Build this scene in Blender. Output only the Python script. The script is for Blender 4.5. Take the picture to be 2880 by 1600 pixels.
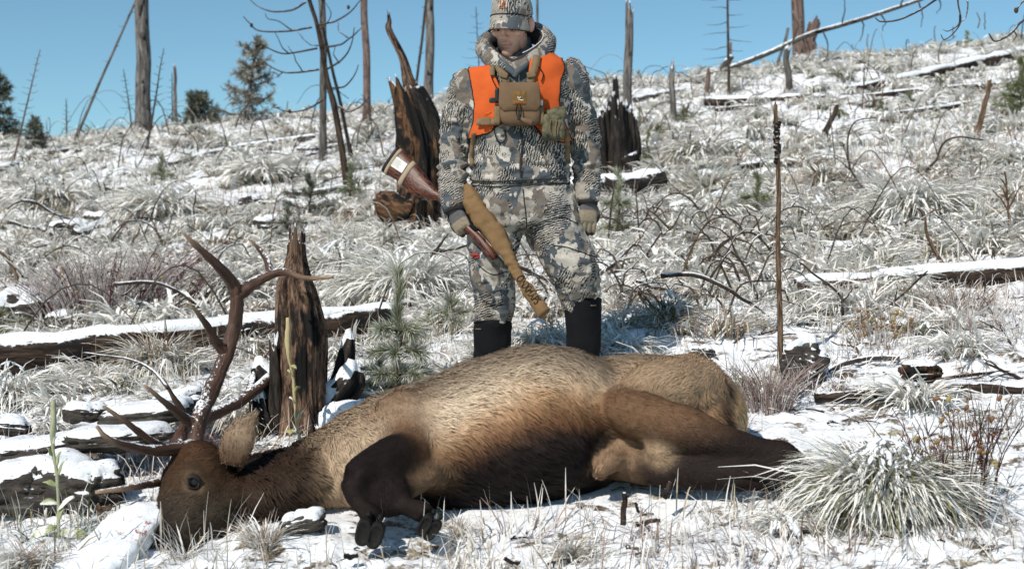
import bpy, math, random
import numpy as np
from mathutils import Vector, Matrix, Euler
from mathutils.bvhtree import BVHTree
from mathutils.kdtree import KDTree

for o in list(bpy.data.objects):
    bpy.data.objects.remove(o)
SC = bpy.context.scene
COL = SC.collection
random.seed(7)
RNG = np.random.default_rng(11)

# ------------------------------------------------------------------ camera
cam_d = bpy.data.cameras.new('camera')
cam_d.sensor_width = 36.0
cam_d.lens = 50.0
cam_d.clip_start = 0.1
cam_d.clip_end = 2000.0
cam_d.dof.use_dof = True
cam_d.dof.focus_distance = 6.1
cam_d.dof.aperture_fstop = 4.0
cam = bpy.data.objects.new('camera', cam_d)
cam.location = (0, 0, 0)
cam.rotation_euler = (math.radians(90), 0, 0)
COL.objects.link(cam)
SC.camera = cam

# ------------------------------------------------------------------ light
SUN_DIR = Vector((-0.40, -0.62, 0.68)).normalized()
world = bpy.data.worlds.new('World')
SC.world = world
world.use_nodes = True
wnt = world.node_tree
wnt.nodes.clear()
sky = wnt.nodes.new('ShaderNodeTexSky')
sky.sky_type = 'NISHITA'
sky.sun_disc = False
sky.sun_elevation = math.asin(SUN_DIR.z)
sky.sun_rotation = math.atan2(SUN_DIR.x, SUN_DIR.y)
sky.altitude = 1800
sky.air_density = 1.0
sky.dust_density = 0.0
sky.ozone_density = 1.0
wbg = wnt.nodes.new('ShaderNodeBackground')
wbg.inputs['Strength'].default_value = 0.105
wout = wnt.nodes.new('ShaderNodeOutputWorld')
wtint = wnt.nodes.new('ShaderNodeMix'); wtint.data_type = 'RGBA'; wtint.blend_type = 'MULTIPLY'
wtint.inputs[0].default_value = 1.0
wtint.inputs[7].default_value = (0.76, 1.0, 0.97, 1.0)      # clear high mountain air: one even tint over the whole sky
wnt.links.new(sky.outputs[0], wtint.inputs[6])
wnt.links.new(wtint.outputs[2], wbg.inputs[0])
wnt.links.new(wbg.outputs[0], wout.inputs[0])

sun_d = bpy.data.lights.new('sun', 'SUN')
sun_d.energy = 4.2
sun_d.angle = math.radians(0.5)
sun_d.color = (1.0, 0.94, 0.85)
sun = bpy.data.objects.new('sun', sun_d)
sun.rotation_euler = SUN_DIR.to_track_quat('Z', 'Y').to_euler()
sun.location = (-6, -6, 9)
COL.objects.link(sun)

SC.view_settings.view_transform = 'Standard'
SC.view_settings.look = 'None'
SC.view_settings.gamma = 1.0
SC.view_settings.use_curve_mapping = False
SC.view_settings.exposure = 0.10
SC.render.engine = 'CYCLES'
SC.cycles.max_bounces = 5
SC.cycles.diffuse_bounces = 4
SC.cycles.transparent_max_bounces = 4

# ------------------------------------------------------------------ helpers
FP, CU, CV = 4000.0, 1440.0, 800.0      # focal length and centre of the photograph in its pixels

def P(u, v, y):
    return np.array([(u - CU) * y / FP, y, (CV - v) * y / FP])

def A(*a):
    return np.array(a, float)

def lin(r, g, b):
    c = np.array([r, g, b], float) / 255.0
    return np.where(c <= 0.04045, c / 12.92, ((c + 0.055) / 1.055) ** 2.4)

def _hash(ix, iy, iz, seed):
    h = (ix * 374761393 + iy * 668265263 + iz * 2147483647 + seed * 1274126177) & 0xFFFFFFFF
    h = ((h ^ (h >> 13)) * 1274126177) & 0xFFFFFFFF
    h = ((h ^ (h >> 16)) * 2246822519) & 0xFFFFFFFF
    return ((h ^ (h >> 15)) & 0xFFFFFF) / float(0xFFFFFF)

def vnoise(p, seed=0):
    p = np.asarray(p, float)
    i = np.floor(p).astype(np.int64)
    f = p - i
    f = f * f * f * (f * (f * 6 - 15) + 10)
    r = 0
    for dx in (0, 1):
        wx = f[..., 0] if dx else 1 - f[..., 0]
        for dy in (0, 1):
            wy = f[..., 1] if dy else 1 - f[..., 1]
            for dz in (0, 1):
                wz = f[..., 2] if dz else 1 - f[..., 2]
                r = r + wx * wy * wz * _hash(i[..., 0] + dx, i[..., 1] + dy, i[..., 2] + dz, seed)
    return r * 2 - 1

def fbm(p, octv=4, seed=0, gain=0.5, lac=2.03):
    p = np.asarray(p, float)
    a, s, t = 1.0, 0, 0
    for k in range(octv):
        s = s + a * vnoise(p, seed + k * 17)
        t += a
        a *= gain
        p = p * lac + 13.7
    return s / t

def smooth01(t):
    t = np.clip(t, 0, 1)
    return t * t * (3 - 2 * t)

# ---- mesh building
class MB:
    """collects vertices, faces and per-vertex attributes into one mesh"""
    def __init__(s):
        s.v = []; s.q = []; s.t = []; s.n = 0; s.col = []; s.tc = []
    def add(s, v, q=None, t=None, col=None, tc=None):
        v = np.asarray(v, float).reshape(-1, 3)
        s.v.append(v)
        if q is not None and len(q): s.q.append(np.asarray(q, np.int64).reshape(-1, 4) + s.n)
        if t is not None and len(t): s.t.append(np.asarray(t, np.int64).reshape(-1, 3) + s.n)
        if col is None: col = np.ones((len(v), 3)) * 0.5
        s.col.append(np.broadcast_to(np.asarray(col, float), (len(v), 3)))
        s.tc.append(v if tc is None else np.asarray(tc, float).reshape(-1, 3))
        s.n += len(v)
        return s
    def arrays(s):
        V = np.concatenate(s.v)
        Q = np.concatenate(s.q) if s.q else np.zeros((0, 4), np.int64)
        T = np.concatenate(s.t) if s.t else np.zeros((0, 3), np.int64)
        return V, Q, T, np.concatenate(s.col), np.concatenate(s.tc)

def np_mesh(name, V, Q=None, T=None, col=None, tc=None, smooth=True):
    me = bpy.data.meshes.new(name)
    Q = np.zeros((0, 4), np.int64) if Q is None else np.asarray(Q, np.int64).reshape(-1, 4)
    T = np.zeros((0, 3), np.int64) if T is None else np.asarray(T, np.int64).reshape(-1, 3)
    me.vertices.add(len(V))
    me.vertices.foreach_set('co', np.ascontiguousarray(V, np.float32).ravel())
    li = np.concatenate([Q.ravel(), T.ravel()]).astype(np.int32)
    me.loops.add(len(li))
    me.loops.foreach_set('vertex_index', li)
    npoly = len(Q) + len(T)
    me.polygons.add(npoly)
    st = np.concatenate([np.arange(len(Q)) * 4, len(Q) * 4 + np.arange(len(T)) * 3]).astype(np.int32)
    me.polygons.foreach_set('loop_start', st)
    try:
        tot = np.concatenate([np.full(len(Q), 4), np.full(len(T), 3)]).astype(np.int32)
        me.polygons.foreach_set('loop_total', tot)
    except Exception:
        pass
    me.polygons.foreach_set('use_smooth', np.full(npoly, bool(smooth)))
    if col is not None:
        a = me.attributes.new('Col', 'FLOAT_COLOR', 'POINT')
        c4 = np.ones((len(V), 4), np.float32); c4[:, :3] = col
        a.data.foreach_set('color', c4.ravel())
    if tc is not None:
        a = me.attributes.new('tc', 'FLOAT_VECTOR', 'POINT')
        a.data.foreach_set('vector', np.ascontiguousarray(tc, np.float32).ravel())
    me.update(calc_edges=True)
    me.validate()
    return me

def new_obj(name, me, mat=None, parent=None):
    o = bpy.data.objects.new(name, me)
    COL.objects.link(o)
    if mat is not None and me is not None and not me.materials:
        me.materials.append(mat)
    if parent is not None:
        o.parent = parent
    return o

def tag(o, label=None, cat=None, group=None, kind=None):
    if label: o['label'] = label
    if cat: o['category'] = cat
    if group: o['group'] = group
    if kind: o['kind'] = kind
    return o

def thing(name, loc, label, cat, group=None):
    o = bpy.data.objects.new(name, None)
    o.empty_display_size = 0.1
    COL.objects.link(o)
    o.location = [float(c) for c in loc]
    return tag(o, label, cat, group)

def part(name, mb, mat, parent, smooth=True, kind=None, label=None):
    """mesh given in world coordinates, stored relative to its thing"""
    V, Q, T, c, tc = mb.arrays()
    root = parent
    off = np.zeros(3)
    while root is not None:
        off = off + np.array(root.location); root = root.parent
    me = np_mesh(name, V - off, Q, T, c, tc, smooth)
    o = new_obj(name, me, mat, parent)
    if kind: o['kind'] = kind
    if label: o['label'] = label
    return o

def solo(name, mb, mat, base, label, cat, group=None, smooth=True, kind=None):
    V, Q, T, c, tc = mb.arrays()
    base = np.asarray(base, float)
    me = np_mesh(name, V - base, Q, T, c, tc, smooth)
    o = new_obj(name, me, mat)
    o.location = base
    return tag(o, label, cat, group, kind)

def spline(pts, n):
    """Catmull-Rom through pts (k,d), n samples per span"""
    p = np.asarray(pts, float)
    if len(p) == 2:
        t = np.linspace(0, 1, n + 1)[:, None]
        return p[0] * (1 - t) + p[1] * t
    e = np.vstack([2 * p[0] - p[1], p, 2 * p[-1] - p[-2]])
    out = []
    for i in range(len(p) - 1):
        a, b, c, d = e[i], e[i + 1], e[i + 2], e[i + 3]
        t = np.linspace(0, 1, n, endpoint=False)[:, None]
        out.append(0.5 * ((2 * b) + (c - a) * t + (2 * a - 5 * b + 4 * c - d) * t ** 2 + (3 * b - a - 3 * c + d) * t ** 3))
    out.append(p[-1:])
    return np.concatenate(out)

def frames(pts, ref=None):
    p = np.asarray(pts, float)
    t = np.gradient(p, axis=0)
    t /= np.linalg.norm(t, axis=1)[:, None] + 1e-12
    X = np.zeros_like(p); Y = np.zeros_like(p)
    if ref is not None:
        r = np.broadcast_to(np.asarray(ref, float), p.shape)
        X = np.cross(t, r); X /= np.linalg.norm(X, axis=1)[:, None] + 1e-12
        Y = np.cross(X, t)
        return t, X, Y
    a = np.array([0, 0, 1.0]) if abs(t[0, 2]) < 0.9 else np.array([1.0, 0, 0])
    x = np.cross(t[0], a); x /= np.linalg.norm(x)
    for i in range(len(p)):
        x = x - t[i] * np.dot(x, t[i]); x /= np.linalg.norm(x) + 1e-12
        X[i] = x; Y[i] = np.cross(t[i], x)
    return t, X, Y

def tube(pts, ra, rb=None, n=8, ref=None, power=2.0, cap=True, rough=0.0, rscale=8.0, seed=0, twist=0.0):
    """closed loft along pts, returns V,Q,T,tc"""
    p = np.asarray(pts, float); m = len(p)
    ra = np.broadcast_to(np.asarray(ra, float), (m,)).copy()
    rb = ra.copy() if rb is None else np.broadcast_to(np.asarray(rb, float), (m,)).copy()
    t, X, Y = frames(p, ref)
    th = np.linspace(0, 2 * np.pi, n, endpoint=False)
    c, s = np.cos(th), np.sin(th)
    e = 2.0 / power
    cx = np.sign(c) * np.abs(c) ** e; sy = np.sign(s) * np.abs(s) ** e
    L = np.concatenate([[0], np.cumsum(np.linalg.norm(np.diff(p, axis=0), axis=1))])
    rr = np.ones((m, n))
    tcr = np.zeros((m, n, 3))
    rm = max(float(np.max(ra)), 1e-4)
    tcr[..., 0] = c[None] * ra[:, None]; tcr[..., 1] = s[None] * ra[:, None]; tcr[..., 2] = L[:, None]
    if rough > 0:
        q = np.stack([np.broadcast_to(c[None] * rscale * rm, (m, n)) + seed * 3.1, np.broadcast_to(s[None] * rscale * rm, (m, n)), np.broadcast_to((L * rscale * 0.28)[:, None], (m, n))], -1)
        rr = 1 + rough * fbm(q, 3, seed) * 1.6
    V = p[:, None, :] + X[:, None, :] * (ra[:, None] * cx[None] * rr)[..., None] + Y[:, None, :] * (rb[:, None] * sy[None] * rr)[..., None]
    i = np.arange(m - 1)[:, None] * n; j = np.arange(n)[None]; j2 = (j + 1) % n
    Q = np.stack([i + j, i + j2, i + n + j2, i + n + j], -1).reshape(-1, 4)
    V = V.reshape(-1, 3); tc = tcr.reshape(-1, 3); T = np.zeros((0, 3), int)
    if cap:
        V = np.vstack([V, p[0], p[-1]]); tc = np.vstack([tc, [[0, 0, 0]], [[0, 0, L[-1]]]])
        k = np.arange(n); k2 = (k + 1) % n
        T = np.vstack([np.stack([k2, k, np.full(n, m * n)], -1), np.stack([(m - 1) * n + k, (m - 1) * n + k2, np.full(n, m * n + 1)], -1)])
    return V, Q, T, tc

def add_tube(mb, pts, ra, rb=None, col=None, **k):
    V, Q, T, tc = tube(pts, ra, rb, **k)
    mb.add(V, Q, T, col, tc)
    return mb

def ellipsoid(c, r, n=16, m=10, rot=None, power=2.0):
    """rows from pole to pole; c centre, r radii, rot 3x3"""
    ph = np.linspace(0, np.pi, m + 1)
    th = np.linspace(0, 2 * np.pi, n, endpoint=False)
    e = 2.0 / power
    sg = lambda a: np.sign(a) * np.abs(a) ** e
    V = np.stack([sg(np.sin(ph))[1:-1, None] * sg(np.cos(th))[None], sg(np.sin(ph))[1:-1, None] * sg(np.sin(th))[None], np.broadcast_to(sg(np.cos(ph))[1:-1, None], (m - 1, n))], -1).reshape(-1, 3)
    V = np.vstack([V, [0, 0, 1], [0, 0, -1]]) * np.asarray(r, float)
    if rot is not None: V = V @ np.asarray(rot, float).T
    V = V + np.asarray(c, float)
    i = np.arange(m - 2)[:, None] * n; j = np.arange(n)[None]; j2 = (j + 1) % n
    Q = np.stack([i + j, i + n + j, i + n + j2, i + j2], -1).reshape(-1, 4)
    k = np.arange(n); k2 = (k + 1) % n
    T = np.vstack([np.stack([k, k2, np.full(n, (m - 1) * n)], -1), np.stack([(m - 2) * n + k2, (m - 2) * n + k, np.full(n, (m - 1) * n + 1)], -1)])
    return V, Q, T

def rotm(rx=0, ry=0, rz=0):
    return np.array(Euler((math.radians(rx), math.radians(ry), math.radians(rz))).to_matrix())

def remesh(V, Q, T, voxel, it=4, fac=0.5):
    me = np_mesh('tmp', V, Q, T, smooth=False)
    o = bpy.data.objects.new('tmp', me); COL.objects.link(o)
    m = o.modifiers.new('r', 'REMESH'); m.mode = 'VOXEL'; m.voxel_size = voxel; m.adaptivity = 0
    if it:
        s = o.modifiers.new('s', 'SMOOTH'); s.iterations = it; s.factor = fac
    dg = bpy.context.evaluated_depsgraph_get()
    dg.update()
    e = bpy.data.meshes.new_from_object(o.evaluated_get(dg))
    nv = len(e.vertices); W = np.zeros(nv * 3, np.float32); e.vertices.foreach_get('co', W)
    nl = len(e.loops); L = np.zeros(nl, np.int32); e.loops.foreach_get('vertex_index', L)
    ls = np.zeros(len(e.polygons), np.int32); e.polygons.foreach_get('loop_start', ls)
    lt = np.diff(np.append(ls, nl))
    q = L[ls[lt == 4][:, None] + np.arange(4)] if (lt == 4).any() else np.zeros((0, 4), int)
    t = L[ls[lt == 3][:, None] + np.arange(3)] if (lt == 3).any() else np.zeros((0, 3), int)
    bpy.data.objects.remove(o); bpy.data.meshes.remove(me); bpy.data.meshes.remove(e)
    return W.reshape(-1, 3).astype(float), q.astype(np.int64), t.astype(np.int64)

def vnormals(V, Q, T=None):
    N = np.zeros_like(V)
    if len(Q):
        n = np.cross(V[Q[:, 2]] - V[Q[:, 0]], V[Q[:, 3]] - V[Q[:, 1]])
        for k in range(4): np.add.at(N, Q[:, k], n)
    if T is not None and len(T):
        n = np.cross(V[T[:, 1]] - V[T[:, 0]], V[T[:, 2]] - V[T[:, 0]])
        for k in range(3): np.add.at(N, T[:, k], n)
    return N / (np.linalg.norm(N, axis=1)[:, None] + 1e-12)

def relax(val, Q, n, it):
    """average a per-vertex value over the mesh edges"""
    e = np.vstack([Q[:, [0, 1]], Q[:, [1, 2]], Q[:, [2, 3]], Q[:, [3, 0]]])
    for _ in range(it):
        s = val.copy(); c = np.ones(n)
        np.add.at(s, e[:, 0], val[e[:, 1]]); np.add.at(c, e[:, 0], 1)
        np.add.at(s, e[:, 1], val[e[:, 0]]); np.add.at(c, e[:, 1], 1)
        val = s / (c[:, None] if val.ndim > 1 else c)
    return val

def bvh(V, Q, T=None):
    f = [tuple(int(i) for i in q) for q in Q] + ([tuple(int(i) for i in t) for t in T] if T is not None else [])
    return BVHTree.FromPolygons([tuple(v) for v in V], f)

# ------------------------------------------------------------------ the hillside
_yk = [-60, -30, 0, 2, 3, 4.5, 5, 5.7, 6.5, 8, 10.5, 14, 18, 22, 24, 25.5, 28, 40, 60, 120, 400, 900]
_zk = [-11, -6.6, -1.65, -1.33, -1.15, -0.905, -0.80, -0.64, -0.49, -0.25, 0.12, 0.80, 1.78, 2.85, 3.22, 3.30, 3.0, -0.5, -6, -20, -60, -110]
_ys = np.arange(-60, 900, 0.1)
_zs = np.interp(_ys, _yk, _zk)
_kn = np.exp(-0.5 * (np.arange(-20, 21) / 7.0) ** 2); _kn /= _kn.sum()
_zs = np.convolve(np.pad(_zs, 20, mode='edge'), _kn, mode='valid')

def base_z(x, y):
    x = np.asarray(x, float); y = np.asarray(y, float)
    xs = 30 * np.tanh(x / 30)
    return np.interp(y, _ys, _zs) + xs * (0.045 + 0.058 * smooth01((y - 4) / 6))

def ground_z(x, y):
    x = np.asarray(x, float); y = np.asarray(y, float)
    z = base_z(x, y)
    p = np.stack([x, y, np.zeros_like(x)], -1)
    flat = smooth01(((x - 0.0) / 1.5) ** 2 + ((y - 5.4) / 0.55) ** 2 - 0.25)
    feet = smooth01((np.abs(x - 0.06) / 0.45) ** 2 + ((y - 6.6) / 0.3) ** 2 - 0.2)
    k = np.minimum(flat, feet)
    far = smooth01((y - 7) / 8)
    z = z + k * (0.05 + 0.05 * far) * fbm(p * 0.8, 2, 3)
    b = fbm(p * 3.1, 3, 5)
    z = z + (0.25 + 0.75 * k) * (0.032 + 0.04 * far) * b
    s = np.abs(fbm(p * np.array([11, 9, 1]), 3, 9))
    z = z + (0.35 + 0.65 * k) * 0.038 * (0.35 - s)
    hd = 1 - smooth01(((x + 1.15) / 0.45) ** 2 + ((y - 5.0) / 0.40) ** 2)
    return z - 0.02 * (1 - flat) - 0.06 * hd

def G(u, v):
    """point of the hillside seen at photograph pixel u, v"""
    y = np.geomspace(4.0, 25.0, 3000)
    x = (u - CU) * y / FP
    vg = CV - FP * base_z(x, y) / y
    k = np.argmax(vg <= v) if (vg <= v).any() else len(y) - 1
    yy = y[k]; xx = x[k]
    return np.array([xx, yy, float(ground_z(xx, yy))])

def gz(x, y):
    return float(ground_z(np.array(x), np.array(y)))
# ------------------------------------------------------------------ materials
class NT:
    def __init__(s, name):
        s.m = bpy.data.materials.new(name); s.m.use_nodes = True
        s.t = s.m.node_tree; s.n = s.t.nodes; s.l = s.t.links
        s.b = s.n['Principled BSDF']
    def new(s, typ, **kw):
        nd = s.n.new(typ)
        for k, v in kw.items(): setattr(nd, k, v)
        return nd
    def put(s, sock, val):
        if isinstance(val, bpy.types.NodeSocket): s.l.new(val, sock)
        elif isinstance(val, (tuple, list, np.ndarray)):
            v = [float(a) for a in val]
            sock.default_value = (v + [1.0]) if (len(v) == 3 and len(sock.default_value) == 4) else v
        else: sock.default_value = val
    def obj(s): return s.new('ShaderNodeTexCoord').outputs['Object']
    def attr(s, name, out='Color'):
        a = s.new('ShaderNodeAttribute'); a.attribute_name = name; return a.outputs[out]
    def map(s, vec, scale=(1, 1, 1), loc=(0, 0, 0), rot=(0, 0, 0)):
        m = s.new('ShaderNodeMapping'); s.put(m.inputs['Vector'], vec)
        m.inputs['Scale'].default_value = scale; m.inputs['Location'].default_value = loc; m.inputs['Rotation'].default_value = rot
        return m.outputs[0]
    def noise(s, vec, scale, detail=4, rough=0.55, dist=0.0, out='Fac'):
        n = s.new('ShaderNodeTexNoise'); s.put(n.inputs['Vector'], vec)
        n.inputs['Scale'].default_value = scale; n.inputs['Detail'].default_value = detail
        n.inputs['Roughness'].default_value = rough; n.inputs['Distortion'].default_value = dist
        return n.outputs[0] if out == 'Fac' else n.outputs[1]
    def voro(s, vec, scale, feature='F1', out='Distance', rnd=1.0):
        n = s.new('ShaderNodeTexVoronoi', feature=feature); s.put(n.inputs['Vector'], vec)
        n.inputs['Scale'].default_value = scale; n.inputs['Randomness'].default_value = rnd
        return n.outputs[out]
    def wave(s, vec, scale, dist=2.0, detail=2.0, dscale=1.0, direction='X', typ='BANDS'):
        n = s.new('ShaderNodeTexWave', wave_type=typ)
        if typ == 'BANDS': n.bands_direction = direction
        s.put(n.inputs['Vector'], vec); n.inputs['Scale'].default_value = scale
        n.inputs['Distortion'].default_value = dist; n.inputs['Detail'].default_value = detail; n.inputs['Detail Scale'].default_value = dscale
        return n.outputs['Fac']
    def ramp(s, fac, stops, interp='LINEAR'):
        r = s.new('ShaderNodeValToRGB'); s.put(r.inputs[0], fac)
        r.color_ramp.interpolation = interp
        e = r.color_ramp.elements
        while len(e) > 1: e.remove(e[-1])
        for i, (p, c) in enumerate(stops):
            el = e[0] if i == 0 else e.new(p)
            el.position = p
            c = [float(a) for a in np.atleast_1d(c)]
            el.color = (c * 3 + [1]) if len(c) == 1 else c[:3] + [1]
        return r.outputs[0]
    def mix(s, fac, a, b, mode='MIX'):
        m = s.new('ShaderNodeMix', data_type='RGBA', blend_type=mode)
        s.put(m.inputs[0], fac); s.put(m.inputs[6], a); s.put(m.inputs[7], b)
        return m.outputs[2]
    def math(s, op, a, b=0.0, c=None, clamp=False):
        m = s.new('ShaderNodeMath', operation=op); m.use_clamp = clamp
        s.put(m.inputs[0], a); s.put(m.inputs[1], b)
        if c is not None: s.put(m.inputs[2], c)
        return m.outputs[0]
    def step(s, x, lo, hi):
        m = s.new('ShaderNodeMapRange', interpolation_type='SMOOTHSTEP'); s.put(m.inputs[0], x)
        m.inputs[1].default_value = lo; m.inputs[2].default_value = hi
        return m.outputs[0]
    def nz(s):
        g = s.new('ShaderNodeNewGeometry'); x = s.new('ShaderNodeSeparateXYZ'); s.l.new(g.outputs['Normal'], x.inputs[0])
        return x.outputs[2]
    def bump(s, h, strength=0.4, dist=0.01):
        b = s.new('ShaderNodeBump'); s.put(b.inputs['Height'], h)
        b.inputs['Strength'].default_value = strength; b.inputs['Distance'].default_value = dist
        s.l.new(b.outputs[0], s.b.inputs['Normal'])
    def out(s, col, rough=0.8, spec=0.2, **kw):
        s.put(s.b.inputs['Base Color'], col); s.put(s.b.inputs['Roughness'], rough)
        s.b.inputs['Specular IOR Level'].default_value = spec
        for k, v in kw.items(): s.put(s.b.inputs[k.replace('_', ' ')], v)
        return s.m

SNOW = (0.82, 0.84, 0.87)
M = {}

def m_ground():
    k = NT('snowy_ground'); o = k.obj()
    big = k.noise(o, 1.3, 3); mid = k.noise(k.map(o, (1, 1.4, 1)), 8.0, 6, 0.62); fine = k.noise(o, 45.0, 5, 0.7)
    cov = k.math('ADD', k.math('MULTIPLY', mid, 0.75), k.math('MULTIPLY', fine, 0.35))
    cov = k.math('ADD', cov, k.math('MULTIPLY', big, 0.16))
    f = k.step(cov, 0.53, 0.61)
    soil = k.ramp(k.noise(o, 70, 4), [(0.3, (0.018, 0.013, 0.010)), (0.5, (0.075, 0.052, 0.037)), (0.66, (0.20, 0.15, 0.10))])
    straw = k.ramp(k.noise(k.map(o, (1, 0.3, 1)), 120, 3), [(0.35, (0.16, 0.125, 0.085)), (0.65, (0.42, 0.36, 0.27))])
    litter = k.mix(k.step(k.noise(o, 5, 3), 0.42, 0.6), soil, straw)
    sn = k.mix(k.step(k.noise(o, 26, 5), 0.5, 0.75), SNOW, (0.70, 0.70, 0.70))
    sn = k.mix(k.math('MULTIPLY', k.step(k.noise(k.map(o, (1, 0.45, 1)), 34, 5, 0.7), 0.55, 0.68), 0.55), sn, (0.42, 0.37, 0.29))
    c = k.mix(f, litter, sn)
    k.bump(k.math('ADD', k.math('MULTIPLY', fine, 0.6), mid), 0.6, 0.012)
    return k.out(c, 0.75, 0.25)

def m_attr(name, rough=0.8, spec=0.15, var=0.25, scale=60, trans=0.0):
    k = NT(name); a = k.attr('Col'); n = k.noise(k.obj(), scale, 3)
    c = k.mix(1.0, a, k.ramp(n, [(0.25, 1 - var), (0.75, 1.0)]), 'MULTIPLY')
    return k.out(c, rough, spec)

def m_wood(name, dark, light, snow=0.35, char=0.0, scale=1.0, bump=0.7, width=0.35):
    """bark or bare wood: streaks along the piece, snow lying where it faces up"""
    k = NT(name); t = k.attr('tc', 'Vector')
    st = k.map(t, (26 * scale, 26 * scale, 3.4 * scale))
    a = k.noise(st, 1.6, 6, 0.65, 0.6); b = k.noise(st, 6.0, 5, 0.6)
    col = k.mix(k.step(a, 0.38, 0.64), dark, light)
    col = k.mix(k.math('MULTIPLY', k.step(b, 0.5, 0.62), 0.55), col, [c * 0.35 for c in dark])
    if char > 0:
        ch = k.step(k.noise(k.map(t, (3, 3, 1.2)), 3.0, 4), 0.62 - char * 0.4, 0.70 - char * 0.4)
        col = k.mix(ch, col, (0.012, 0.011, 0.011))
    h = k.math('ADD', a, k.math('MULTIPLY', b, 0.5))
    if snow > 0:
        o = k.obj(); n1 = k.noise(o, 22, 5, 0.7); n2 = k.noise(o, 5, 2)
        f = k.math('ADD', k.nz(), k.math('MULTIPLY', k.math('SUBTRACT', n1, 0.5), 1.3))
        f = k.math('ADD', f, k.math('MULTIPLY', k.math('SUBTRACT', n2, 0.5), 0.9))
        f = k.step(f, 1.0 - snow - 0.10, 1.0 - snow + 0.10)
        col = k.mix(f, col, SNOW)
        h = k.mix(f, h, k.math('ADD', k.math('MULTIPLY', n1, 0.4), 0.9))
    k.bump(h, bump, 0.008)
    return k.out(col, 0.85, 0.15)

def m_snow(name='snow', dirt=0.0):
    k = NT(name); o = k.obj(); n = k.noise(o, 40, 6, 0.65); g = k.noise(o, 9, 3)
    c = k.mix(k.step(n, 0.55, 0.8), SNOW, (0.74, 0.75, 0.77))
    if dirt > 0:
        c = k.mix(k.step(k.noise(o, 75, 3, 0.7), 0.70 - dirt * 0.2, 0.74 - dirt * 0.2), c, (0.10, 0.075, 0.055))
    k.bump(k.math('ADD', n, k.math('MULTIPLY', g, 1.5)), 0.55, 0.012)
    return k.out(c, 0.65, 0.3)

def m_rock(name, snow=0.3):
    k = NT(name); o = k.obj()
    lay = k.map(o, (5, 5, 26), rot=(0.2, 0.12, 0))
    a = k.noise(lay, 1.5, 7, 0.65, 0.5); b = k.noise(o, 55, 4)
    col = k.ramp(a, [(0.3, (0.018, 0.015, 0.013)), (0.52, (0.060, 0.050, 0.043)), (0.68, (0.13, 0.115, 0.10)), (0.8, (0.20, 0.185, 0.16))])
    n1 = k.noise(o, 16, 5, 0.7)
    f = k.math('ADD', k.nz(), k.math('MULTIPLY', k.math('SUBTRACT', n1, 0.5), 1.5))
    f = k.step(f, 1.0 - snow - 0.08, 1.0 - snow + 0.08)
    col = k.mix(f, col, SNOW)
    k.bump(k.mix(f, k.math('ADD', a, k.math('MULTIPLY', b, 0.25)), k.math('ADD', 0.8, k.math('MULTIPLY', n1, 0.3))), 0.9, 0.02)
    return k.out(col, 0.85, 0.25)

def m_camo(name, rot=0.0, seed=0.0, pale=0.0):
    """irregular bark and rock print in stone, slate, brown grey and near black"""
    k = NT(name); o = k.map(k.obj(), (1, 1, 1), (seed, seed * 1.7, seed * 0.6), (0, rot, 0.3))
    wob = k.noise(o, 42, 3, 0.6, out='Color')
    ow = k.mix(0.016, o, wob, 'ADD')
    stone = (0.30, 0.27, 0.235); pale_c = (0.47, 0.43, 0.38); slate = (0.080, 0.092, 0.102); taupe = (0.155, 0.13, 0.11); ink = (0.020, 0.020, 0.021)
    p1 = k.noise(k.map(ow, (1, 1, 0.6)), 11.5, 2, 0.5)
    p2 = k.noise(k.map(ow, (1, 1, 0.7), (3.1, 1.2, 7)), 14.5, 2, 0.5)
    p3 = k.noise(k.map(ow, (1, 1, 0.8), (9.1, 4.2, 2)), 18, 2, 0.5)
    base = k.mix(k.step(p1, 0.50, 0.51), stone, slate)
    base = k.mix(k.step(p2, 0.57, 0.58), base, taupe)
    base = k.mix(k.step(p3, 0.60 - pale * 0.05, 0.61 - pale * 0.05), base, pale_c)
    # bark like hatching, in two directions, inside patches
    h1 = k.wave(k.map(ow, (1, 1, 1), rot=(0, 0.55, 0)), 31, 4.5, 2, 2.6, 'Z')
    h2 = k.wave(k.map(ow, (1, 1, 1), rot=(0, -0.35, 0)), 28, 5.5, 2, 2.6, 'X')
    msk = k.step(k.noise(k.map(ow, (1, 1, 0.8), (5, 8, 1)), 10, 2, 0.5), 0.485 + pale * 0.05, 0.505 + pale * 0.05)
    sel = k.step(k.noise(o, 5, 1), 0.48, 0.52)
    hh = k.mix(sel, h1, h2)
    dark = k.math('MULTIPLY', k.step(hh, 0.50, 0.60), msk)
    c = k.mix(k.math('MULTIPLY', dark, 0.88), base, ink)
    lite = k.math('MULTIPLY', k.step(hh, 0.20, 0.10), msk)
    c = k.mix(k.math('MULTIPLY', lite, 0.85), c, pale_c)
    # thin dark outlines round the patches
    edge = k.math('ABSOLUTE', k.math('SUBTRACT', k.noise(ow, 20, 3, 0.6), 0.5))
    c = k.mix(k.math('MULTIPLY', k.step(edge, 0.010, 0.004), 0.5), c, ink)
    wv = k.noise(o, 500, 2)
    k.bump(k.math('ADD', k.noise(k.map(o, (1, 1, 2)), 16, 4), k.math('MULTIPLY', wv, 0.05)), 0.35, 0.012)
    return k.out(c, 0.9, 0.1)

def m_cloth(name, col, var=0.25, scale=20, rough=0.9, bump=0.3, weave=420, spec=0.1, sheen=0.0):
    k = NT(name); o = k.obj(); n = k.noise(o, scale, 4)
    c = k.mix(1.0, col, k.ramp(n, [(0.3, 1 - var), (0.7, 1.0)]), 'MULTIPLY')
    k.bump(k.math('ADD', n, k.math('MULTIPLY', k.noise(o, weave, 2), 0.25)), bump, 0.008)
    return k.out(c, rough, spec)

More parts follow.
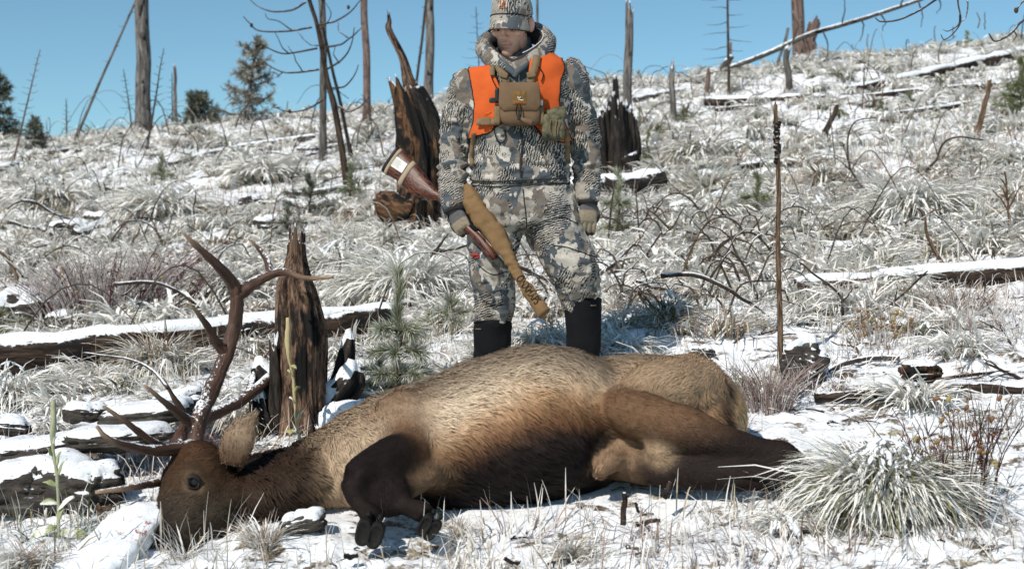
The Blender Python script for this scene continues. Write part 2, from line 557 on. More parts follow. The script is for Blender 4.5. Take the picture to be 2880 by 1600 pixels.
def m_plain(name, col, rough=0.5, spec=0.4, metal=0.0, var=0.15):
    k = NT(name); n = k.noise(k.obj(), 55, 4)
    c = k.mix(1.0, col, k.ramp(n, [(0.3, 1 - var), (0.7, 1.0)]), 'MULTIPLY')
    return k.out(c, k.math('ADD', rough - 0.06, k.math('MULTIPLY', n, 0.12)), spec, Metallic=metal)

def m_riflewood():
    k = NT('oiled_walnut'); t = k.attr('tc', 'Vector')
    w = k.wave(k.map(t, (1, 1, 0.6)), 22, 14, 3, 1.6, 'X')
    c = k.ramp(w, [(0.1, (0.022, 0.007, 0.004)), (0.5, (0.075, 0.020, 0.009)), (0.9, (0.13, 0.038, 0.016))])
    return k.out(c, 0.42, 0.3)

def m_antler():
    k = NT('antler_horn'); t = k.attr('tc', 'Vector'); a = k.attr('Col')
    n = k.noise(k.map(t, (60, 60, 5)), 1.5, 5, 0.65, 0.4); m = k.noise(k.map(t, (30, 30, 12)), 2, 4)
    c = k.mix(1.0, a, k.ramp(n, [(0.3, 0.30), (0.55, 0.85), (0.75, 1.25)]), 'MULTIPLY')
    o = k.obj(); n1 = k.noise(o, 90, 4, 0.7)
    f = k.math('ADD', k.nz(), k.math('MULTIPLY', k.math('SUBTRACT', n1, 0.5), 2.0))
    f = k.math('ADD', f, k.math('MULTIPLY', k.math('SUBTRACT', k.noise(o, 5, 2), 0.5), 1.6))
    f = k.step(f, 0.86, 1.04)
    c = k.mix(f, c, SNOW)
    k.bump(k.math('ADD', n, m), 0.8, 0.006)
    return k.out(c, 0.55, 0.3)

def m_skin():
    k = NT('skin'); a = k.attr('Col'); o = k.obj()
    n = k.noise(o, 60, 4); s = k.noise(o, 420, 2)
    c = k.mix(1.0, a, k.ramp(n, [(0.3, (0.86, 0.82, 0.80)), (0.7, 1.0)]), 'MULTIPLY')
    k.bump(s, 0.12, 0.002)
    m = k.out(c, 0.5, 0.35)
    k.b.inputs['Subsurface Weight'].default_value = 0.08
    k.b.inputs['Subsurface Radius'].default_value = (0.02, 0.008, 0.004)
    k.b.inputs['Subsurface Scale'].default_value = 0.3
    return m

M['ground'] = m_ground()
def m_blade(name, var=0.10, scale=80, tr=0.15):
    k = NT(name); a = k.attr('Col'); n = k.noise(k.obj(), scale, 3)
    c = k.mix(1.0, a, k.ramp(n, [(0.25, 1 - var), (0.75, 1.0)]), 'MULTIPLY')
    m = k.out(c, 0.8, 0.1)
    t = k.new('ShaderNodeBsdfTranslucent'); k.put(t.inputs['Color'], c)
    mx = k.new('ShaderNodeMixShader'); mx.inputs[0].default_value = tr
    k.l.new(k.b.outputs[0], mx.inputs[1]); k.l.new(t.outputs[0], mx.inputs[2])
    k.l.new(mx.outputs[0], k.n['Material Output'].inputs['Surface'])
    return m
M['grass'] = m_blade('frosted_grass')
M['fur'] = m_attr('elk_fur', 0.7, 0.12, 0.25, 120)
M['hide'] = m_attr('elk_hide', 0.8, 0.1, 0.45, 45)
M['needle'] = m_blade('pine_needles', 0.25, 60, 0.25)
M['plain_attr'] = m_attr('painted_by_kind', 0.7, 0.2, 0.2, 90)
M['snow'] = m_snow('snow', 0.0)
M['snow_dirty'] = m_snow('snow_with_litter', 0.35)
M['rock'] = m_rock('layered_rock', 0.30)
M['rock_snowy'] = m_rock('rock_under_snow', 0.55)
M['char'] = m_wood('charred_wood', (0.010, 0.009, 0.009), (0.045, 0.036, 0.030), 0.16, 0.2)
M['charsnow'] = m_wood('charred_wood_snowed', (0.010, 0.009, 0.009), (0.05, 0.040, 0.034), 0.42, 0.2)
M['rotten'] = m_wood('rotten_red_wood', (0.040, 0.020, 0.012), (0.21, 0.115, 0.062), 0.15, 0.40, 1.3, 1.0)
M['stump'] = m_wood('weathered_stump_wood', (0.028, 0.016, 0.011), (0.23, 0.145, 0.10), 0.12, 0.30, 1.3, 1.0)
M['grey'] = m_wood('grey_dead_wood', (0.075, 0.068, 0.064), (0.22, 0.20, 0.185), 0.05, 0.12, 0.5, 0.5)
M['greysnow'] = m_wood('grey_dead_wood_snowed', (0.05, 0.045, 0.042), (0.16, 0.145, 0.13), 0.45, 0.2, 0.6, 0.6)
M['redtrunk'] = m_wood('reddish_dead_trunk', (0.10, 0.065, 0.052), (0.23, 0.165, 0.145), 0.03, 0.1, 0.5, 0.5)
M['bark'] = m_wood('dark_bark', (0.022, 0.015, 0.011), (0.085, 0.058, 0.042), 0.12, 0.2, 1.0, 0.8)
M['log'] = m_wood('snowed_log_bark', (0.018, 0.012, 0.009), (0.075, 0.050, 0.037), 0.40, 0.25, 0.8, 0.8)
M['twig'] = m_wood('dark_twig', (0.028, 0.020, 0.017), (0.10, 0.075, 0.06), 0.10, 0.1, 2.0, 0.4)
M['twigsnow'] = m_wood('snowed_twig', (0.035, 0.027, 0.022), (0.12, 0.09, 0.075), 0.38, 0.1, 2.0, 0.4)
M['stick'] = m_wood('brown_stick', (0.055, 0.032, 0.020), (0.20, 0.13, 0.085), 0.06, 0.0, 1.6, 0.5)
# ------------------------------------------------------------------ ground sheet
def build_ground():
    ys = np.concatenate([np.linspace(-60, 2.5, 26)[:-1], np.linspace(2.5, 4.0, 40)[:-1], np.geomspace(4.0, 27.0, 470)[:-1], np.geomspace(27, 900, 40)])
    a = np.concatenate([-np.geomspace(26, 1.02, 22), np.linspace(-1, 1, 430), np.geomspace(1.02, 26, 22)])
    w = 0.36 * np.maximum(ys, 3.0) + 0.45
    X = a[None] * w[:, None]; Y = np.broadcast_to(ys[:, None], X.shape)
    Z = ground_z(X, Y)
    V = np.stack([X, Y, Z], -1).reshape(-1, 3)
    n = len(a); i = np.arange(len(ys) - 1)[:, None] * n; j = np.arange(n - 1)[None]
    Q = np.stack([i + j, i + j + 1, i + n + j + 1, i + n + j], -1).reshape(-1, 4)
    me = np_mesh('ground', V, Q)
    o = new_obj('ground', me, M['ground'])
    o['kind'] = 'structure'
build_ground()

# ------------------------------------------------------------------ grass
def blades(mb, root, az, length, width, t0, t1, seg, colr, cols, snow, snow_lo=0.35):
    """arching blades: t0/t1 tilt from upright at root/tip, snow lies where the blade bends over"""
    N = len(root)
    s = np.linspace(0, 1, seg + 1)
    th = t0[:, None] + (t1 - t0)[:, None] * (s[None, :-1] + 0.5 / seg) ** 1.15
    d = np.stack([np.cos(az), np.sin(az)], -1)
    dl = (length / seg)[:, None]
    hor = np.concatenate([np.zeros((N, 1)), np.cumsum(np.sin(th) * dl, 1)], 1)
    ver = np.concatenate([np.zeros((N, 1)), np.cumsum(np.cos(th) * dl, 1)], 1)
    p = np.empty((N, seg + 1, 3))
    bend = (RNG.random(N) - 0.5)[:, None] * 0.35 * hor
    p[..., 0] = root[:, None, 0] + d[:, None, 0] * hor - d[:, None, 1] * bend
    p[..., 1] = root[:, None, 1] + d[:, None, 1] * hor + d[:, None, 0] * bend
    p[..., 2] = root[:, None, 2] + ver
    wv = width[:, None] * np.array([0.7, 1.0, 1.0, 0.8, 0.2] if seg == 4 else [0.8, 1.05, 0.9, 0.25])[None]
    tw = (RNG.random(N) - 0.5) * 1.2
    sx = -d[:, 1] * np.cos(tw); sy = d[:, 0] * np.cos(tw); sz = np.sin(tw)
    side = np.stack([sx, sy, sz], -1)[:, None, :] * wv[..., None] * 0.5
    V = np.stack([p - side, p + side], 2).reshape(-1, 3)
    b = (np.arange(N) * (seg + 1) * 2)[:, None]; k = (np.arange(seg) * 2)[None]
    Q = np.stack([b + k, b + k + 1, b + k + 3, b + k + 2], -1).reshape(-1, 4)
    thp = np.concatenate([th[:, :1], th], 1)
    f = smooth01((thp - snow_lo) / 0.5 + (RNG.random((N, 1)) - 0.5) * 0.8) * snow[:, None] * smooth01(s[None] * 4.0 + 0.15)
    f = np.clip(f + (RNG.random((N, seg + 1)) - 0.5) * 0.35 * (f > 0.05), 0, 1)
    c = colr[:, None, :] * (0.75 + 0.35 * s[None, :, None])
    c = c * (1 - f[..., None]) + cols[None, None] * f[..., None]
    C = np.repeat(c[:, :, None, :], 2, 2).reshape(-1, 3)
    mb.add(V, Q, None, C)

STRAW = np.array([[0.40, 0.32, 0.21], [0.33, 0.24, 0.15], [0.47, 0.40, 0.29], [0.26, 0.17, 0.11]])
OLIVE = np.array([[0.13, 0.13, 0.045], [0.17, 0.16, 0.065], [0.21, 0.175, 0.08], [0.085, 0.085, 0.033]])
RUSSET = np.array([[0.27, 0.16, 0.12], [0.33, 0.22, 0.17], [0.24, 0.15, 0.12]])
SNOWC = np.array((0.92, 0.90, 0.855))

def tussock(mb, c, r, h, n, pal, snow=0.85, wid=0.006, seg=4, lean=(0, -0.25), flop=1.0):
    """a clump of long grass bowed over by snow"""
    c = np.asarray(c, float)
    az = RNG.random(n) * 2 * np.pi
    rr = np.sqrt(RNG.random(n)) * r * 0.33
    root = np.stack([c[0] + np.cos(az) * rr, c[1] + np.sin(az) * rr, np.full(n, c[2] - 0.01)], -1)
    az2 = az + (RNG.random(n) - 0.5) * 1.3
    az2 = np.arctan2(np.sin(az2) + lean[1], np.cos(az2) + lean[0])
    q = RNG.random(n)
    t0 = 0.12 + 0.80 * q
    t1 = t0 + (1.15 + 1.0 * RNG.random(n)) * flop
    L = (0.70 + 0.5 * RNG.random(n)) * (h * 0.62 + r * (0.34 + 0.22 * q))
    # the blades hang together in locks: each lock has its own lie, length and load of snow
    nl = max(6, int(n / 26)); lock = RNG.integers(0, nl, n); la = RNG.random(nl) * 6.283
    pull = 0.62
    az2 = np.arctan2((1 - pull) * np.sin(az2) + pull * np.sin(la[lock]), (1 - pull) * np.cos(az2) + pull * np.cos(la[lock]))
    L = L * (0.72 + 0.55 * RNG.random(nl))[lock]; t1 = t1 + (0.5 * RNG.random(nl) - 0.25)[lock]; t0 = t0 * (0.75 + 0.5 * RNG.random(nl))[lock]
    snow_l = np.where(RNG.random(nl) < snow, 0.96, 0.22)[lock]
    col = pal[RNG.integers(0, len(pal), n)] * (0.7 + 0.6 * RNG.random((n, 1)))
    sn = np.where(RNG.random(n) < snow_l, 0.85 + 0.15 * RNG.random(n), 0.10)
    blades(mb, root, az2, L, wid * (0.6 + 0.9 * RNG.random(n)), t0, np.minimum(t1, 2.75), seg, col, SNOWC, sn, 0.12)
    # thicker strands of snow lying over the bowed blades
    k = np.flatnonzero(RNG.random(n) < 0.5 * snow_l ** 2)
    if len(k):
        m = len(k); clus = az2[k]
        blades(mb, root[k] + A(0, 0, 0.006), clus + (RNG.random(m) - 0.5) * 0.35, L[k] * (0.85 + 0.2 * RNG.random(m)), wid * (1.15 + 1.2 * RNG.random(m)), t0[k] * 0.9, np.minimum(t1[k], 2.4), seg, np.broadcast_to(SNOWC, (m, 3)) * 0.98, SNOWC, np.ones(m), 0.0)

def snow_clods(mb, c, r, h, n, s):
    """little lumps of snow caught on the bowed blades"""
    for _ in range(n):
        a = RNG.random() * 6.283; q = RNG.random() ** 0.6
        x = c[0] + math.cos(a) * r * q * 0.8; y = c[1] + math.sin(a) * r * q * 0.8 - 0.03
        z = c[2] + h * (0.80 - 0.72 * q ** 2.2) - 0.01
        k = s * (0.35 + 0.75 * RNG.random())
        V, Q, T = ellipsoid((0, 0, 0), (k * (1.5 + 2.2 * RNG.random()), k * 0.8, k * 0.45), 8, 6)
        V = V @ (rotm(0, 0, math.degrees(a)) @ rotm(0, 10 + 55 * q, 0)).T + A(x, y, z)
        V = V + 0.25 * k * np.stack([vnoise(V * 60, 1), vnoise(V * 60, 2), vnoise(V * 60, 3)], -1)
        mb.add(V, Q, T, SNOWC)

GRASS_AVOID = []          # (x, y, r) kept clear
def clear(p):
    k = np.ones(len(p), bool)
    k &= ~(((p[:, 0] - 0.05) / 1.35) ** 2 + ((p[:, 1] - 5.37) / 0.42) ** 2 < 1)
    for x, y, r in GRASS_AVOID:
        k &= (p[:, 0] - x) ** 2 + (p[:, 1] - y) ** 2 > r * r
    return k

def fan(n, y0, y1, spread=0.40, pad=0.5):
    y = np.sqrt(y0 ** 2 + RNG.random(n) * (y1 ** 2 - y0 ** 2))
    x = (RNG.random(n) * 2 - 1) * (spread * y + pad)
    return np.stack([x, y], -1)

def grass_layer(name, n, y0, y1, L0, L1, w, seg, snow, dens_seed):
    mb = MB()
    p = fan(n, y0, y1)
    p = p[clear(p)]
    d = fbm(np.stack([p[:, 0] * 1.6, p[:, 1] * 1.6, np.zeros(len(p))], -1), 3, dens_seed)
    p = p[RNG.random(len(p)) < smooth01(d * 1.8 + 0.62)]
    n = len(p)
    root = np.stack([p[:, 0], p[:, 1], ground_z(p[:, 0], p[:, 1]) - 0.006], -1)
    f = fbm(np.stack([p[:, 0] * 2.2, p[:, 1] * 2.2, np.full(n, 4.0)], -1), 2, 31)
    az = f * 7.0 - np.pi / 2 + (RNG.random(n) - 0.5) * 2.2
    t0 = 0.15 + 0.8 * RNG.random(n); t1 = t0 + 0.3 + 1.1 * RNG.random(n)
    up = RNG.random(n) < 0.22
    t0 = np.where(up, 0.3 * RNG.random(n), t0); t1 = np.where(up, t0 + 0.5 * RNG.random(n), t1)
    L = (L0 + (L1 - L0) * RNG.random(n) ** 1.6)
    g = fbm(np.stack([p[:, 0] * 0.9, p[:, 1] * 0.9, np.full(n, 8.0)], -1), 2, 77)
    pal = np.where((g > 0.16)[:, None], OLIVE[RNG.integers(0, 4, n)], np.where((g < -0.12)[:, None], RUSSET[RNG.integers(0, 3, n)], STRAW[RNG.integers(0, 4, n)]))
    pal = pal * (0.75 + 0.5 * RNG.random((n, 1)))
    sn = np.where(RNG.random(n) < snow, 0.6 + 0.4 * RNG.random(n), 0.15 * RNG.random(n))
    blades(mb, root, az, L, w * (0.5 + RNG.random(n)), t0, np.minimum(t1, 2.3), seg, pal, SNOWC, sn, -0.15)
    V, Q, T, c, tc = mb.arrays()
    o = new_obj(name, np_mesh(name, V, Q, T, c), M['grass'])
    tag(o, None, None, None, 'stuff')
    return o
def build_grass():
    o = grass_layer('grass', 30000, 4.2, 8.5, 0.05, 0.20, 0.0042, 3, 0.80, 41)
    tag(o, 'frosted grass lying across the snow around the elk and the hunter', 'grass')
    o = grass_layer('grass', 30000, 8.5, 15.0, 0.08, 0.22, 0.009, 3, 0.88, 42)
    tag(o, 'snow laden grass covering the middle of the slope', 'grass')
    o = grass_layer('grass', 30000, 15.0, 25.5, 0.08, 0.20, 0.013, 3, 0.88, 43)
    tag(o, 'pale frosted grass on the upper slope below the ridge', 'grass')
    mb = MB()
    for (n, y0, y1, nb, wid, s) in ((130, 5.9, 8.5, 90, 0.0075, 1.15), (800, 8.5, 14, 56, 0.0125, 1.35), (850, 14, 24.5, 36, 0.020, 1.45)):
        p = fan(n, y0, y1); p = p[clear(p)]
        for x, y in p:
            r = (0.12 + 0.15 * RNG.random()) * s
            pal = OLIVE if RNG.random() < 0.5 else STRAW
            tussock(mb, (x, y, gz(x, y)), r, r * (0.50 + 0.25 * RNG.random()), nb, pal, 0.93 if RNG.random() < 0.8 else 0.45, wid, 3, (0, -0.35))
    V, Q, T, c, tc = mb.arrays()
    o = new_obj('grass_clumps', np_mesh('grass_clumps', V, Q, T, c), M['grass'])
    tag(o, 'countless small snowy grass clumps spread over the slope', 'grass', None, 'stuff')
    mb = MB()                                       # dry upright grass in tufts, tan and pinkish
    p = fan(15000, 5.6, 17.0); p = p[clear(p)]
    d = fbm(np.stack([p[:, 0] * 2.4, p[:, 1] * 2.4, np.full(len(p), 3.0)], -1), 2, 91)
    p = p[d > 0.22]; n = len(p)
    root = np.stack([p[:, 0], p[:, 1], ground_z(p[:, 0], p[:, 1]) - 0.005], -1)
    pal = np.vstack([STRAW, RUSSET, A(0.42, 0.32, 0.27)[None]])
    t0 = 0.25 * RNG.random(n); t1 = t0 + 0.75 * RNG.random(n)
    blades(mb, root, RNG.random(n) * 6.283, 0.10 + 0.17 * RNG.random(n), 0.0022 * p[:, 1] / 5 * (0.7 + 0.6 * RNG.random(n)), t0, t1, 3, pal[RNG.integers(0, len(pal), n)] * (0.8 + 0.4 * RNG.random((n, 1))), SNOWC, np.where(RNG.random(n) < 0.35, 0.8, 0.1), 0.1)
    V, Q, T, c, tc = mb.arrays()
    o = new_obj('dry_grass', np_mesh('dry_grass', V, Q, T, c), M['grass'])
    tag(o, 'thin dry tan grass standing in tufts through the snow', 'grass', None, 'stuff')
    mb = MB()                                       # the tangle of fine fallen twigs nobody could count
    p = np.vstack([fan(420, 7.5, 14), fan(420, 14, 24)]); p = p[clear(p)]
    for x, y in p:
        a = RNG.random() * 6.283; L = (0.15 + 0.5 * RNG.random() ** 2) * (1 + 0.03 * y); h = L * (0.05 + 0.55 * RNG.random() ** 1.5)
        c = A(x, y, gz(x, y) - 0.01); e = c + A(math.cos(a) * L, math.sin(a) * L * 0.6, 0); e[2] = gz(e[0], e[1]) + h * RNG.random()
        q = spline([c, c * 0.65 + e * 0.35 + A(0.04 * RNG.normal(), 0, h), c * 0.3 + e * 0.7 + A(0, 0, h * 0.9), e], 3)
        V, Q, T, tc = tube(q, np.linspace(1, 0.45, len(q)) * (0.0025 + 0.0035 * RNG.random()) * (0.6 + 0.05 * y), n=4)
        c0 = A(*random.choice(((0.035, 0.026, 0.022), (0.07, 0.05, 0.04), (0.13, 0.09, 0.07), (0.10, 0.085, 0.08))))
        up = smooth01((vnormals(V, Q, T)[:, 2] - 0.35) / 0.3)[:, None] * (RNG.random() < 0.5)
        mb.add(V, Q, T, c0 * (1 - up) + SNOWC * up)
    V, Q, T, c, tc = mb.arrays()
    o = new_obj('twig_tangle', np_mesh('twig_tangle', V, Q, T, c), M['plain_attr'])
    tag(o, 'tangle of fine fallen twigs strewn over the whole slope', 'twigs', None, 'stuff')
    mb = MB()
    p = fan(900, 4.3, 9.0)
    p = p[clear(p)]
    for x, y in p:
        a = RNG.random() * 6.28; L = 0.02 + 0.07 * RNG.random() ** 2; z = gz(x, y) + 0.004
        c = A(x, y, z); e = c + A(math.cos(a) * L, math.sin(a) * L, 0.012 * RNG.random())
        V, Q, T, tc = tube(np.array([c, (c + e) / 2 + A(0, 0, 0.004), e]), np.array([1, 1, 0.6]) * (0.0015 + 0.003 * RNG.random() ** 2), n=4)
        mb.add(V, Q, T, A(*random.choice(((0.03, 0.02, 0.015), (0.07, 0.045, 0.03), (0.14, 0.09, 0.06), (0.015, 0.013, 0.012)))))
    V, Q, T, c, tc = mb.arrays()
    o = new_obj('litter', np_mesh('litter', V, Q, T, c), M['plain_attr'])
    tag(o, 'scattered dark needles, chips and bark crumbs on the near snow', 'litter', None, 'stuff')
# ------------------------------------------------------------------ the elk
def build_elk():
    prims = []          # (V, Q, T, colour, flow, furlen)
    TAN = A(0.47, 0.325, 0.205); PALE = A(0.72, 0.57, 0.41); BRN = A(0.15, 0.070, 0.034); DRK = A(0.0155, 0.0105, 0.0095)
    NECK = A(0.034, 0.020, 0.013); HEAD = A(0.070, 0.043, 0.026); GREY = A(0.33, 0.25, 0.175)
    def mixc(a, b, t):
        t = np.asarray(t)[..., None]; return a * (1 - t) + b * t
    def add(V, Q, T, col, flow, fl):
        n = len(V)
        prims.append((V, Q, T, np.broadcast_to(col, (n, 3)), np.broadcast_to(flow, (n, 3)), np.broadcast_to(fl, (n,))))
    def sect(rows, n=40, power=2.2):
        """rows: u, v_top, v_bottom, y_top, y_bottom, ry -> rings across the body"""
        r = np.asarray(rows, float)
        r = spline(r, 6)
        top = np.stack([P(a[0], a[1], a[3]) for a in r]); bot = np.stack([P(a[0], a[2], a[4]) for a in r])
        c = (top + bot) / 2
        up = top - bot; rz = np.linalg.norm(up, axis=1) / 2; up /= (2 * rz)[:, None]
        fr = np.cross(up, A(1, 0, 0)); fr /= np.linalg.norm(fr, axis=1)[:, None]
        th = np.linspace(0, 2 * np.pi, n, endpoint=False); e = 2 / power
        cs = np.sign(np.cos(th)) * np.abs(np.cos(th)) ** e; sn = np.sign(np.sin(th)) * np.abs(np.sin(th)) ** e
        V = c[:, None] + up[:, None] * (rz[:, None] * cs)[..., None] + fr[:, None] * (r[:, 5][:, None] * sn)[..., None]
        m = len(c)
        vv = CV - V[..., 2] / V[..., 1] * FP                     # keep each ring between its top and bottom outline
        lo = vv.min(1)[:, None]; hi = vv.max(1)[:, None]
        vn = (r[:, 1] + 11)[:, None] + (vv - lo) / (hi - lo + 1e-6) * (r[:, 2] - r[:, 1] - 11)[:, None]
        V[..., 2] = (CV - vn) * V[..., 1] / FP; c = V.mean(1)
        i = np.arange(m - 1)[:, None] * n; j = np.arange(n)[None]; j2 = (j + 1) % n
        Q = np.stack([i + j, i + j2, i + n + j2, i + n + j], -1).reshape(-1, 4)
        V = np.vstack([V.reshape(-1, 3), c[0], c[-1]])
        k = np.arange(n); k2 = (k + 1) % n
        T = np.vstack([np.stack([k2, k, np.full(n, m * n)], -1), np.stack([(m - 1) * n + k, (m - 1) * n + k2, np.full(n, m * n + 1)], -1)])
        return V, Q, T
    # barrel of the body: shoulders to flank
    barrel = [(862, 1250, 1400, 5.36, 5.22, 0.05), (905, 1205, 1425, 5.45, 5.12, 0.17), (984, 1146, 1425, 5.52, 5.06, 0.25), (1096, 1092, 1432, 5.56, 5.02, 0.30), (1230, 1042, 1437, 5.56, 5.02, 0.32),
              (1342, 1003, 1437, 5.55, 5.03, 0.34), (1440, 972, 1434, 5.54, 5.05, 0.345), (1509, 961, 1428, 5.54, 5.07, 0.345), (1590, 968, 1412, 5.55, 5.10, 0.325), (1660, 990, 1388, 5.56, 5.15, 0.29), (1730, 1020, 1355, 5.57, 5.21, 0.23), (1800, 1062, 1315, 5.57, 5.27, 0.15), (1850, 1120, 1260, 5.54, 5.38, 0.05)]
    V, Q, T = sect(barrel)
    u = CU + V[:, 0] / V[:, 1] * FP
    tp = np.interp(u, [b[0] for b in barrel], [P(b[0], b[1], b[3])[2] for b in barrel]); bt = np.interp(u, [b[0] for b in barrel], [P(b[0], b[2], b[4])[2] for b in barrel])
    h = np.clip((tp - V[:, 2]) / (tp - bt + 1e-6), 0, 1)
    front = smooth01((5.45 - V[:, 1]) / 0.25)
    lim = np.interp(u, [870, 1050, 1180, 1300, 1450, 1600, 1720], [1.25, 1.0, 0.70, 0.57, 0.45, 0.42, 0.46])
    wob = 0.05 * fbm(V * 7, 3, 4)
    g = mixc(GREY, PALE, smooth01((h - 0.02) / 0.22)) * (1 - 0.0)
    shoulder = smooth01((1180 - u) / 160)
    g = mixc(g, mixc(GREY, TAN, 0.6) * 0.95, shoulder * 0.8)
    g = mixc(g, TAN * A(0.95, 0.80, 0.66), smooth01((h - lim + 0.34 + wob) / 0.24) * front)
    g = mixc(g, BRN, smooth01((h - lim + 0.17 + wob) / 0.16) * front)
    g = mixc(g, DRK, smooth01((h - lim + 0.04 + wob) / 0.13) * front)
    add(V, Q, T, g, A(0.9, -0.12, -0.42), 0.034)
    # hips and rump
    hips = [(1560, 1050, 1300, 5.58, 5.34, 0.05), (1620, 1012, 1330, 5.60, 5.28, 0.16), (1688, 996, 1340, 5.62, 5.24, 0.24), (1789, 986, 1325, 5.68, 5.24, 0.29), (1900, 997, 1318, 5.70, 5.25, 0.30), (1990, 1026, 1308, 5.69, 5.28, 0.27), (2050, 1070, 1288, 5.66, 5.34, 0.21), (2086, 1130, 1262, 5.62, 5.42, 0.11), (2098, 1180, 1230, 5.58, 5.48, 0.03)]
    V, Q, T = sect(hips)
    u = CU + V[:, 0] / V[:, 1] * FP; vv = CV - V[:, 2] / V[:, 1] * FP
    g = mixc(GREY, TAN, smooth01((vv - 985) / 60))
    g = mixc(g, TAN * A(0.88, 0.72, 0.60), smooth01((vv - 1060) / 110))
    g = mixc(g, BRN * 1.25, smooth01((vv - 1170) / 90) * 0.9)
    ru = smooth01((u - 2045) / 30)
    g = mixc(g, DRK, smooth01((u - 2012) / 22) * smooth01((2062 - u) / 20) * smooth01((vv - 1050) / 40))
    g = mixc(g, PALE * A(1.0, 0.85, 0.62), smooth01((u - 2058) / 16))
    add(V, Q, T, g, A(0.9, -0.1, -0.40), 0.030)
    def leg(pts, ra, col, fl=0.010, n=20, sub=5, rb=None):
        p = spline(np.array([P(*q) for q in pts]), sub)
        r = spline(np.asarray(ra, float)[:, None], sub)[:, 0]
        b = None if rb is None else spline(np.asarray(rb, float)[:, None], sub)[:, 0]
        V, Q, T, tc = tube(p, r, b, n=n, ref=(0, 1, 0))
        t = np.append(np.repeat(np.linspace(0, 1, len(p)), n), [0, 1])
        tt, X, Y = frames(p)
        fw = np.vstack([np.repeat(tt, n, 0), tt[:1], tt[-1:]])
        add(V, Q, T, col(t, V) if callable(col) else col, fw, fl)
    # upper hind leg: thigh to stifle, then back to the hock and on behind the tussock
    leg([(1960, 1110, 5.42), (1860, 1125, 5.26), (1770, 1140, 5.18), (1712, 1150, 5.20)], [0.16, 0.15, 0.10, 0.05], lambda t, V: mixc(TAN * 0.95, BRN * 1.3, smooth01((CV - V[:, 2] / V[:, 1] * FP - 1140) / 70)), 0.022)
    leg([(1715, 1140, 5.16), (1790, 1166, 5.08), (1900, 1200, 5.04), (2020, 1238, 5.04), (2130, 1268, 5.04), (2205, 1274, 5.02), (2232, 1268, 5.02)], [0.070, 0.090, 0.086, 0.068, 0.053, 0.050, 0.040],
        lambda t, V: mixc(mixc(TAN * 0.6, BRN, 0.75), DRK * 1.5, smooth01((t - 0.05) / 0.6 + 0.35 * (CV - V[:, 2] / V[:, 1] * FP - 1230) / 60)), 0.013)
    leg([(2210, 1272, 5.02), (2290, 1330, 4.98), (2370, 1400, 4.90), (2420, 1440, 4.86)], [0.043, 0.030, 0.028, 0.034], DRK * 1.6)
    # lower hind leg on the snow
    leg([(1700, 1270, 5.26), (1800, 1296, 5.15), (1900, 1322, 5.06), (2020, 1334, 5.02), (2130, 1340, 4.99), (2230, 1345, 4.97)], [0.09, 0.085, 0.070, 0.058, 0.050, 0.045], lambda t, V: mixc(mixc(TAN * 0.6, BRN, 0.4), DRK * 1.7, smooth01((t - 0.14) / 0.2)), 0.013)  # inner thigh tan darkened: shade of the recess put into the colour
    leg([(2200, 1345, 4.97), (2290, 1400, 4.90), (2370, 1455, 4.80)], [0.042, 0.030, 0.032], DRK * 1.6)
    # groin: sheath and scrotum
    V, Q, T = ellipsoid(P(1850, 1266, 5.03), (0.048, 0.045, 0.036), 16, 10, rotm(0, 25, 0)); add(V, Q, T, TAN * 0.95, A(1, 0, -0.2), 0.012)
    leg([(1760, 1255, 5.16), (1720, 1296, 5.08), (1682, 1330, 5.01)], [0.055, 0.046, 0.032], mixc(TAN, BRN, 0.45), 0.02)
    # upper foreleg: arm, forearm folded to the knee, cannon back to the hoof
    leg([(1130, 1180, 5.20), (1165, 1240, 5.04), (1150, 1290, 4.97)], [0.13, 0.11, 0.085], mixc(TAN, BRN, 0.75), 0.014)
    leg([(1168, 1275, 4.97), (1100, 1298, 4.90), (1035, 1326, 4.83), (992, 1350, 4.78)], [0.082, 0.088, 0.070, 0.056], lambda t, V: mixc(BRN * 0.6, DRK * 1.2, smooth01(t / 0.25)) * 0.8, 0.009)
    leg([(994, 1348, 4.785), (1002, 1395, 4.77), (1020, 1428, 4.745), (1046, 1452, 4.71), (1042, 1470, 4.67)], [0.058, 0.044, 0.034, 0.041, 0.034], DRK * 1.3, 0.007)
    # lower foreleg
    leg([(1245, 1290, 5.06), (1190, 1330, 4.95), (1130, 1376, 4.86), (1095, 1402, 4.82)], [0.085, 0.060, 0.047, 0.042], lambda t, V: mixc(mixc(TAN, BRN, 0.6), DRK * 1.4, smooth01((t - 0.45) / 0.35)), 0.010)
    leg([(1095, 1402, 4.82), (1140, 1420, 4.79), (1185, 1438, 4.74), (1200, 1452, 4.71)], [0.042, 0.032, 0.034, 0.034], DRK * 1.3, 0.007)
    V, Q, T = ellipsoid(P(1070, 1388, 4.82), (0.105, 0.06, 0.088), 20, 12); add(V, Q, T, DRK * 1.3, A(-0.6, 0, -0.6), 0.010)
    leg([(1075, 1318, 4.92), (1075, 1365, 4.88), (1085, 1405, 4.86)], [0.085, 0.085, 0.055], DRK * 1.2, 0.010)
    # neck with its mane
    neck = [(640, 1290, 1440, 5.42, 5.06, 0.12), (690, 1285, 1462, 5.44, 5.04, 0.155), (760, 1264, 1456, 5.46, 5.04, 0.175), (830, 1246, 1440, 5.48, 5.05, 0.19), (900, 1205, 1428, 5.50, 5.06, 0.20), (960, 1175, 1420, 5.48, 5.10, 0.16)]
    V, Q, T = sect(neck, 32)
    u = CU + V[:, 0] / V[:, 1] * FP
    add(V, Q, T, mixc(NECK, mixc(NECK, TAN, 0.75), smooth01((u - 845 - 40 * fbm(V * 9, 2, 2)) / 70)), A(0.50, -0.2, -0.75), np.where(u < 850, 0.048, 0.04))
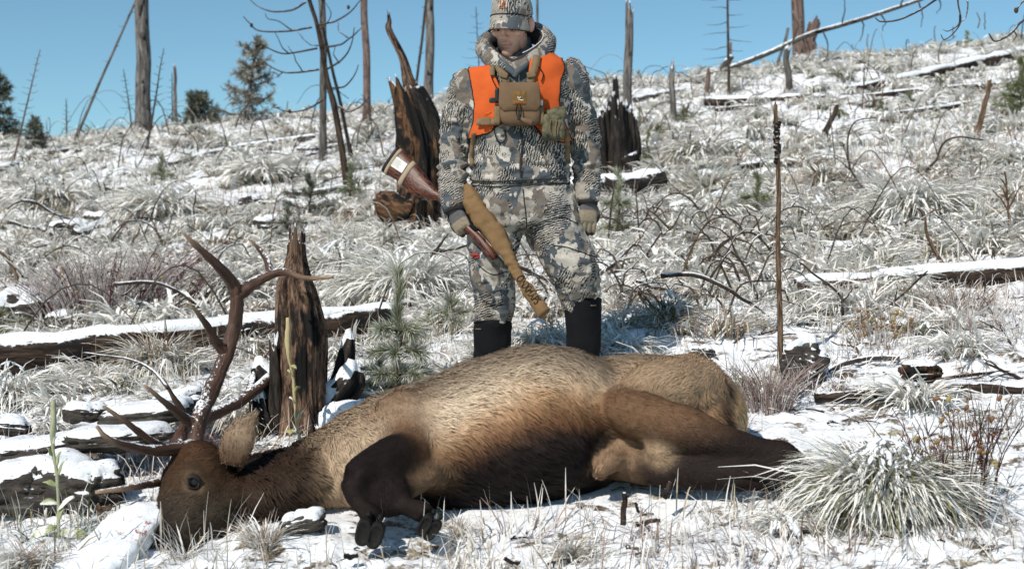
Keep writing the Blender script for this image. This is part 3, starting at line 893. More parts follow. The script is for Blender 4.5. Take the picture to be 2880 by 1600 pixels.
    # head: skull, face, jaw
    def hd(pts, ra, rb, col, fl=0.010):
        p = spline(np.array([P(*q) for q in pts]), 5)
        r1 = spline(np.asarray(ra, float)[:, None], 5)[:, 0]; r2 = spline(np.asarray(rb, float)[:, None], 5)[:, 0]
        V, Q, T, tc = tube(p, r1, r2, n=24, ref=(0, 1, 0.1))
        add(V, Q, T, col(V) if callable(col) else col, A(0.55, -0.1, 0.75), fl)
    def headcol(V):
        uu = CU + V[:, 0] / V[:, 1] * FP; vv = CV - V[:, 2] / V[:, 1] * FP
        c = mixc(HEAD * A(1.0, 0.85, 0.75), GREY * 0.20, smooth01((vv - 1330) / 110))
        c = mixc(c, DRK * 1.6, smooth01((505 - uu) / 40) * smooth01((vv - 1400) / 60))
        return c
    hd([(618, 1292, 5.16), (580, 1318, 5.12), (552, 1362, 5.06), (528, 1420, 4.98), (505, 1475, 4.90), (485, 1522, 4.83), (474, 1545, 4.80)], [0.075, 0.118, 0.125, 0.105, 0.082, 0.070, 0.045], [0.07, 0.10, 0.105, 0.088, 0.070, 0.062, 0.04], headcol, 0.015)
    hd([(640, 1365, 5.12), (622, 1410, 5.06), (590, 1455, 4.98), (545, 1498, 4.90), (510, 1535, 4.83)], [0.06, 0.085, 0.078, 0.055, 0.04], [0.07, 0.085, 0.07, 0.055, 0.04], headcol, 0.020)
    V, Q, T = ellipsoid(P(556, 1278, 5.10), (0.075, 0.09, 0.05), 18, 10); add(V, Q, T, HEAD * A(1.3, 1.05, 0.9), A(0.6, 0, 0.6), 0.016)
    # brow ridge round the eye
    V, Q, T = ellipsoid(P(536, 1350, 4.965), (0.045, 0.03, 0.05), 16, 10, rotm(0, 30, 0)); add(V, Q, T, HEAD * 1.2, A(0.6, 0, 0.6), 0.006)
    # ---- one continuous skin
    n0 = 0; VV = []; QQ = []; TT = []; CC = []; FF = []; LL = []
    for V, Q, T, c, f, l in prims:
        VV.append(V); QQ.append(Q + n0); TT.append(T + n0); CC.append(c); FF.append(f); LL.append(l); n0 += len(V)
    VV = np.concatenate(VV); CC = np.concatenate(CC); FF = np.concatenate(FF); LL = np.concatenate(LL)
    V, Q, T = remesh(VV, np.concatenate(QQ), np.concatenate(TT), 0.0125, 11, 0.5)
    kd = KDTree(len(VV))
    for i, p in enumerate(VV): kd.insert(p, i)
    kd.balance()
    idx = np.array([[h[1] for h in kd.find_n(p, 3)] for p in V])
    col = CC[idx].mean(1); flow = FF[idx].mean(1); fl = LL[idx].mean(1)
    col = relax(col, Q, len(V), 4); flow = relax(flow, Q, len(V), 10); fl = relax(fl, Q, len(V), 8)
    Nn = vnormals(V, Q, T)
    # muscle and loose skin
    V = V + Nn * (0.010 * fbm(V * A(6, 9, 9), 3, 21) + 0.004 * fbm(V * 24, 2, 22))[:, None]
    # eye socket
    ey = P(544, 1356, 5.02)
    # eye on the surface
    bv = bvh(V, Q, T)
    d = Vector(P(544, 1356, 5.0)).normalized()
    hit = bv.ray_cast(Vector((0, 0, 0)), d)
    ep = np.array(hit[0]) if hit[0] else ey
    dd = np.linalg.norm((V - ep) * A(1, 1, 0.8), axis=1)
    V = V - Nn * (0.012 * np.exp(-(dd / 0.022) ** 2))[:, None]
    ring = np.exp(-((dd - 0.034) / 0.010) ** 2); col = mixc(col, A(0.20, 0.135, 0.085), 0.55 * ring * (0.35 + 0.65 * smooth01((ep[2] + 0.01 - V[:, 2]) / 0.03))); 
    col = mixc(col, DRK * 0.6, np.exp(-(dd / 0.020) ** 4))
    fl = np.where(dd < 0.03, 0.003, fl)
    root = thing('elk', (P(1400, 1430, 5.3)[0], 5.3, gz(0, 5.3)), 'large bull elk lying dead on its side in the snow, antlers raised', 'elk')
    mb = MB(); mb.add(V, Q, T, col * 0.95)
    part('body', mb, M['hide'], root)
    # ---- coat: strands lying along the flow
    NF = 190000
    tri = np.vstack([Q[:, [0, 1, 2]], Q[:, [0, 2, 3]]] + ([T] if len(T) else []))
    Nn = vnormals(V, Q, T)
    ar = np.linalg.norm(np.cross(V[tri[:, 1]] - V[tri[:, 0]], V[tri[:, 2]] - V[tri[:, 0]]), axis=1)
    face = RNG.choice(len(tri), NF, p=ar / ar.sum())
    b = RNG.random((NF, 2)); sw = b.sum(1) > 1; b[sw] = 1 - b[sw]
    w = np.stack([1 - b.sum(1), b[:, 0], b[:, 1]], -1)[..., None]
    t3 = tri[face]
    r = (V[t3] * w).sum(1); nn = (Nn[t3] * w).sum(1); nn /= np.linalg.norm(nn, axis=1)[:, None]
    c = (col[t3] * w).sum(1); f = (flow[t3] * w).sum(1); L = (fl[t3] * w[..., 0]).sum(1)
    keep = (nn[:, 1] < 0.75) & (r[:, 2] > ground_z(r[:, 0], r[:, 1]) - 0.03)
    r, nn, c, f, L = r[keep], nn[keep], c[keep], f[keep], L[keep]; NF = len(r)
    swirl = np.stack([fbm(r * 9, 2, 51), fbm(r * 9, 2, 52), fbm(r * 9, 2, 53)], -1)
    clump = np.stack([vnoise(r * 45, 61), vnoise(r * 45, 62), vnoise(r * 45, 63)], -1)
    f = f + 0.65 * swirl + 0.25 * clump
    f = f - nn * (f * nn).sum(1)[:, None]; f /= np.linalg.norm(f, axis=1)[:, None] + 1e-9
    L = L * (0.6 + 0.8 * RNG.random(NF))
    lift = 0.07 + 0.13 * RNG.random(NF) + 0.10 * (clump[:, 0] > 0.3)
    sd = np.cross(nn, f); wd = (0.0009 + 0.0008 * RNG.random(NF)) * np.clip(L / 0.03, 0.75, 1.7)
    p0 = r - nn * 0.002
    p1 = r + f * (L * 0.55)[:, None] + nn * (L * lift)[:, None]
    p2 = r + f * L[:, None] + nn * (L * lift * 0.9)[:, None] - A(0, 0, 1) * (L * 0.12)[:, None]
    s1 = sd * wd[:, None]
    Vh = np.stack([p0 - s1, p0 + s1, p1 - s1 * 0.8, p1 + s1 * 0.8, p2], 1).reshape(-1, 3)
    k = np.arange(NF)[:, None] * 5
    Qh = k + np.array([[0, 1, 3, 2]]); Th = k + np.array([[2, 3, 4]])
    br = (0.84 + 0.34 * RNG.random(NF) + 0.14 * clump[:, 1])[:, None]
    lum = c.mean(1)[:, None]; tipc = np.clip(np.where(lum < 0.10, c * 1.7 + 0.008, c * 1.2 + 0.01), 0, 0.8)  # lighter hair tips, boosted on dark fur to paint in sunlit strands
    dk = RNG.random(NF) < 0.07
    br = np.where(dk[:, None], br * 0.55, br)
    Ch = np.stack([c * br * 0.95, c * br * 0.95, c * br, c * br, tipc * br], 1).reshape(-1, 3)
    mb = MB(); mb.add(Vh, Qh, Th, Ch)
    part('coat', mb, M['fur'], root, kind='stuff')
    # ---- ear: a leaf shaped cup
    ear_t = np.linspace(0, 1, 16)
    eb = P(652, 1304, 5.06); tip = P(716, 1168, 5.12); ax = tip - eb
    pts = eb + ax * ear_t[:, None] + A(-0.014, -0.02, 0.0) * np.sin(np.pi * ear_t)[:, None]
    wE = 0.056 * np.sin(np.pi * np.clip(ear_t * 0.84 + 0.15, 0, 1)) ** 0.75 + 0.002
    Ve, Qe, Te, tc = tube(pts, wE, 0.009 + 0.006 * np.sin(np.pi * ear_t), n=22, ref=(0.25, -1, 0.15))
    tcol = np.append(np.repeat(ear_t, 22), [0, 1])
    ec = mixc(A(0.16, 0.095, 0.058), A(0.36, 0.25, 0.165), smooth01((tcol - 0.15) / 0.5)) * (0.85 + 0.3 * fbm(Ve * 60, 2, 3))[:, None]
    mb = MB(); mb.add(Ve, Qe, Te, ec)
    nh = 2600; k = RNG.integers(0, 22 * 16, nh); rp = Ve[k] + RNG.normal(size=(nh, 3)) * 0.004; nrm = vnormals(Ve, Qe, Te)[k]
    fd = ax / np.linalg.norm(ax) + 0.5 * RNG.normal(size=(nh, 3)) * 0.4 + nrm * 0.25; fd /= np.linalg.norm(fd, axis=1)[:, None]
    ln = (0.010 + 0.012 * RNG.random(nh))[:, None]; sdv = np.cross(fd, nrm); sdv /= np.linalg.norm(sdv, axis=1)[:, None] + 1e-9
    Vh2 = np.stack([rp - sdv * 0.0012, rp + sdv * 0.0012, rp + fd * ln], 1).reshape(-1, 3)
    mb.add(Vh2, None, np.arange(nh * 3).reshape(-1, 3), np.repeat(ec[k] * (0.7 + 0.6 * RNG.random((nh, 1))), 3, 0))
    part('ear', mb, M['fur'], root)
    # ---- eye
    eye = MB()
    Ve, Qe, Te = ellipsoid(ep + A(0.002, 0.009, 0), (0.017, 0.013, 0.021), 20, 14, rotm(0, 20, 0))
    eye.add(Ve, Qe, Te)
    part('eye', eye, m_plain('elk_eye', (0.006, 0.006, 0.008), 0.22, 0.4, 0, 0.0), root)
    lid = MB(); a_ = np.linspace(0, 2 * np.pi, 25)
    nrm_ = np.array(hit[1]) if hit[1] else A(0, -1, 0); nrm_ = nrm_ if nrm_[1] < 0 else -nrm_
    ex_ = np.cross(A(0, 0, 1), nrm_); ex_ /= np.linalg.norm(ex_); ez_ = np.cross(nrm_, ex_)
    lp = ep + nrm_ * 0.001 + np.cos(a_)[:, None] * (ex_ * 0.0185 + ez_ * -0.006) + np.sin(a_)[:, None] * (ez_ * 0.0205 + ex_ * 0.004)
    add_tube(lid, lp, 0.0034, n=8, cap=False); add_tube(lid, (ep + nrm_ * 0.004 + np.cos(a_)[:, None] * (ex_ * 0.022 + ez_ * -0.006) + np.sin(a_)[:, None] * (ez_ * 0.019 + ex_ * 0.004))[1:12], np.array([0.003, 0.006, 0.008, 0.009, 0.0095, 0.0095, 0.009, 0.008, 0.007, 0.005, 0.003]), n=8); part('eyelid', lid, m_plain('dark_eyelid', (0.020, 0.013, 0.010), 0.6, 0.3, 0, 0.2), root)
    tear = MB(); add_tube(tear, spline([ep + A(-0.009, -0.004, -0.014), ep + A(-0.017, -0.006, -0.034), ep + A(-0.019, -0.005, -0.058)], 3), [0.008, 0.008, 0.0075, 0.007, 0.006, 0.0045, 0.002], n=8)
    part('tear_duct', tear, m_plain('tear_duct_skin', (0.014, 0.010, 0.009), 0.6, 0.2, 0, 0.1), root)
    # ---- hooves
    hoofm = m_plain('hoof_horn', (0.013, 0.012, 0.011), 0.7, 0.2, 0, 0.6)
    def hoof(c, rx, rz, face, lab=None):
        for s in (-1, 1):
            mb = MB()
            cc = np.asarray(c) + A(s * rx * 0.42, 0, 0) @ rotm(0, face, 0).T
            Vq, Qq, Tq = ellipsoid((0, 0, 0), (rx * 0.56, 0.045, rz), 18, 12, None, 2.6)
            Vq[:, 1] = np.where(Vq[:, 1] < -0.028, -0.028 + 0.25 * (np.hypot(Vq[:, 0] / (rx * 0.56), Vq[:, 2] / rz) < 0.75) * 0.03, Vq[:, 1])
            Vq = Vq @ rotm(0, face + s * 4, 0).T + cc
            mb.add(Vq, Qq, Tq)
            part('hoof', mb, hoofm, root)
        mb = MB()
        for s in (-1, 1):
            Vq, Qq, Tq = ellipsoid(np.asarray(c) + A(s * rx * 0.4, 0.03, rz * 1.15) @ rotm(0, face, 0).T, (rx * 0.22, 0.02, rx * 0.28), 10, 8)
            mb.add(Vq, Qq, Tq)
        part('dewclaw', mb, hoofm, root)
    hoof(P(1040, 1499, 4.61), 0.048, 0.046, 15)
    hoof(P(1206, 1482, 4.66), 0.036, 0.040, 35)
    # ---- tail
    mb = MB(); p = spline([P(2040, 1120, 5.56), P(2062, 1150, 5.50), P(2066, 1182, 5.44)], 4)
    add_tube(mb, p, np.linspace(0.026, 0.012, len(p)), n=10, col=A(0.03, 0.018, 0.013))
    part('tail', mb, M['hide'], root)
    # ---- antlers
    HORN = A(0.092, 0.046, 0.029); TIPC = A(0.40, 0.27, 0.17)
    am = m_antler()
    def horn(name, paths):
        mb = MB()
        for q in paths:
            pts, r0, r1 = q[0], q[1], q[2]
            p = spline(np.array([P(*a) for a in pts]), 7)
            m = len(p); t = np.linspace(0, 1, m)
            r = 0.88 * (r0 + (r1 - r0) * t ** 1.15)
            if len(q) > 3: r = r * (1 + q[3] * np.exp(-(t / 0.06) ** 2))
            V, Q, T, tc = tube(p, r, n=14, rough=0.20, rscale=130, seed=len(mb.v) + 3)
            tt = np.append(np.repeat(t, 14), [0, 1])
            e = (smooth01((tt - 0.55) / 0.45) ** 1.5 * (0.9 if r1 < 0.009 else 0.0))[:, None]
            mb.add(V, Q, T, HORN * (1 - e) + TIPC * e, tc + len(mb.v) * 1.7)
        return part(name, mb, am, root)
    horn('antler', [
        ([(553, 1285, 5.17), (550, 1240, 5.17), (566, 1165, 5.24), (605, 1075, 5.34), (640, 985, 5.42), (662, 900, 5.46), (668, 822, 5.46)], 0.036, 0.029, 0.25),
        ([(668, 835, 5.46), (652, 795, 5.44), (600, 735, 5.36), (550, 690, 5.30), (515, 655, 5.27)], 0.032, 0.005),
        ([(668, 832, 5.46), (700, 806, 5.48), (745, 780, 5.50), (795, 764, 5.48), (860, 782, 5.42), (936, 780, 5.34)], 0.030, 0.006),
        ([(762, 775, 5.50), (752, 735, 5.56), (728, 700, 5.62), (700, 672, 5.66)], 0.019, 0.005),
        ([(636, 995, 5.41), (610, 965, 5.38), (575, 905, 5.31), (533, 852, 5.25)], 0.027, 0.005),
        ([(558, 1195, 5.21), (522, 1178, 5.18), (468, 1135, 5.08), (406, 1082, 5.00)], 0.027, 0.005),
        ([(548, 1252, 5.16), (500, 1262, 5.08), (430, 1266, 4.98), (350, 1252, 4.88), (300, 1230, 4.82), (272, 1198, 4.80)], 0.030, 0.006)])
    horn('antler', [
        ([(525, 1290, 5.26), (505, 1255, 5.36), (520, 1210, 5.50), (590, 1170, 5.68), (680, 1125, 5.86), (760, 1060, 6.0)], 0.035, 0.024, 0.25),
        ([(515, 1275, 5.30), (470, 1262, 5.24), (420, 1235, 5.18), (345, 1180, 5.10), (290, 1142, 5.06)], 0.024, 0.006),
        ([(508, 1225, 5.44), (520, 1175, 5.42), (490, 1120, 5.38), (457, 1062, 5.36)], 0.022, 0.005),
        ([(510, 1330, 5.18), (455, 1352, 5.08), (380, 1368, 4.98), (268, 1384, 4.90)], 0.024, 0.007),
        ([(700, 1110, 5.90), (720, 1040, 6.05), (760, 980, 6.2)], 0.020, 0.005)])
    return V
build_elk()
# ------------------------------------------------------------------ the hunter
M['camo'] = m_camo('camouflage_jacket_cloth', 0.1, 0.0)
M['camo_tr'] = m_camo('camouflage_trouser_cloth', -0.25, 4.3, 0.6)
M['camo_cap'] = m_camo('camouflage_cap_cloth', 0.3, 9.7, 0.3)
M['orange'] = m_cloth('blaze_orange_cloth', (0.60, 0.108, 0.026), 0.15, 12, 0.85, 0.25)
M['black_cloth'] = m_cloth('black_gaiter_cloth', (0.011, 0.011, 0.013), 0.3, 14, 0.8, 0.5)
M['trim'] = m_cloth('black_binding', (0.012, 0.012, 0.012), 0.2, 30, 0.8, 0.2)
M['tan'] = m_cloth('tan_pack_cloth', (0.165, 0.105, 0.062), 0.18, 18, 0.85, 0.35, 700)
M['webbing'] = m_cloth('tan_webbing', (0.21, 0.145, 0.083), 0.2, 40, 0.85, 0.3, 900)
M['cover'] = m_cloth('tan_cover_cloth', (0.21, 0.128, 0.062), 0.2, 14, 0.8, 0.6)
M['green_camo'] = m_cloth('mottled_green_pouch_cloth', (0.17, 0.155, 0.095), 0.7, 34, 0.85, 0.7)
M['lining'] = m_cloth('dark_hood_lining', (0.045, 0.038, 0.038), 0.3, 20, 0.85, 0.4)
M['gaiter_scarf'] = m_cloth('grey_neck_scarf', (0.14, 0.16, 0.17), 0.6, 30, 0.85, 0.6)
M['glove_knit'] = m_cloth('grey_glove_knit', (0.13, 0.125, 0.125), 0.3, 60, 0.9, 0.4, 300)
M['glove_tan'] = m_cloth('tan_glove_leather', (0.30, 0.245, 0.175), 0.2, 25, 0.7, 0.3)
M['glove'] = m_attr('glove_cloth_and_leather', 0.8, 0.15, 0.3, 90)
M['black_plastic'] = m_plain('black_plastic', (0.012, 0.012, 0.013), 0.35, 0.5)
M['steel'] = m_plain('blued_steel', (0.018, 0.018, 0.020), 0.3, 0.5, 0.6)
M['white'] = m_plain('white_paper', (0.72, 0.70, 0.66), 0.7, 0.2)
M['ink'] = m_plain('black_ink', (0.012, 0.011, 0.010), 0.7, 0.2)
M['orange_ink'] = m_plain('orange_thread', (0.55, 0.13, 0.02), 0.7, 0.2)
M['rubber'] = m_plain('black_rubber', (0.010, 0.010, 0.010), 0.6, 0.3)
M['walnut'] = m_riflewood()
M['skin'] = m_skin()
PY = 6.6
PX = PY / FP

def cat_prims(pr):
    n0 = 0; VV = []; QQ = []; TT = []
    for V, Q, T in pr:
        VV.append(V); QQ.append(np.asarray(Q) + n0); TT.append(np.asarray(T) + n0); n0 += len(V)
    return np.concatenate(VV), np.concatenate(QQ), np.concatenate(TT)

def limb(pts, sub=5, n=20, power=2.0, flat=1.0):
    """pts: u, v, dy, radius in photo pixels"""
    q = spline(np.asarray(pts, float), sub)
    p = np.stack([P(a[0], a[1], PY + a[2]) for a in q])
    V, Q, T, tc = tube(p, q[:, 3] * PX, q[:, 3] * PX * flat, n=n, ref=(0, 1, 0), power=power)
    return V, Q, T

def trunk_loft(rows, sub=5, n=40, power=2.35):
    """rows: v, u_left, u_right, half depth px, dy"""
    q = spline(np.asarray(rows, float), sub)
    p = np.stack([P((a[1] + a[2]) / 2, a[0], PY + a[4]) for a in q])
    V, Q, T, tc = tube(p, (q[:, 2] - q[:, 1]) / 2 * PX, q[:, 3] * PX, n=n, ref=(0, 1, 0), power=power)
    return V, Q, T

def ribbon(mb, pts, width, normal, thick=0.004, col=None):
    """flat strap along pts lying against the surface whose outward normals are given"""
    p = np.asarray(pts, float); nn = np.asarray(normal, float)
    if nn.ndim == 1: nn = np.broadcast_to(nn, p.shape)
    t = np.gradient(p, axis=0); t /= np.linalg.norm(t, axis=1)[:, None]
    s = np.cross(t, nn); s /= np.linalg.norm(s, axis=1)[:, None]
    w = np.broadcast_to(np.asarray(width, float), (len(p),))[:, None] / 2
    V = np.stack([p - s * w, p + s * w, p + s * w + nn * thick, p - s * w + nn * thick], 1).reshape(-1, 3)
    m = len(p); i = np.arange(m - 1)[:, None] * 4; j = np.arange(4)[None]; j2 = (j + 1) % 4
    Q = np.stack([i + j, i + j2, i + 4 + j2, i + 4 + j], -1).reshape(-1, 4)
    Q = np.vstack([Q, [[3, 2, 1, 0]], [[(m - 1) * 4 + a for a in (0, 1, 2, 3)]]])
    mb.add(V, Q, None, col)

def rbox(c, size, rot=None, bev=0.2, n=5):
    """rounded box: dense superellipsoid"""
    V, Q, T = ellipsoid((0, 0, 0), (1, 1, 1), 32, 16, None, 2.0)
    d = np.abs(V) ** 7
    V = V / (d.sum(1) ** (1 / 7.0))[:, None]
    V = V * np.asarray(size, float) / 2
    if rot is not None: V = V @ np.asarray(rot).T
    return V + np.asarray(c, float), Q, T

def inpoly(u, v, poly):
    r = np.zeros(len(u), bool); n = len(poly)
    for i in range(n):
        x1, y1 = poly[i]; x2, y2 = poly[(i + 1) % n]
        c = ((y1 > v) != (y2 > v)) & (u < (x2 - x1) * (v - y1) / (y2 - y1 + 1e-9) + x1)
        r ^= c
    return r

def build_person():
    feet = P(1510, 1105, PY)
    root = thing('person', (feet[0], PY, gz(feet[0], PY)), 'person in camouflage and blaze orange vest standing behind the elk, looking down', 'person')
    # ---------------- jacket: torso and sleeves in one surface
    torso = trunk_loft([(172, 1412, 1486, 40, 0.004), (180, 1378, 1518, 56, 0.003), (190, 1338, 1562, 68, 0.002), (208, 1304, 1598, 80, 0.0), (245, 1302, 1610, 86, 0.0), (300, 1312, 1610, 90, -0.005), (360, 1322, 1604, 91, -0.01), (420, 1328, 1598, 90, -0.01), (462, 1330, 1596, 90, -0.01), (492, 1329, 1597, 96, -0.01), (510, 1328, 1598, 99, -0.01), (520, 1330, 1596, 92, -0.01)], n=48)
    armL = limb([(1335, 208, 0.01, 38), (1318, 232, 0.01, 48), (1305, 285, 0.02, 47), (1289, 340, 0.04, 44), (1280, 400, 0.05, 40), (1275, 450, 0.02, 36), (1272, 510, -0.04, 34), (1275, 560, -0.09, 31), (1281, 588, -0.11, 28)])
    armR = limb([(1578, 205, 0.01, 38), (1598, 226, 0.01, 48), (1615, 285, 0.01, 46), (1633, 340, 0.02, 43), (1643, 400, 0.03, 39), (1647, 450, 0.01, 35), (1650, 510, -0.02, 33), (1652, 548, -0.04, 32), (1653, 568, -0.05, 28)])
    V, Q, T = remesh(*cat_prims([torso, armL, armR]), 0.0075, 5, 0.5)
    N = vnormals(V, Q, T)
    u = CU + V[:, 0] / V[:, 1] * FP; v = CV - V[:, 2] / V[:, 1] * FP
    arm = smooth01((1322 - u) / 15) + smooth01((u - 1605) / 15)
    q = V * A(9, 9, 15) + 0.5 * np.stack([fbm(V * 6, 2, 1), fbm(V * 6, 2, 2), fbm(V * 6, 2, 3)], -1)
    fold = 1 - np.abs(fbm(q, 2, 8)) * 2.6
    f2 = 1 - np.abs(fbm(V * A(14, 14, 30) + A(0, 0, 3), 2, 12)) * 2.4
    waist = np.exp(-((v - 478) / 30) ** 2) + 0.8 * np.exp(-((v - 400) / 26) ** 2) * arm
    V = V + N * (0.009 * fold + 0.0055 * f2 * (0.4 + arm * 0.8 + waist) + 0.006 * waist * np.sin(V[:, 2] * 150 + 3 * fbm(V * 9, 2, 5)))[:, None]
    V[:, 2] += (u - 1450) * PX * 0.075 * smooth01((340 - v) / 150)      # shoulders tilt as he leans on one leg
    jb = bvh(V, Q, T)
    JV, JQ, JT = V, Q, T
    mb = MB(); mb.add(V, Q, T)
    jacket = part('jacket', mb, M['camo'], root)
    def onfront(uu, vv, lift=0.004, tree=jb):
        """point on the front of the clothes at pixel uu, vv of the person's own front view"""
        d = Vector(P(uu, vv, 1.0)).normalized()
        h = tree.ray_cast(Vector((0, 0, 0)), d)
        if h[0] is None: p = P(uu, vv, PY - 0.12); return p, A(0, -1, 0)
        n = np.array(h[1]); 
        if np.dot(n, np.array(d)) > 0: n = -n
        return np.array(h[0]) + n * lift, n
    # zip, cuffs, hem
    mb = MB(); pts = []; nn = []
    for vv in np.linspace(362, 498, 22):
        p, n = onfront(1466 + 3 * math.sin(vv * 0.05), vv, 0.003); pts.append(p); nn.append(A(0, -1, 0))
    ribbon(mb, pts, 0.010, np.array(nn), 0.003); part('zip', mb, M['lining'], jacket)
    mb = MB()
    for vv, gx, gd in ((503, 141, 103), (517, 138, 98)):
        pp = []
        for a in np.linspace(0, 2 * np.pi, 61):
            e = 2 / 2.35; cx = np.sign(np.cos(a)) * abs(np.cos(a)) ** e; sy = np.sign(np.sin(a)) * abs(np.sin(a)) ** e
            pp.append(P(1463 + gx * cx, vv + 4 * math.sin(2 * a) + 5 * max(0, -sy), PY - 0.01 + gd * PX * sy))
        add_tube(mb, np.array(pp), 0.0032, n=6, cap=False)
    part('hem', mb, M['lining'], jacket)
    # ---------------- trousers
    hip = trunk_loft([(498, 1338, 1590, 84, -0.01), (540, 1328, 1602, 92, -0.01), (590, 1322, 1622, 93, -0.005), (630, 1322, 1634, 86, 0.0), (650, 1330, 1630, 70, 0.0)], n=40, power=2.4)
    legL = limb([(1395, 600, 0.0, 78), (1392, 650, -0.01, 74), (1388, 700, -0.03, 68), (1386, 760, -0.05, 58), (1388, 800, -0.04, 54), (1391, 850, -0.01, 51), (1391, 885, 0.0, 53), (1391, 908, 0.0, 48)])
    legR = limb([(1548, 600, 0.0, 82), (1562, 650, -0.01, 79), (1585, 700, -0.03, 72), (1608, 745, -0.05, 65), (1620, 780, -0.04, 59), (1630, 815, -0.02, 55), (1636, 845, 0.0, 53), (1639, 872, 0.0, 48)])
    V, Q, T = remesh(*cat_prims([hip, legL, legR]), 0.0075, 5, 0.5)
    N = vnormals(V, Q, T)
    v = CV - V[:, 2] / V[:, 1] * FP
    knee = np.exp(-((v - 790) / 60) ** 2)
    fold = 1 - np.abs(fbm(V * A(10, 10, 12) + A(3, 0, 0), 2, 33)) * 2.6
    f2 = 1 - np.abs(fbm(V * A(16, 16, 26), 2, 34)) * 2.4
    V = V + N * (0.011 * fold + 0.0065 * f2 * (0.5 + knee))[:, None]
    tb = bvh(V, Q, T)
    mb = MB(); mb.add(V, Q, T); trousers = part('trousers', mb, M['camo_tr'], root)
    for line in ([(1470, 530), (1476, 580), (1482, 640)], [(1490, 640), (1530, 622), (1580, 612), (1625, 630)], [(1555, 690), (1600, 697), (1650, 715), (1672, 722)], [(1345, 745), (1385, 772), (1435, 760)]):
        pts = [onfront(a[0], a[1], 0.002, tb)[0] for a in spline(line, 5)]
        mb = MB(); add_tube(mb, np.array(pts), 0.0022, n=5); part('seam', mb, M['trim'], trousers)
    mb = MB()
    for a, b in (((1323, 714), (1350, 718)), ((1328, 722), (1346, 712)), ((1336, 726), (1350, 722))):
        pp = [onfront(*(np.array(a) * (1 - t) + np.array(b) * t), 0.003, tb) for t in np.linspace(0, 1, 4)]
        ribbon(mb, [x[0] for x in pp], 0.006, A(0, -1, 0), 0.002)
    part('emblem', mb, m_plain('red_thread', (0.45, 0.05, 0.03), 0.7, 0.2), trousers)
    # ---------------- gaiters and boots
    for (cu, v0, r0, cu2, tagu) in ((1386, 906, 54, 1383, 1346), (1640, 840, 53, 1640, 1668)):
        rows = [(cu, v0, 0.0, r0 + 1), (cu, v0 + 12, 0.0, r0), (cu, v0 + 70, 0.01, r0 - 2), (cu2, 1000, 0.015, r0 - 5), (cu2, 1050, 0.01, r0 - 4), (cu2 - 2, 1085, 0.0, r0 + 2)]
        V, Q, T = limb(rows, 8, 30)
        N = vnormals(V, Q, T)
        V = V + N * (0.011 * fbm(V * A(12, 12, 8), 3, int(cu)) + 0.004 * fbm(V * 40, 2, 3))[:, None]
        mb = MB(); mb.add(V, Q, T); g = part('gaiter', mb, M['black_cloth'], root)
        mb = MB(); gt = bvh(V, Q, T)
        pp = [onfront(tagu + d, v0 + 19, 0.002, gt)[0] for d in (-8, 0, 8)]
        ribbon(mb, pp, 0.005, A(0, -1, 0), 0.002); part('brand_tag', mb, M['webbing'], g)
        c = P(cu2, 1100, PY); z = gz(c[0], PY)
        sole = [A(c[0], PY + 0.07, z + 0.05), A(c[0], PY, z + 0.055), A(c[0] - 0.01, PY - 0.09, z + 0.05), A(c[0] - 0.015, PY - 0.17, z + 0.04), A(c[0] - 0.015, PY - 0.20, z + 0.035)]
        p = spline(sole, 5); V, Q, T, tc = tube(p, np.interp(np.linspace(0, 1, len(p)), [0, .2, .6, .9, 1], [.03, .045, .052, .045, .02]), np.interp(np.linspace(0, 1, len(p)), [0, .2, .6, .9, 1], [.03, .07, .055, .04, .02]), n=18, ref=(1, 0, 0), power=2.6)
        mb = MB(); mb.add(V, Q, T); part('boot', mb, M['rubber'], root)
    # ---------------- head and neck
    HO = P(1440, 75, PY - 0.005)
    HR = rotm(23, 0, 0); HR = rotm(0, 3, 0) @ rotm(0, 0, -22) @ HR
    def H(p): return np.asarray(p, float) * 1.10 @ HR.T + HO
    pr = []
    def he(c, r, rot=None, n=24, m=16): pr.append(ellipsoid(c, r, n, m, rot))
    he((0, 0.018, 0.052), (0.076, 0.096, 0.086))
    he((0, -0.028, -0.005), (0.066, 0.062, 0.078))
    he((0, -0.046, -0.062), (0.050, 0.044, 0.050))
    he((0, -0.074, -0.093), (0.026, 0.021, 0.022))
    he((0, -0.058, 0.030), (0.056, 0.030, 0.022))
    for s in (-1, 1):
        he((s * 0.042, -0.062, -0.012), (0.024, 0.022, 0.020))
        he((s * 0.046, -0.012, -0.062), (0.018, 0.036, 0.036), rotm(-25, 0, 0))
        he((s * 0.012, -0.098, -0.026), (0.010, 0.012, 0.009))
        he((s * 0.079, 0.022, 0.0), (0.010, 0.020, 0.032), rotm(-12, 0, s * -20))
    he((0, -0.089, 0.008), (0.0115, 0.018, 0.032), rotm(-18, 0, 0))
    he((0, -0.104, -0.022), (0.012, 0.012, 0.011))
    he((0, -0.086, -0.052), (0.024, 0.014, 0.009))
    he((0, -0.085, -0.066), (0.021, 0.013, 0.008))
    pr.append(tube(np.array([(0, 0.012, -0.02), (0, 0.02, -0.08), (0, 0.035, -0.15), (0, 0.045, -0.20)]), [0.052, 0.055, 0.058, 0.065], n=24)[:3])
    V, Q, T = remesh(*cat_prims(pr), 0.0036, 4, 0.5)
    for s in (-1, 1):                       # eye sockets
        d = np.linalg.norm((V - A(s * 0.031, -0.086, 0.008)) * A(1, 1, 1.5), axis=1)
        V[:, 1] += 0.012 * np.exp(-(d / 0.017) ** 2)
    d = np.abs(V[:, 2] + 0.0585); mm = (V[:, 1] < -0.085) & (np.abs(V[:, 0]) < 0.024)
    V[:, 1] += np.where(mm, 0.006 * np.exp(-(d / 0.003) ** 2), 0)
    SK = A(0.64, 0.385, 0.285); colr = np.broadcast_to(SK, V.shape).copy()
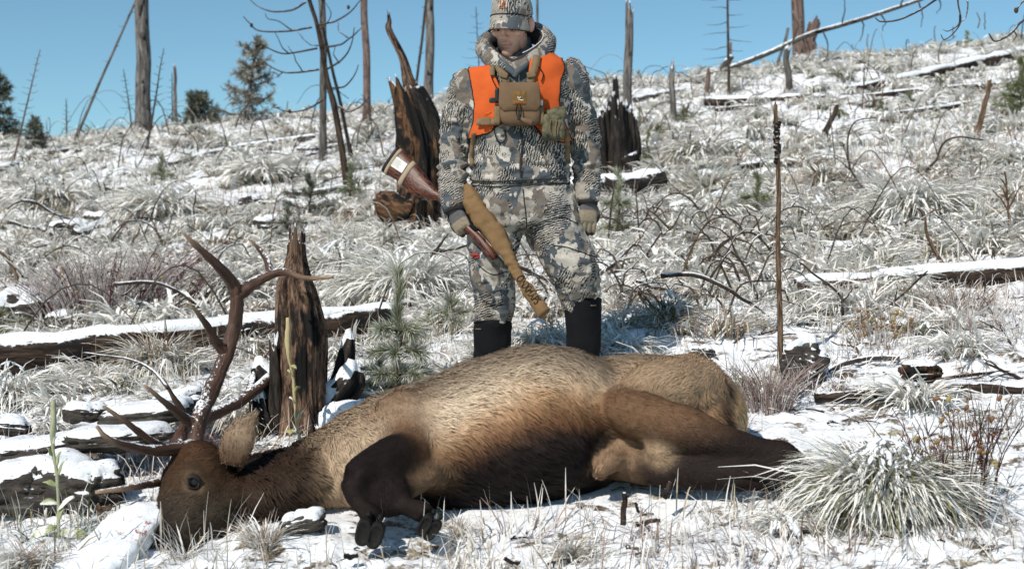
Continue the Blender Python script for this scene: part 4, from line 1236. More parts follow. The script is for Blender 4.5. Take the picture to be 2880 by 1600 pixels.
    lip = np.exp(-((V[:, 2] + 0.059) / 0.009) ** 2) * (np.abs(V[:, 0]) < 0.026) * (V[:, 1] < -0.083)
    colr = colr * (1 - 0.6 * lip[:, None]) + A(0.42, 0.13, 0.11) * 0.6 * lip[:, None]
    beard = smooth01((-0.035 - V[:, 2]) / 0.03) * (1 - lip) * (V[:, 1] < 0.03) * (V[:, 2] > -0.13)
    colr = colr * (1 - 0.30 * beard[:, None]) + A(0.20, 0.12, 0.08) * 0.30 * beard[:, None]
    red = np.exp(-(np.linalg.norm(V - A(0, -0.105, -0.02), axis=1) / 0.03) ** 2) + np.exp(-((np.abs(V[:, 0]) - 0.082) / 0.012) ** 2) * (V[:, 1] > 0)
    colr = colr * (1 - 0.3 * red[:, None]) + A(0.55, 0.20, 0.15) * 0.3 * red[:, None]
    mb = MB(); mb.add(H(V), Q, T, colr); body = part('body', mb, M['skin'], root)
    for s in (-1, 1):
        mb = MB(); Ve, Qe, Te = ellipsoid((s * 0.031, -0.070, 0.008), (0.0125, 0.0115, 0.011), 14, 10); mb.add(H(Ve), Qe, Te, A(0.6, 0.55, 0.5))
        Ve, Qe, Te = ellipsoid((s * 0.031, -0.0805, 0.003), (0.0055, 0.003, 0.0055), 10, 8); mb.add(H(Ve), Qe, Te, A(0.03, 0.02, 0.015))
        part('eye', mb, M['plain_attr'], body)
        mb = MB(); Ve, Qe, Te = ellipsoid((s * 0.031, -0.0715, 0.012), (0.0145, 0.0125, 0.010), 14, 10); mb.add(H(Ve), Qe, Te, SK * 0.9)
        part('eyelid', mb, M['skin'], body)
        mb = MB(); pb = np.array([(s * 0.014, -0.094, 0.026), (s * 0.031, -0.093, 0.031), (s * 0.050, -0.080, 0.026)])
        add_tube(mb, H(spline(pb, 4)), 0.0045, n=6, col=A(0.07, 0.04, 0.025)); part('eyebrow', mb, M['plain_attr'], body)
    mb = MB()                               # short hair behind the ear, under the cap
    Ve, Qe, Te = ellipsoid((0, 0.030, 0.020), (0.0775, 0.090, 0.075), 30, 18)
    Ve = Ve + vnormals(Ve, Qe, Te) * (0.002 * vnoise(Ve * 300, 3))[:, None]
    Ve[:, 1] = np.maximum(Ve[:, 1], 0.004)
    mb.add(H(Ve), Qe, Te, A(0.11, 0.07, 0.045)); part('hair', mb, M['plain_attr'], body)
    # ---------------- cap
    th = np.linspace(0, 2 * np.pi, 48, endpoint=False); ph = np.linspace(0, 1, 16)
    ring = []
    for k, t in enumerate(ph):
        rz = 0.040 + 0.116 * math.sin(t * math.pi / 2); sc = max(math.cos(t * math.pi / 2) ** 0.62, 0.02)
        bz = 0.012 * (1 - t) * np.sin(th)
        seam = 1 - 0.010 * (np.abs(np.sin(th * 3)) < 0.10)
        ring.append(np.stack([0.0865 * sc * np.cos(th) * seam, 0.016 + 0.106 * sc * np.sin(th) * seam, rz - bz], -1))
    V = np.concatenate(ring); n = 48
    i = np.arange(15)[:, None] * n; j = np.arange(n)[None]; j2 = (j + 1) % n
    Q = np.stack([i + j, i + j2, i + n + j2, i + n + j], -1).reshape(-1, 4)
    V = V + 0.0025 * np.stack([fbm(V * 25, 2, 1), fbm(V * 25, 2, 2), fbm(V * 25, 2, 3)], -1)
    mb = MB(); mb.add(H(V), Q)
    add_tube(mb, H([(0, 0.016, 0.160), (0, 0.016, 0.168)]), 0.007, n=10)
    cap = part('cap', mb, M['camo_cap'], root)
    capb = bvh(H(V), Q)
    nb, nr = 25, 9
    up = []; lo = []
    for r in range(nr):
        s = r / (nr - 1)
        for k in range(nb):
            a = (k / (nb - 1) - 0.5) * 2
            x = 0.084 * np.sin(a * 1.35) / np.sin(1.35) * (1 + 0.07 * s)
            yb = 0.016 - 0.104 * math.sqrt(max(1 - (x / 0.0885) ** 2, 0.02))
            y = yb - 0.056 * s * (1 - 0.55 * a ** 2) ** 0.8 - 0.0
            z = 0.071 - 0.030 * a ** 2 - 0.048 * s - 0.012 * s * a ** 2
            up.append((x, y, z)); lo.append((x, y + 0.001, z - 0.0045))
    V = np.array(up + lo); m = nb * nr
    i = np.arange(nr - 1)[:, None] * nb; j = np.arange(nb - 1)[None]
    Q1 = np.stack([i + j, i + nb + j, i + nb + j + 1, i + j + 1], -1).reshape(-1, 4)
    Q2 = Q1[:, ::-1] + m
    e = (nr - 1) * nb + np.arange(nb - 1); Q3 = np.stack([e, e + m, e + 1 + m, e + 1], -1)
    ee = np.arange(nr - 1) * nb; Q4 = np.stack([ee, ee + m, ee + nb + m, ee + nb], -1)
    e5 = ee + nb - 1; Q5 = np.stack([e5, e5 + nb, e5 + nb + m, e5 + m], -1)
    mb = MB(); mb.add(H(V), np.vstack([Q1, Q2, Q3, Q4, Q5])); brim = part('brim', mb, M['camo_cap'], cap)
    mb = MB(); add_tube(mb, H(V[:nb] + A(0, -0.003, 0.002)), 0.0022, n=5); part('seam', mb, M['trim'], brim)
    mb = MB(); add_tube(mb, H(V[(nr - 1) * nb:nr * nb] + A(0, 0, -0.002)), 0.0026, n=5); part('edge_binding', mb, M['lining'], brim)
    # stitched mark on the cap front: antler like strokes above a short word bar
    mb = MB()
    def onhead(x, z, lift=0.0022):
        o = H((x, -0.4, z)); d = HR @ A(0, 1, 0)
        h = capb.ray_cast(Vector(o), Vector(d))
        return np.array(h[0]) - d * lift if h[0] else H((x, -0.09, z))
    for line in ([(-0.006, 0.1040), (-0.010, 0.1140), (-0.008, 0.1240)], [(-0.009, 0.1160), (-0.016, 0.1210)], [(0.004, 0.1040), (0.009, 0.1140), (0.006, 0.1260)], [(0.008, 0.1160), (0.015, 0.1230)], [(-0.008, 0.1060), (0.006, 0.1040)]):
        add_tube(mb, np.array([onhead(*q) for q in spline(line, 3)]), 0.0019, n=5)
    for k in range(5):
        x = -0.013 + k * 0.0065
        add_tube(mb, np.array([onhead(x, 0.0925), onhead(x + 0.0012, 0.0990)]), 0.0017, n=5)
        add_tube(mb, np.array([onhead(x - 0.001, 0.0960), onhead(x + 0.004, 0.0955)]), 0.0013, n=5)
    part('emblem', mb, M['orange_ink'], cap)
    # ---------------- scarf, collar and hood
    mb = MB(); pr = []
    for k, (z, r, dy, tx) in enumerate(((-0.100, 0.080, 0.052, 0), (-0.122, 0.087, 0.048, 0), (-0.144, 0.095, 0.040, 0))):
        a = np.linspace(0, 2 * np.pi, 33)
        pts = HO + np.stack([r * np.cos(a) * 0.98, dy + r * np.sin(a) * 1.02, z + 0.055 * np.sin(a) + 0.026 * np.cos(a) + 0.006 * np.cos(a * 2 + k)], -1)
        V, Q, T, tc = tube(pts, 0.014, 0.020, n=10, ref=(0, 0, 1), cap=False); mb.add(V + 0.003 * np.stack([fbm(V * 30, 2, 1)] * 3, -1), Q)
    part('neck_scarf', mb, M['gaiter_scarf'], root)
    hp = [(1441, 196, -0.135), (1400, 176, -0.115), (1368, 152, -0.05), (1360, 134, 0.03), (1385, 112, 0.11), (1440, 96, 0.155), (1502, 92, 0.12), (1540, 114, 0.04), (1536, 142, -0.05), (1494, 174, -0.115), (1441, 196, -0.135)]
    p = spline(np.array([P(a, b, PY + c) for a, b, c in hp]), 8)
    tt = np.linspace(0, 1, len(p))
    ra = 0.020 + 0.020 * np.sin(np.pi * tt); rb = 0.030 + 0.020 * np.sin(np.pi * tt)
    V, Q, T, tc = tube(p, ra, rb, n=20, ref=(0, 0, 1))
    N = vnormals(V, Q, T); V = V + N * (0.010 * fbm(V * 16, 3, 6))[:, None]
    mb = MB(); mb.add(V, Q, T); hood = part('hood', mb, M['camo'], root)
    p2 = p + (HO + A(0, 0.03, -0.13) - p) * 0.15 + A(0, 0.004, 0.006)
    V, Q, T, tc = tube(p2, ra * 0.75, rb * 0.85, n=16, ref=(0, 0, 1)); mb = MB(); mb.add(V + 0.004 * np.stack([fbm(V * 22, 2, 3)] * 3, -1), Q, T); part('lining', mb, M['lining'], hood)
    mb = MB()
    for off in (A(0, -0.012, 0.038), ):
        add_tube(mb, p2[52:76] + off + A(0.0, -0.018, 0.0), 0.0022, n=5)
    part('cord', mb, M['white'], hood)
    mb = MB()                                   # upright collar flaps below the chin
    for s, pts in ((-1, [(1402, 172, -0.12), (1420, 186, -0.145), (1440, 202, -0.155), (1452, 216, -0.155)]), (1, [(1490, 172, -0.12), (1476, 186, -0.145), (1458, 200, -0.158), (1446, 218, -0.158)])):
        q = spline(np.array([P(a, b, PY + c) for a, b, c in pts]), 5)
        add_tube(mb, q, np.linspace(0.018, 0.010, len(q)), np.linspace(0.022, 0.012, len(q)), n=12, ref=(0, 0, 1))
    part('collar', mb, M['camo'], jacket)
    # ---------------- orange vest: follows the jacket, with its own thickness
    N = vnormals(JV, JQ, JT)
    u = CU + JV[:, 0] / JV[:, 1] * FP; v = CV - JV[:, 2] / JV[:, 1] * FP
    LP = [(1365, 140), (1335, 158), (1311, 176), (1317, 205), (1328, 235), (1334, 262), (1338, 300), (1338, 335), (1330, 372), (1326, 400), (1345, 384), (1375, 378), (1398, 362), (1420, 345), (1420, 270), (1405, 232), (1390, 195), (1382, 160), (1400, 145)]
    RP = [(1535, 135), (1560, 142), (1583, 150), (1583, 190), (1575, 235), (1570, 270), (1572, 310), (1585, 350), (1604, 398), (1580, 402), (1545, 398), (1515, 380), (1492, 352), (1475, 300), (1478, 235), (1484, 195), (1492, 165), (1510, 140)]
    BP = [(1365, 120), (1311, 170), (1322, 235), (1332, 300), (1318, 330), (1320, 400), (1610, 400), (1612, 330), (1580, 300), (1575, 235), (1583, 140), (1535, 120)]
    fr = N[:, 1] < 0.15
    ins = np.where(fr, inpoly(u, v, LP) | inpoly(u, v, RP), inpoly(u, v, BP))
    # a smooth shell: average the jacket a little so folds soften
    fv = ins[JQ].all(1)
    used = np.unique(JQ[fv]); mp = -np.ones(len(JV), int); mp[used] = np.arange(len(used))
    SV = relax(JV.copy(), JQ, len(JV), 10)
    outer = SV[used] + N[used] * 0.017; inner = SV[used] + N[used] * 0.006
    q = mp[JQ[fv]]
    ed = {}
    for f in q:
        for a, b in ((0, 1), (1, 2), (2, 3), (3, 0)):
            ed[(f[a], f[b])] = 1
    rim = [(a, b) for (a, b) in ed if (b, a) not in ed]
    m = len(used)
    # even out the stepped border
    nbr = {}
    for a, b in rim: nbr.setdefault(a, []).append(b); nbr.setdefault(b, []).append(a)
    for _ in range(8):
        for W in (outer, inner):
            new = {a: (W[a] * 2 + sum(W[b] for b in bs)) / (2 + len(bs)) for a, bs in nbr.items()}
            for a, w in new.items(): W[a] = w
    rq = np.array([(b, a, a + m, b + m) for a, b in rim])
    mb = MB(); mb.add(np.vstack([outer, inner]), np.vstack([q, q[:, ::-1] + m, rq]))
    vest = part('vest', mb, M['orange'], root)
    mb = MB()
    nxt = {}
    for a, b in rim: nxt.setdefault(a, []).append(b)
    seen = set()
    for s0 in list(nxt):
        if s0 in seen: continue
        loop = [s0]; seen.add(s0); c = s0
        while True:
            cand = [b for b in nxt.get(c, []) if b not in seen]
            if not cand: break
            c = cand[0]; seen.add(c); loop.append(c)
        if len(loop) > 25:
            pts = (outer[loop] * 0.75 + inner[loop] * 0.25)
            add_tube(mb, np.vstack([pts[::2], pts[:1]]), 0.0042, n=5, cap=False)
    part('binding', mb, M['trim'], vest)
    vb = bvh(np.vstack([outer, JV]), np.vstack([q, JQ + m]))
    # ---------------- hands in gloves
    def hand(wrist, fwd, back, thumb_side, curls, spread, name, knit_lim, scale=1.0):
        """fwd towards the fingers, back = out of the back of the hand"""
        f = np.asarray(fwd, float); f /= np.linalg.norm(f); b = np.asarray(back, float); b -= f * np.dot(b, f); b /= np.linalg.norm(b)
        s = np.cross(f, b) * thumb_side
        R = np.stack([s, f, b], 1)
        W = lambda p: np.asarray(p, float) * scale @ R.T + np.asarray(wrist)
        pr = []; cols = []
        def addp(V, Q, T, kind): pr.append((W(V), Q, T)); cols.append(np.full(len(V), kind))
        V, Q, T = tube(np.array([(0, -0.045, 0), (0, 0, 0), (0, 0.03, 0.002), (0.002, 0.065, 0.004), (0.0, 0.090, 0.002), (0, 0.100, 0)]), [0.034, 0.031, 0.040, 0.045, 0.043, 0.030], [0.030, 0.024, 0.022, 0.020, 0.017, 0.010], n=20, ref=(0, 0, 1), power=2.6)[:3]
        addp(V, Q, T, 0)
        for k, (x, L, r) in enumerate(((0.034, 0.076, 0.0108), (0.0115, 0.086, 0.0112), (-0.0115, 0.080, 0.0108), (-0.033, 0.064, 0.0098))):
            c = curls[k]; seg = (0.45, 0.31, 0.24); p = [np.array([x * 0.9, 0.070, 0.004]), np.array([x, 0.095, 0.003])]; ang = 0
            for j in range(3):
                ang += c[j]
                p.append(p[-1] + L * seg[j] * np.array([spread * x * 6, math.cos(math.radians(ang)), -math.sin(math.radians(ang))]))
            q = spline(np.array(p), 4)
            V, Q, T = tube(q, r * np.interp(np.linspace(0, 1, len(q)), [0, .3, .9, 1], [1.0, 1.05, 0.88, 0.6]), n=12)[:3]
            addp(V, Q, T, 1)
        p = np.array([(0.030, 0.020, -0.004), (0.050, 0.042, -0.016), (0.058, 0.068, -0.028), (0.050, 0.092, -0.040)]); q = spline(p, 4)
        V, Q, T = tube(q, np.interp(np.linspace(0, 1, len(q)), [0, .4, .9, 1], [0.017, 0.0135, 0.0115, 0.007]), n=12)[:3]
        addp(V, Q, T, 2)
        VV, QQ, TT = cat_prims(pr)
        V, Q, T = remesh(VV, QQ, TT, 0.0032, 2, 0.5)
        loc = (V - np.asarray(wrist)) @ R / scale
        knit = smooth01((knit_lim - loc[:, 1]) / 0.008)
        dark = smooth01((-0.006 - loc[:, 2]) / 0.006)
        col = A(0.30, 0.245, 0.175) * (1 - knit[:, None]) + A(0.115, 0.112, 0.112) * knit[:, None]
        col = col * (1 - 0.85 * dark[:, None]) + A(0.035, 0.028, 0.024) * 0.85 * dark[:, None]
        tipd = smooth01((loc[:, 1] - 0.135) / 0.01)
        mb = MB(); mb.add(V, Q, T, col)
        return part(name, mb, M['glove'], root)
    hand(P(1653, 568, PY - 0.05), (-0.02, -0.08, -1), (0.25, -1, 0.0), -1, ((18, 30, 25), (20, 32, 25), (22, 34, 26), (24, 36, 28)), 0.0, 'glove', 0.045, 0.98)
    hand(P(1279, 592, PY - 0.115), (0.42, -0.25, -0.85), (-0.55, -0.80, 0.1), 1, ((62, 70, 50), (66, 74, 52), (68, 76, 52), (70, 78, 52)), 0.0, 'glove', 0.060, 1.0)
    # cuff bands
    mb = MB(); add_tube(mb, np.array([P(1279, 580, PY - 0.105), P(1282, 598, PY - 0.118)]), 0.047, 0.043, n=20, ref=(0, 1, 0)); part('cuff', mb, M['lining'], jacket)
    mb = MB(); add_tube(mb, np.array([P(1653, 560, PY - 0.045), P(1653, 576, PY - 0.052)]), 0.046, 0.042, n=20, ref=(0, 1, 0)); part('cuff', mb, M['lining'], jacket)

    # ================= chest pack hung on its harness
    pc, _ = onfront(1460, 300, 0.0, vb)
    yb = pc[1] - 0.005
    pk = thing('chest_pack', P(1460, 355, yb), 'tan binocular chest pack strapped across the orange vest', 'chest pack')
    S = yb / FP
    def pb(u0, u1, v0, v1, d0, d1, rot=None):
        a = P((u0 + u1) / 2, (v0 + v1) / 2, yb - (d0 + d1) / 2)
        return rbox(a, ((u1 - u0) * S, abs(d1 - d0), (v1 - v0) * S), rot)
    V, Q, T = pb(1407, 1519, 240, 354, -0.01, 0.075)
    V = V + vnormals(V, Q, T) * (0.004 * fbm(V * 20, 2, 4))[:, None]
    mb = MB(); mb.add(V, Q, T); part('pouch', mb, M['tan'], pk)
    # lid: plate with clipped lower corners, folded over the top
    out = [(1405, 232), (1516, 232), (1521, 296), (1508, 312), (1416, 312), (1402, 296)]
    def plate(poly, d, th, mat, name, parent, top=0.0, bulge=0.006):
        c = np.mean(poly, axis=0); rings = []
        for k, (s, dd) in enumerate(((1.0, 0.0), (1.0, th * 0.7), (0.96, th), (0.5, th + bulge), (0.02, th + bulge * 1.3))):
            pp = []
            for i in range(len(poly)):
                a = np.array(poly[i]); b = np.array(poly[(i + 1) % len(poly)])
                for t in np.linspace(0, 1, 6, endpoint=False):
                    w = c + (a * (1 - t) + b * t - c) * s
                    pp.append(P(w[0], w[1], yb - d - dd + top * max(0, (250 - w[1]) / 18.0)))
            rings.append(np.array(pp))
        n = len(rings[0]); V = np.concatenate(rings)
        i = np.arange(4)[:, None] * n; j = np.arange(n)[None]; j2 = (j + 1) % n
        Q = np.stack([i + j, i + n + j, i + n + j2, i + j2], -1).reshape(-1, 4)
        mb = MB(); mb.add(V, Q); return part(name, mb, mat, parent)
    lid = plate(out, 0.070, 0.010, M['tan'], 'lid', pk, 0.012)
    plate([(1442, 257), (1480, 257), (1480, 295), (1442, 295)], 0.0855, 0.003, m_cloth('patterned_patch_cloth', (0.22, 0.13, 0.045), 0.5, 70, 0.8, 0.3), 'patch', lid, 0, 0.001)
    def stroke(mb, a, b, w, d):
        ribbon(mb, [P(a[0], a[1], yb - d), P(b[0], b[1], yb - d)], w, A(0, -1, 0), 0.0015)
    mb = MB()
    for a, b in (((1456, 273), (1460, 279)), ((1464, 273), (1460, 279)), ((1460, 279), (1460, 283)), ((1462, 282), (1473, 282.5))): stroke(mb, a, b, 0.0038, 0.0915)
    part('white_mark', mb, M['white'], lid)
    mb = MB()
    for k in range(6):
        uu = 1449 + k * 4.6
        stroke(mb, (uu, 286), (uu, 292), 0.0028, 0.0915); stroke(mb, (uu, 286.5 + (k % 3) * 2.5), (uu + 3, 286.5 + (k % 2) * 4), 0.0022, 0.0915)
    part('orange_lettering', mb, M['orange_ink'], lid)
    mb = MB()
    add_tube(mb, spline([P(1455, 295, yb - 0.092), P(1452, 312, yb - 0.093), P(1456, 328, yb - 0.092), P(1463, 330, yb - 0.093), P(1466, 312, yb - 0.093), P(1463, 295, yb - 0.092)], 5), 0.0030, n=6)
    part('loop_cord', mb, M['trim'], pk)
    mb = MB(); V, Q, T = rbox(P(1459, 330, yb - 0.094), (0.014, 0.012, 0.026)); mb.add(V, Q, T); part('toggle', mb, M['black_plastic'], pk)
    mb = MB(); pts = spline([P(1462, 332, yb - 0.090), P(1478, 340, yb - 0.096), P(1497, 345, yb - 0.090)], 6); ribbon(mb, pts, np.linspace(0.010, 0.030, len(pts)), A(0, -1, 0.2), 0.004); part('pull_tab', mb, M['tan'], pk)
    for (a, b, c) in ((1390, 1408, 0.05), (1516, 1530, 0.055)):
        V, Q, T = pb(a, b, 300, 352, 0.0, c); mb = MB(); mb.add(V, Q, T); part('side_pocket', mb, M['webbing'], pk)
    mb = MB(); V, Q, T = pb(1519, 1527, 282, 298, 0.02, 0.045); mb.add(V, Q, T); part('white_bottle', mb, M['white'], pk)
    mb = MB(); V, Q, T = pb(1392, 1404, 248, 290, 0.015, 0.05); mb.add(V, Q, T)
    V, Q, T = pb(1376, 1398, 276, 290, 0.03, 0.05); mb.add(V, Q, T); part('clip', mb, M['black_plastic'], pk)
    # straps, buckles
    def strap(line, w, parent, name, lift=0.006, mat='webbing', tree=vb, nsub=8):
        q = spline(line, nsub); pp = [onfront(a[0], a[1], lift, tree)[0] for a in q]
        pp = np.array(pp)
        for _ in range(3): pp[1:-1] = (pp[:-2] + 2 * pp[1:-1] + pp[2:]) / 4
        pp[:, 1] -= 0.004
        mb = MB(); ribbon(mb, pp, w, A(0.0, -1, 0.15), 0.004); return part(name, mb, M[mat], parent), pp
    strap([(1392, 168), (1400, 188), (1414, 210), (1425, 236)], 0.034, pk, 'strap')
    strap([(1378, 160), (1384, 185), (1386, 215)], 0.022, pk, 'strap')
    strap([(1510, 160), (1504, 190), (1496, 214), (1490, 236)], 0.034, pk, 'strap')
    strap([(1345, 345), (1370, 344), (1402, 344)], 0.030, pk, 'waist_strap', 0.012)
    for (bu, bv) in ((1418, 216), (1494, 212)):
        p, n = onfront(bu, bv, 0.016, vb); mb = MB(); V, Q, T = rbox(p + A(0, -0.004, 0), (0.040, 0.010, 0.026), rotm(0, 15 if bu < 1450 else -12, 0)); mb.add(V, Q, T); part('buckle', mb, M['webbing'], pk)
    p, n = onfront(1370, 344, 0.018, vb); mb = MB(); V, Q, T = rbox(p + A(0, -0.006, 0), (0.045, 0.012, 0.034)); mb.add(V, Q, T); part('buckle', mb, M['webbing'], pk)
    strap([(1337, 375), (1333, 410), (1331, 445), (1332, 464)], 0.020, pk, 'hanging_strap', 0.010)
    strap([(1588, 365), (1591, 410), (1591, 440), (1592, 462)], 0.022, pk, 'hanging_strap', 0.012)
    for line in ([(1396, 290), (1394, 320), (1390, 350), (1396, 388), (1412, 404), (1424, 390), (1420, 368)], [(1382, 190), (1384, 220), (1396, 245)], [(1514, 190), (1528, 210), (1522, 232)]):
        pp = np.array([onfront(a[0], a[1], 0.008, vb)[0] for a in spline(line, 5)])
        for _ in range(3): pp[1:-1] = (pp[:-2] + 2 * pp[1:-1] + pp[2:]) / 4
        mb = MB(); add_tube(mb, pp, 0.0028, n=6); part('cord', mb, M['trim'], pk)
    # mottled accessory pouch
    pc2, _ = onfront(1558, 352, 0.0, vb); y2 = pc2[1]
    pt = thing('accessory_pouch', P(1558, 395, y2), 'small mottled green drawstring pouch hanging beside the tan chest pack', 'pouch')
    S2 = y2 / FP
    V, Q, T = rbox(P(1556, 358, y2 - 0.035), (62 * S2, 0.075, 74 * S2)); V = V + vnormals(V, Q, T) * (0.010 * fbm(V * 22, 3, 9))[:, None]
    mb = MB(); mb.add(V, Q, T); part('bag', mb, M['green_camo'], pt)
    V, Q, T = rbox(P(1566, 322, y2 - 0.035), (56 * S2, 0.07, 34 * S2), rotm(0, -12, 0)); V = V + vnormals(V, Q, T) * (0.012 * fbm(V * 30, 3, 3))[:, None]
    mb = MB(); mb.add(V, Q, T); part('flap', mb, M['green_camo'], pt)
    mb = MB()
    for du in (-10, 6, 14): add_tube(mb, spline([P(1560 + du, 336, y2 - 0.08), P(1556 + du, 360, y2 - 0.083), P(1560 + du * 0.6, 384, y2 - 0.076)], 4), 0.0022, n=5)
    part('cord', mb, M['webbing'], pt)
    mb = MB()
    for uu in (1538, 1570): V, Q, T = rbox(P(uu, 385, y2 - 0.072), (0.012, 0.012, 0.026)); mb = MB(); mb.add(V, Q, T); part('cord_lock', mb, M['black_plastic'], pt)

    # ================= rifle
    def ry(u_, v_):
        t = ((u_ - 1098) * 433 + (v_ - 448) * 439) / (433 ** 2 + 439 ** 2)
        return 6.66 - 0.42 * t
    def R(u_, v_): return P(u_, v_, ry(u_, v_))
    gun = thing('rifle', R(1531, 887), 'wooden stocked rifle carried muzzle down with a tan cloth scope cover', 'rifle')
    def rl(st, mat, name, parent, n=24, power=2.4, sub=6, noise=0.0, seed=1):
        """stations: two edge points and a half thickness in metres"""
        st = spline(np.asarray(st, float), sub)
        a = np.stack([R(s[0], s[1]) for s in st]); b = np.stack([R(s[2], s[3]) for s in st])
        c = (a + b) / 2; w = np.linalg.norm(a - b, axis=1) / 2; X = (a - b) / (2 * w)[:, None]
        t = np.gradient(c, axis=0); t /= np.linalg.norm(t, axis=1)[:, None]
        Y = np.cross(t, X); Y /= np.linalg.norm(Y, axis=1)[:, None]
        th = np.linspace(0, 2 * np.pi, n, endpoint=False); e = 2 / power
        cx = np.sign(np.cos(th)) * np.abs(np.cos(th)) ** e; sy = np.sign(np.sin(th)) * np.abs(np.sin(th)) ** e
        V = c[:, None] + X[:, None] * (w[:, None] * cx)[..., None] + Y[:, None] * (st[:, 4][:, None] * sy)[..., None]
        L = np.concatenate([[0], np.cumsum(np.linalg.norm(np.diff(c, axis=0), axis=1))])
        tc = np.stack([w[:, None] * cx, st[:, 4][:, None] * sy, np.broadcast_to(L[:, None], (len(c), n))], -1)
        m = len(c); i = np.arange(m - 1)[:, None] * n; j = np.arange(n)[None]; j2 = (j + 1) % n
        Q = np.stack([i + j, i + j2, i + n + j2, i + n + j], -1).reshape(-1, 4)
        V = np.vstack([V.reshape(-1, 3), c[0], c[-1]]); tc = np.vstack([tc.reshape(-1, 3), [[0, 0, 0]], [[0, 0, L[-1]]]])
        k = np.arange(n); k2 = (k + 1) % n
        T = np.vstack([np.stack([k2, k, np.full(n, m * n)], -1), np.stack([(m - 1) * n + k, (m - 1) * n + k2, np.full(n, m * n + 1)], -1)])
        if noise:
            N = vnormals(V, Q, T); V = V + N * (noise * fbm(V * 18, 3, seed) + noise * 0.7 * (1 - 2 * np.abs(fbm(V * A(26, 26, 26), 2, seed + 2))))[:, None]
        mb = MB(); mb.add(V, Q, T, None, tc); return part(name, mb, mat, parent), V, Q, T
    stock, SVv, SQ, ST = rl([(1126, 419, 1080, 486, 0.020), (1140, 428, 1092, 494, 0.021), (1168, 458, 1125, 514, 0.022), (1198, 494, 1162, 548, 0.021), (1222, 526, 1208, 560, 0.019), (1244, 548, 1236, 568, 0.019), (1290, 598, 1272, 612, 0.021), (1330, 636, 1305, 648, 0.024), (1360, 664, 1336, 680, 0.024), (1386, 696, 1362, 712, 0.022), (1397, 714, 1380, 730, 0.016), (1399, 722, 1392, 730, 0.006)], M['walnut'], 'stock', gun)
    rl([(1121, 413, 1073, 481, 0.020), (1126, 418, 1079, 486, 0.021)], M['rubber'], 'butt_pad', stock, sub=2)
    sb = bvh(SVv, SQ, ST)
    def band(f0, f1, mat, name, grow, parent=stock):
        e = lambda f: (1126 + 72 * f, 419 + 75 * f, 1080 + 82 * f, 486 + 62 * f)
        a, b = e(f0), e(f1)
        ca = np.array(a); cb = np.array(b)
        g = lambda c: np.append(np.concatenate([c[:2] + (c[:2] - c[2:]) * grow, c[2:] - (c[:2] - c[2:]) * grow]), 0.0255)
        return rl([g(ca), g(cb)], mat, name, parent, sub=2, power=2.6)[0]
    tan2 = m_plain('pale_elastic', (0.36, 0.28, 0.20), 0.8, 0.2)
    band(0.02, 0.10, tan2, 'elastic_band', 0.02); band(0.50, 0.62, tan2, 'elastic_band', 0.05)
    # paper label with a few faint lines of print
    def onrifle(u_, v_, lift): 
        d = Vector(P(u_, v_, 1.0)).normalized(); h = sb.ray_cast(Vector((0, 0, 0)), d)
        p = np.array(h[0]) if h[0] else R(u_, v_) - A(0, 0.024, 0)
        return p - np.array(d) * lift
    lab = []
    c00, c10, c11, c01 = np.array((1112, 437)), np.array((1146, 462)), np.array((1130, 487)), np.array((1094, 464))
    for a in np.linspace(0, 1, 7):
        for b in np.linspace(0, 1, 7):
            w = c00 * (1 - a) * (1 - b) + c10 * a * (1 - b) + c11 * a * b + c01 * (1 - a) * b; lab.append(onrifle(w[0], w[1], 0.004))
    i = np.arange(6)[:, None] * 7; j = np.arange(6)[None]; LQ = np.stack([i + j, i + j + 1, i + 8 + j, i + 7 + j], -1).reshape(-1, 4)
    L2 = np.array(lab); mb = MB(); mb.add(np.vstack([L2, L2 + A(0, 0.001, 0)]), np.vstack([LQ, LQ[:, ::-1] + 49])); paper = part('paper_label', mb, M['white'], stock)
    mb = MB()
    for b in (0.2, 0.34, 0.48, 0.62, 0.76):
        pp = [c00 * (1 - a) * (1 - b) + c10 * a * (1 - b) + c11 * a * b + c01 * (1 - a) * b for a in (0.12, 0.4, 0.55 + 0.2 * ((b * 10) % 1))]
        ribbon(mb, [onrifle(w[0], w[1], 0.0055) for w in pp], 0.0013, A(0, -1, 0), 0.0006)
    part('print', mb, m_plain('grey_print', (0.28, 0.27, 0.26), 0.8, 0.1), paper)
    mb = MB(); pts = np.array([R(1272, 572), R(1345, 652), R(1432, 752), R(1524, 876)]) + A(0.0, 0.0, 0.0); add_tube(mb, spline(pts, 5), np.linspace(0.017, 0.010, 16), n=14); part('barrel', mb, M['steel'], gun)
    mb = MB(); add_tube(mb, np.array([R(1252, 552) + A(0, -0.005, 0), R(1342, 652) + A(0, -0.005, 0)]), 0.021, n=14); part('receiver', mb, M['steel'], gun)
    mb = MB(); add_tube(mb, spline([R(1262, 598), R(1262, 622), R(1282, 630), R(1296, 622)], 4), 0.004, n=6); part('trigger_guard', mb, M['steel'], gun)
    cov, CVv, CQ, CT = rl([(1315, 516, 1303, 524, 0.006), (1329, 532, 1298, 545, 0.024), (1345, 553, 1297, 566, 0.034), (1368, 585, 1310, 592, 0.037), (1394, 618, 1330, 622, 0.038), (1424, 658, 1360, 660, 0.037), (1446, 713, 1394, 700, 0.032), (1457, 750, 1424, 744, 0.022), (1466, 770, 1438, 768, 0.018), (1489, 797, 1454, 793, 0.019), (1514, 830, 1480, 832, 0.020), (1541, 866, 1514, 886, 0.019), (1543, 870, 1517, 889, 0.014)], M['cover'], 'scope_cover', gun, 36, 2.3, 9, 0.0105)
    cb2 = bvh(CVv, CQ, CT)
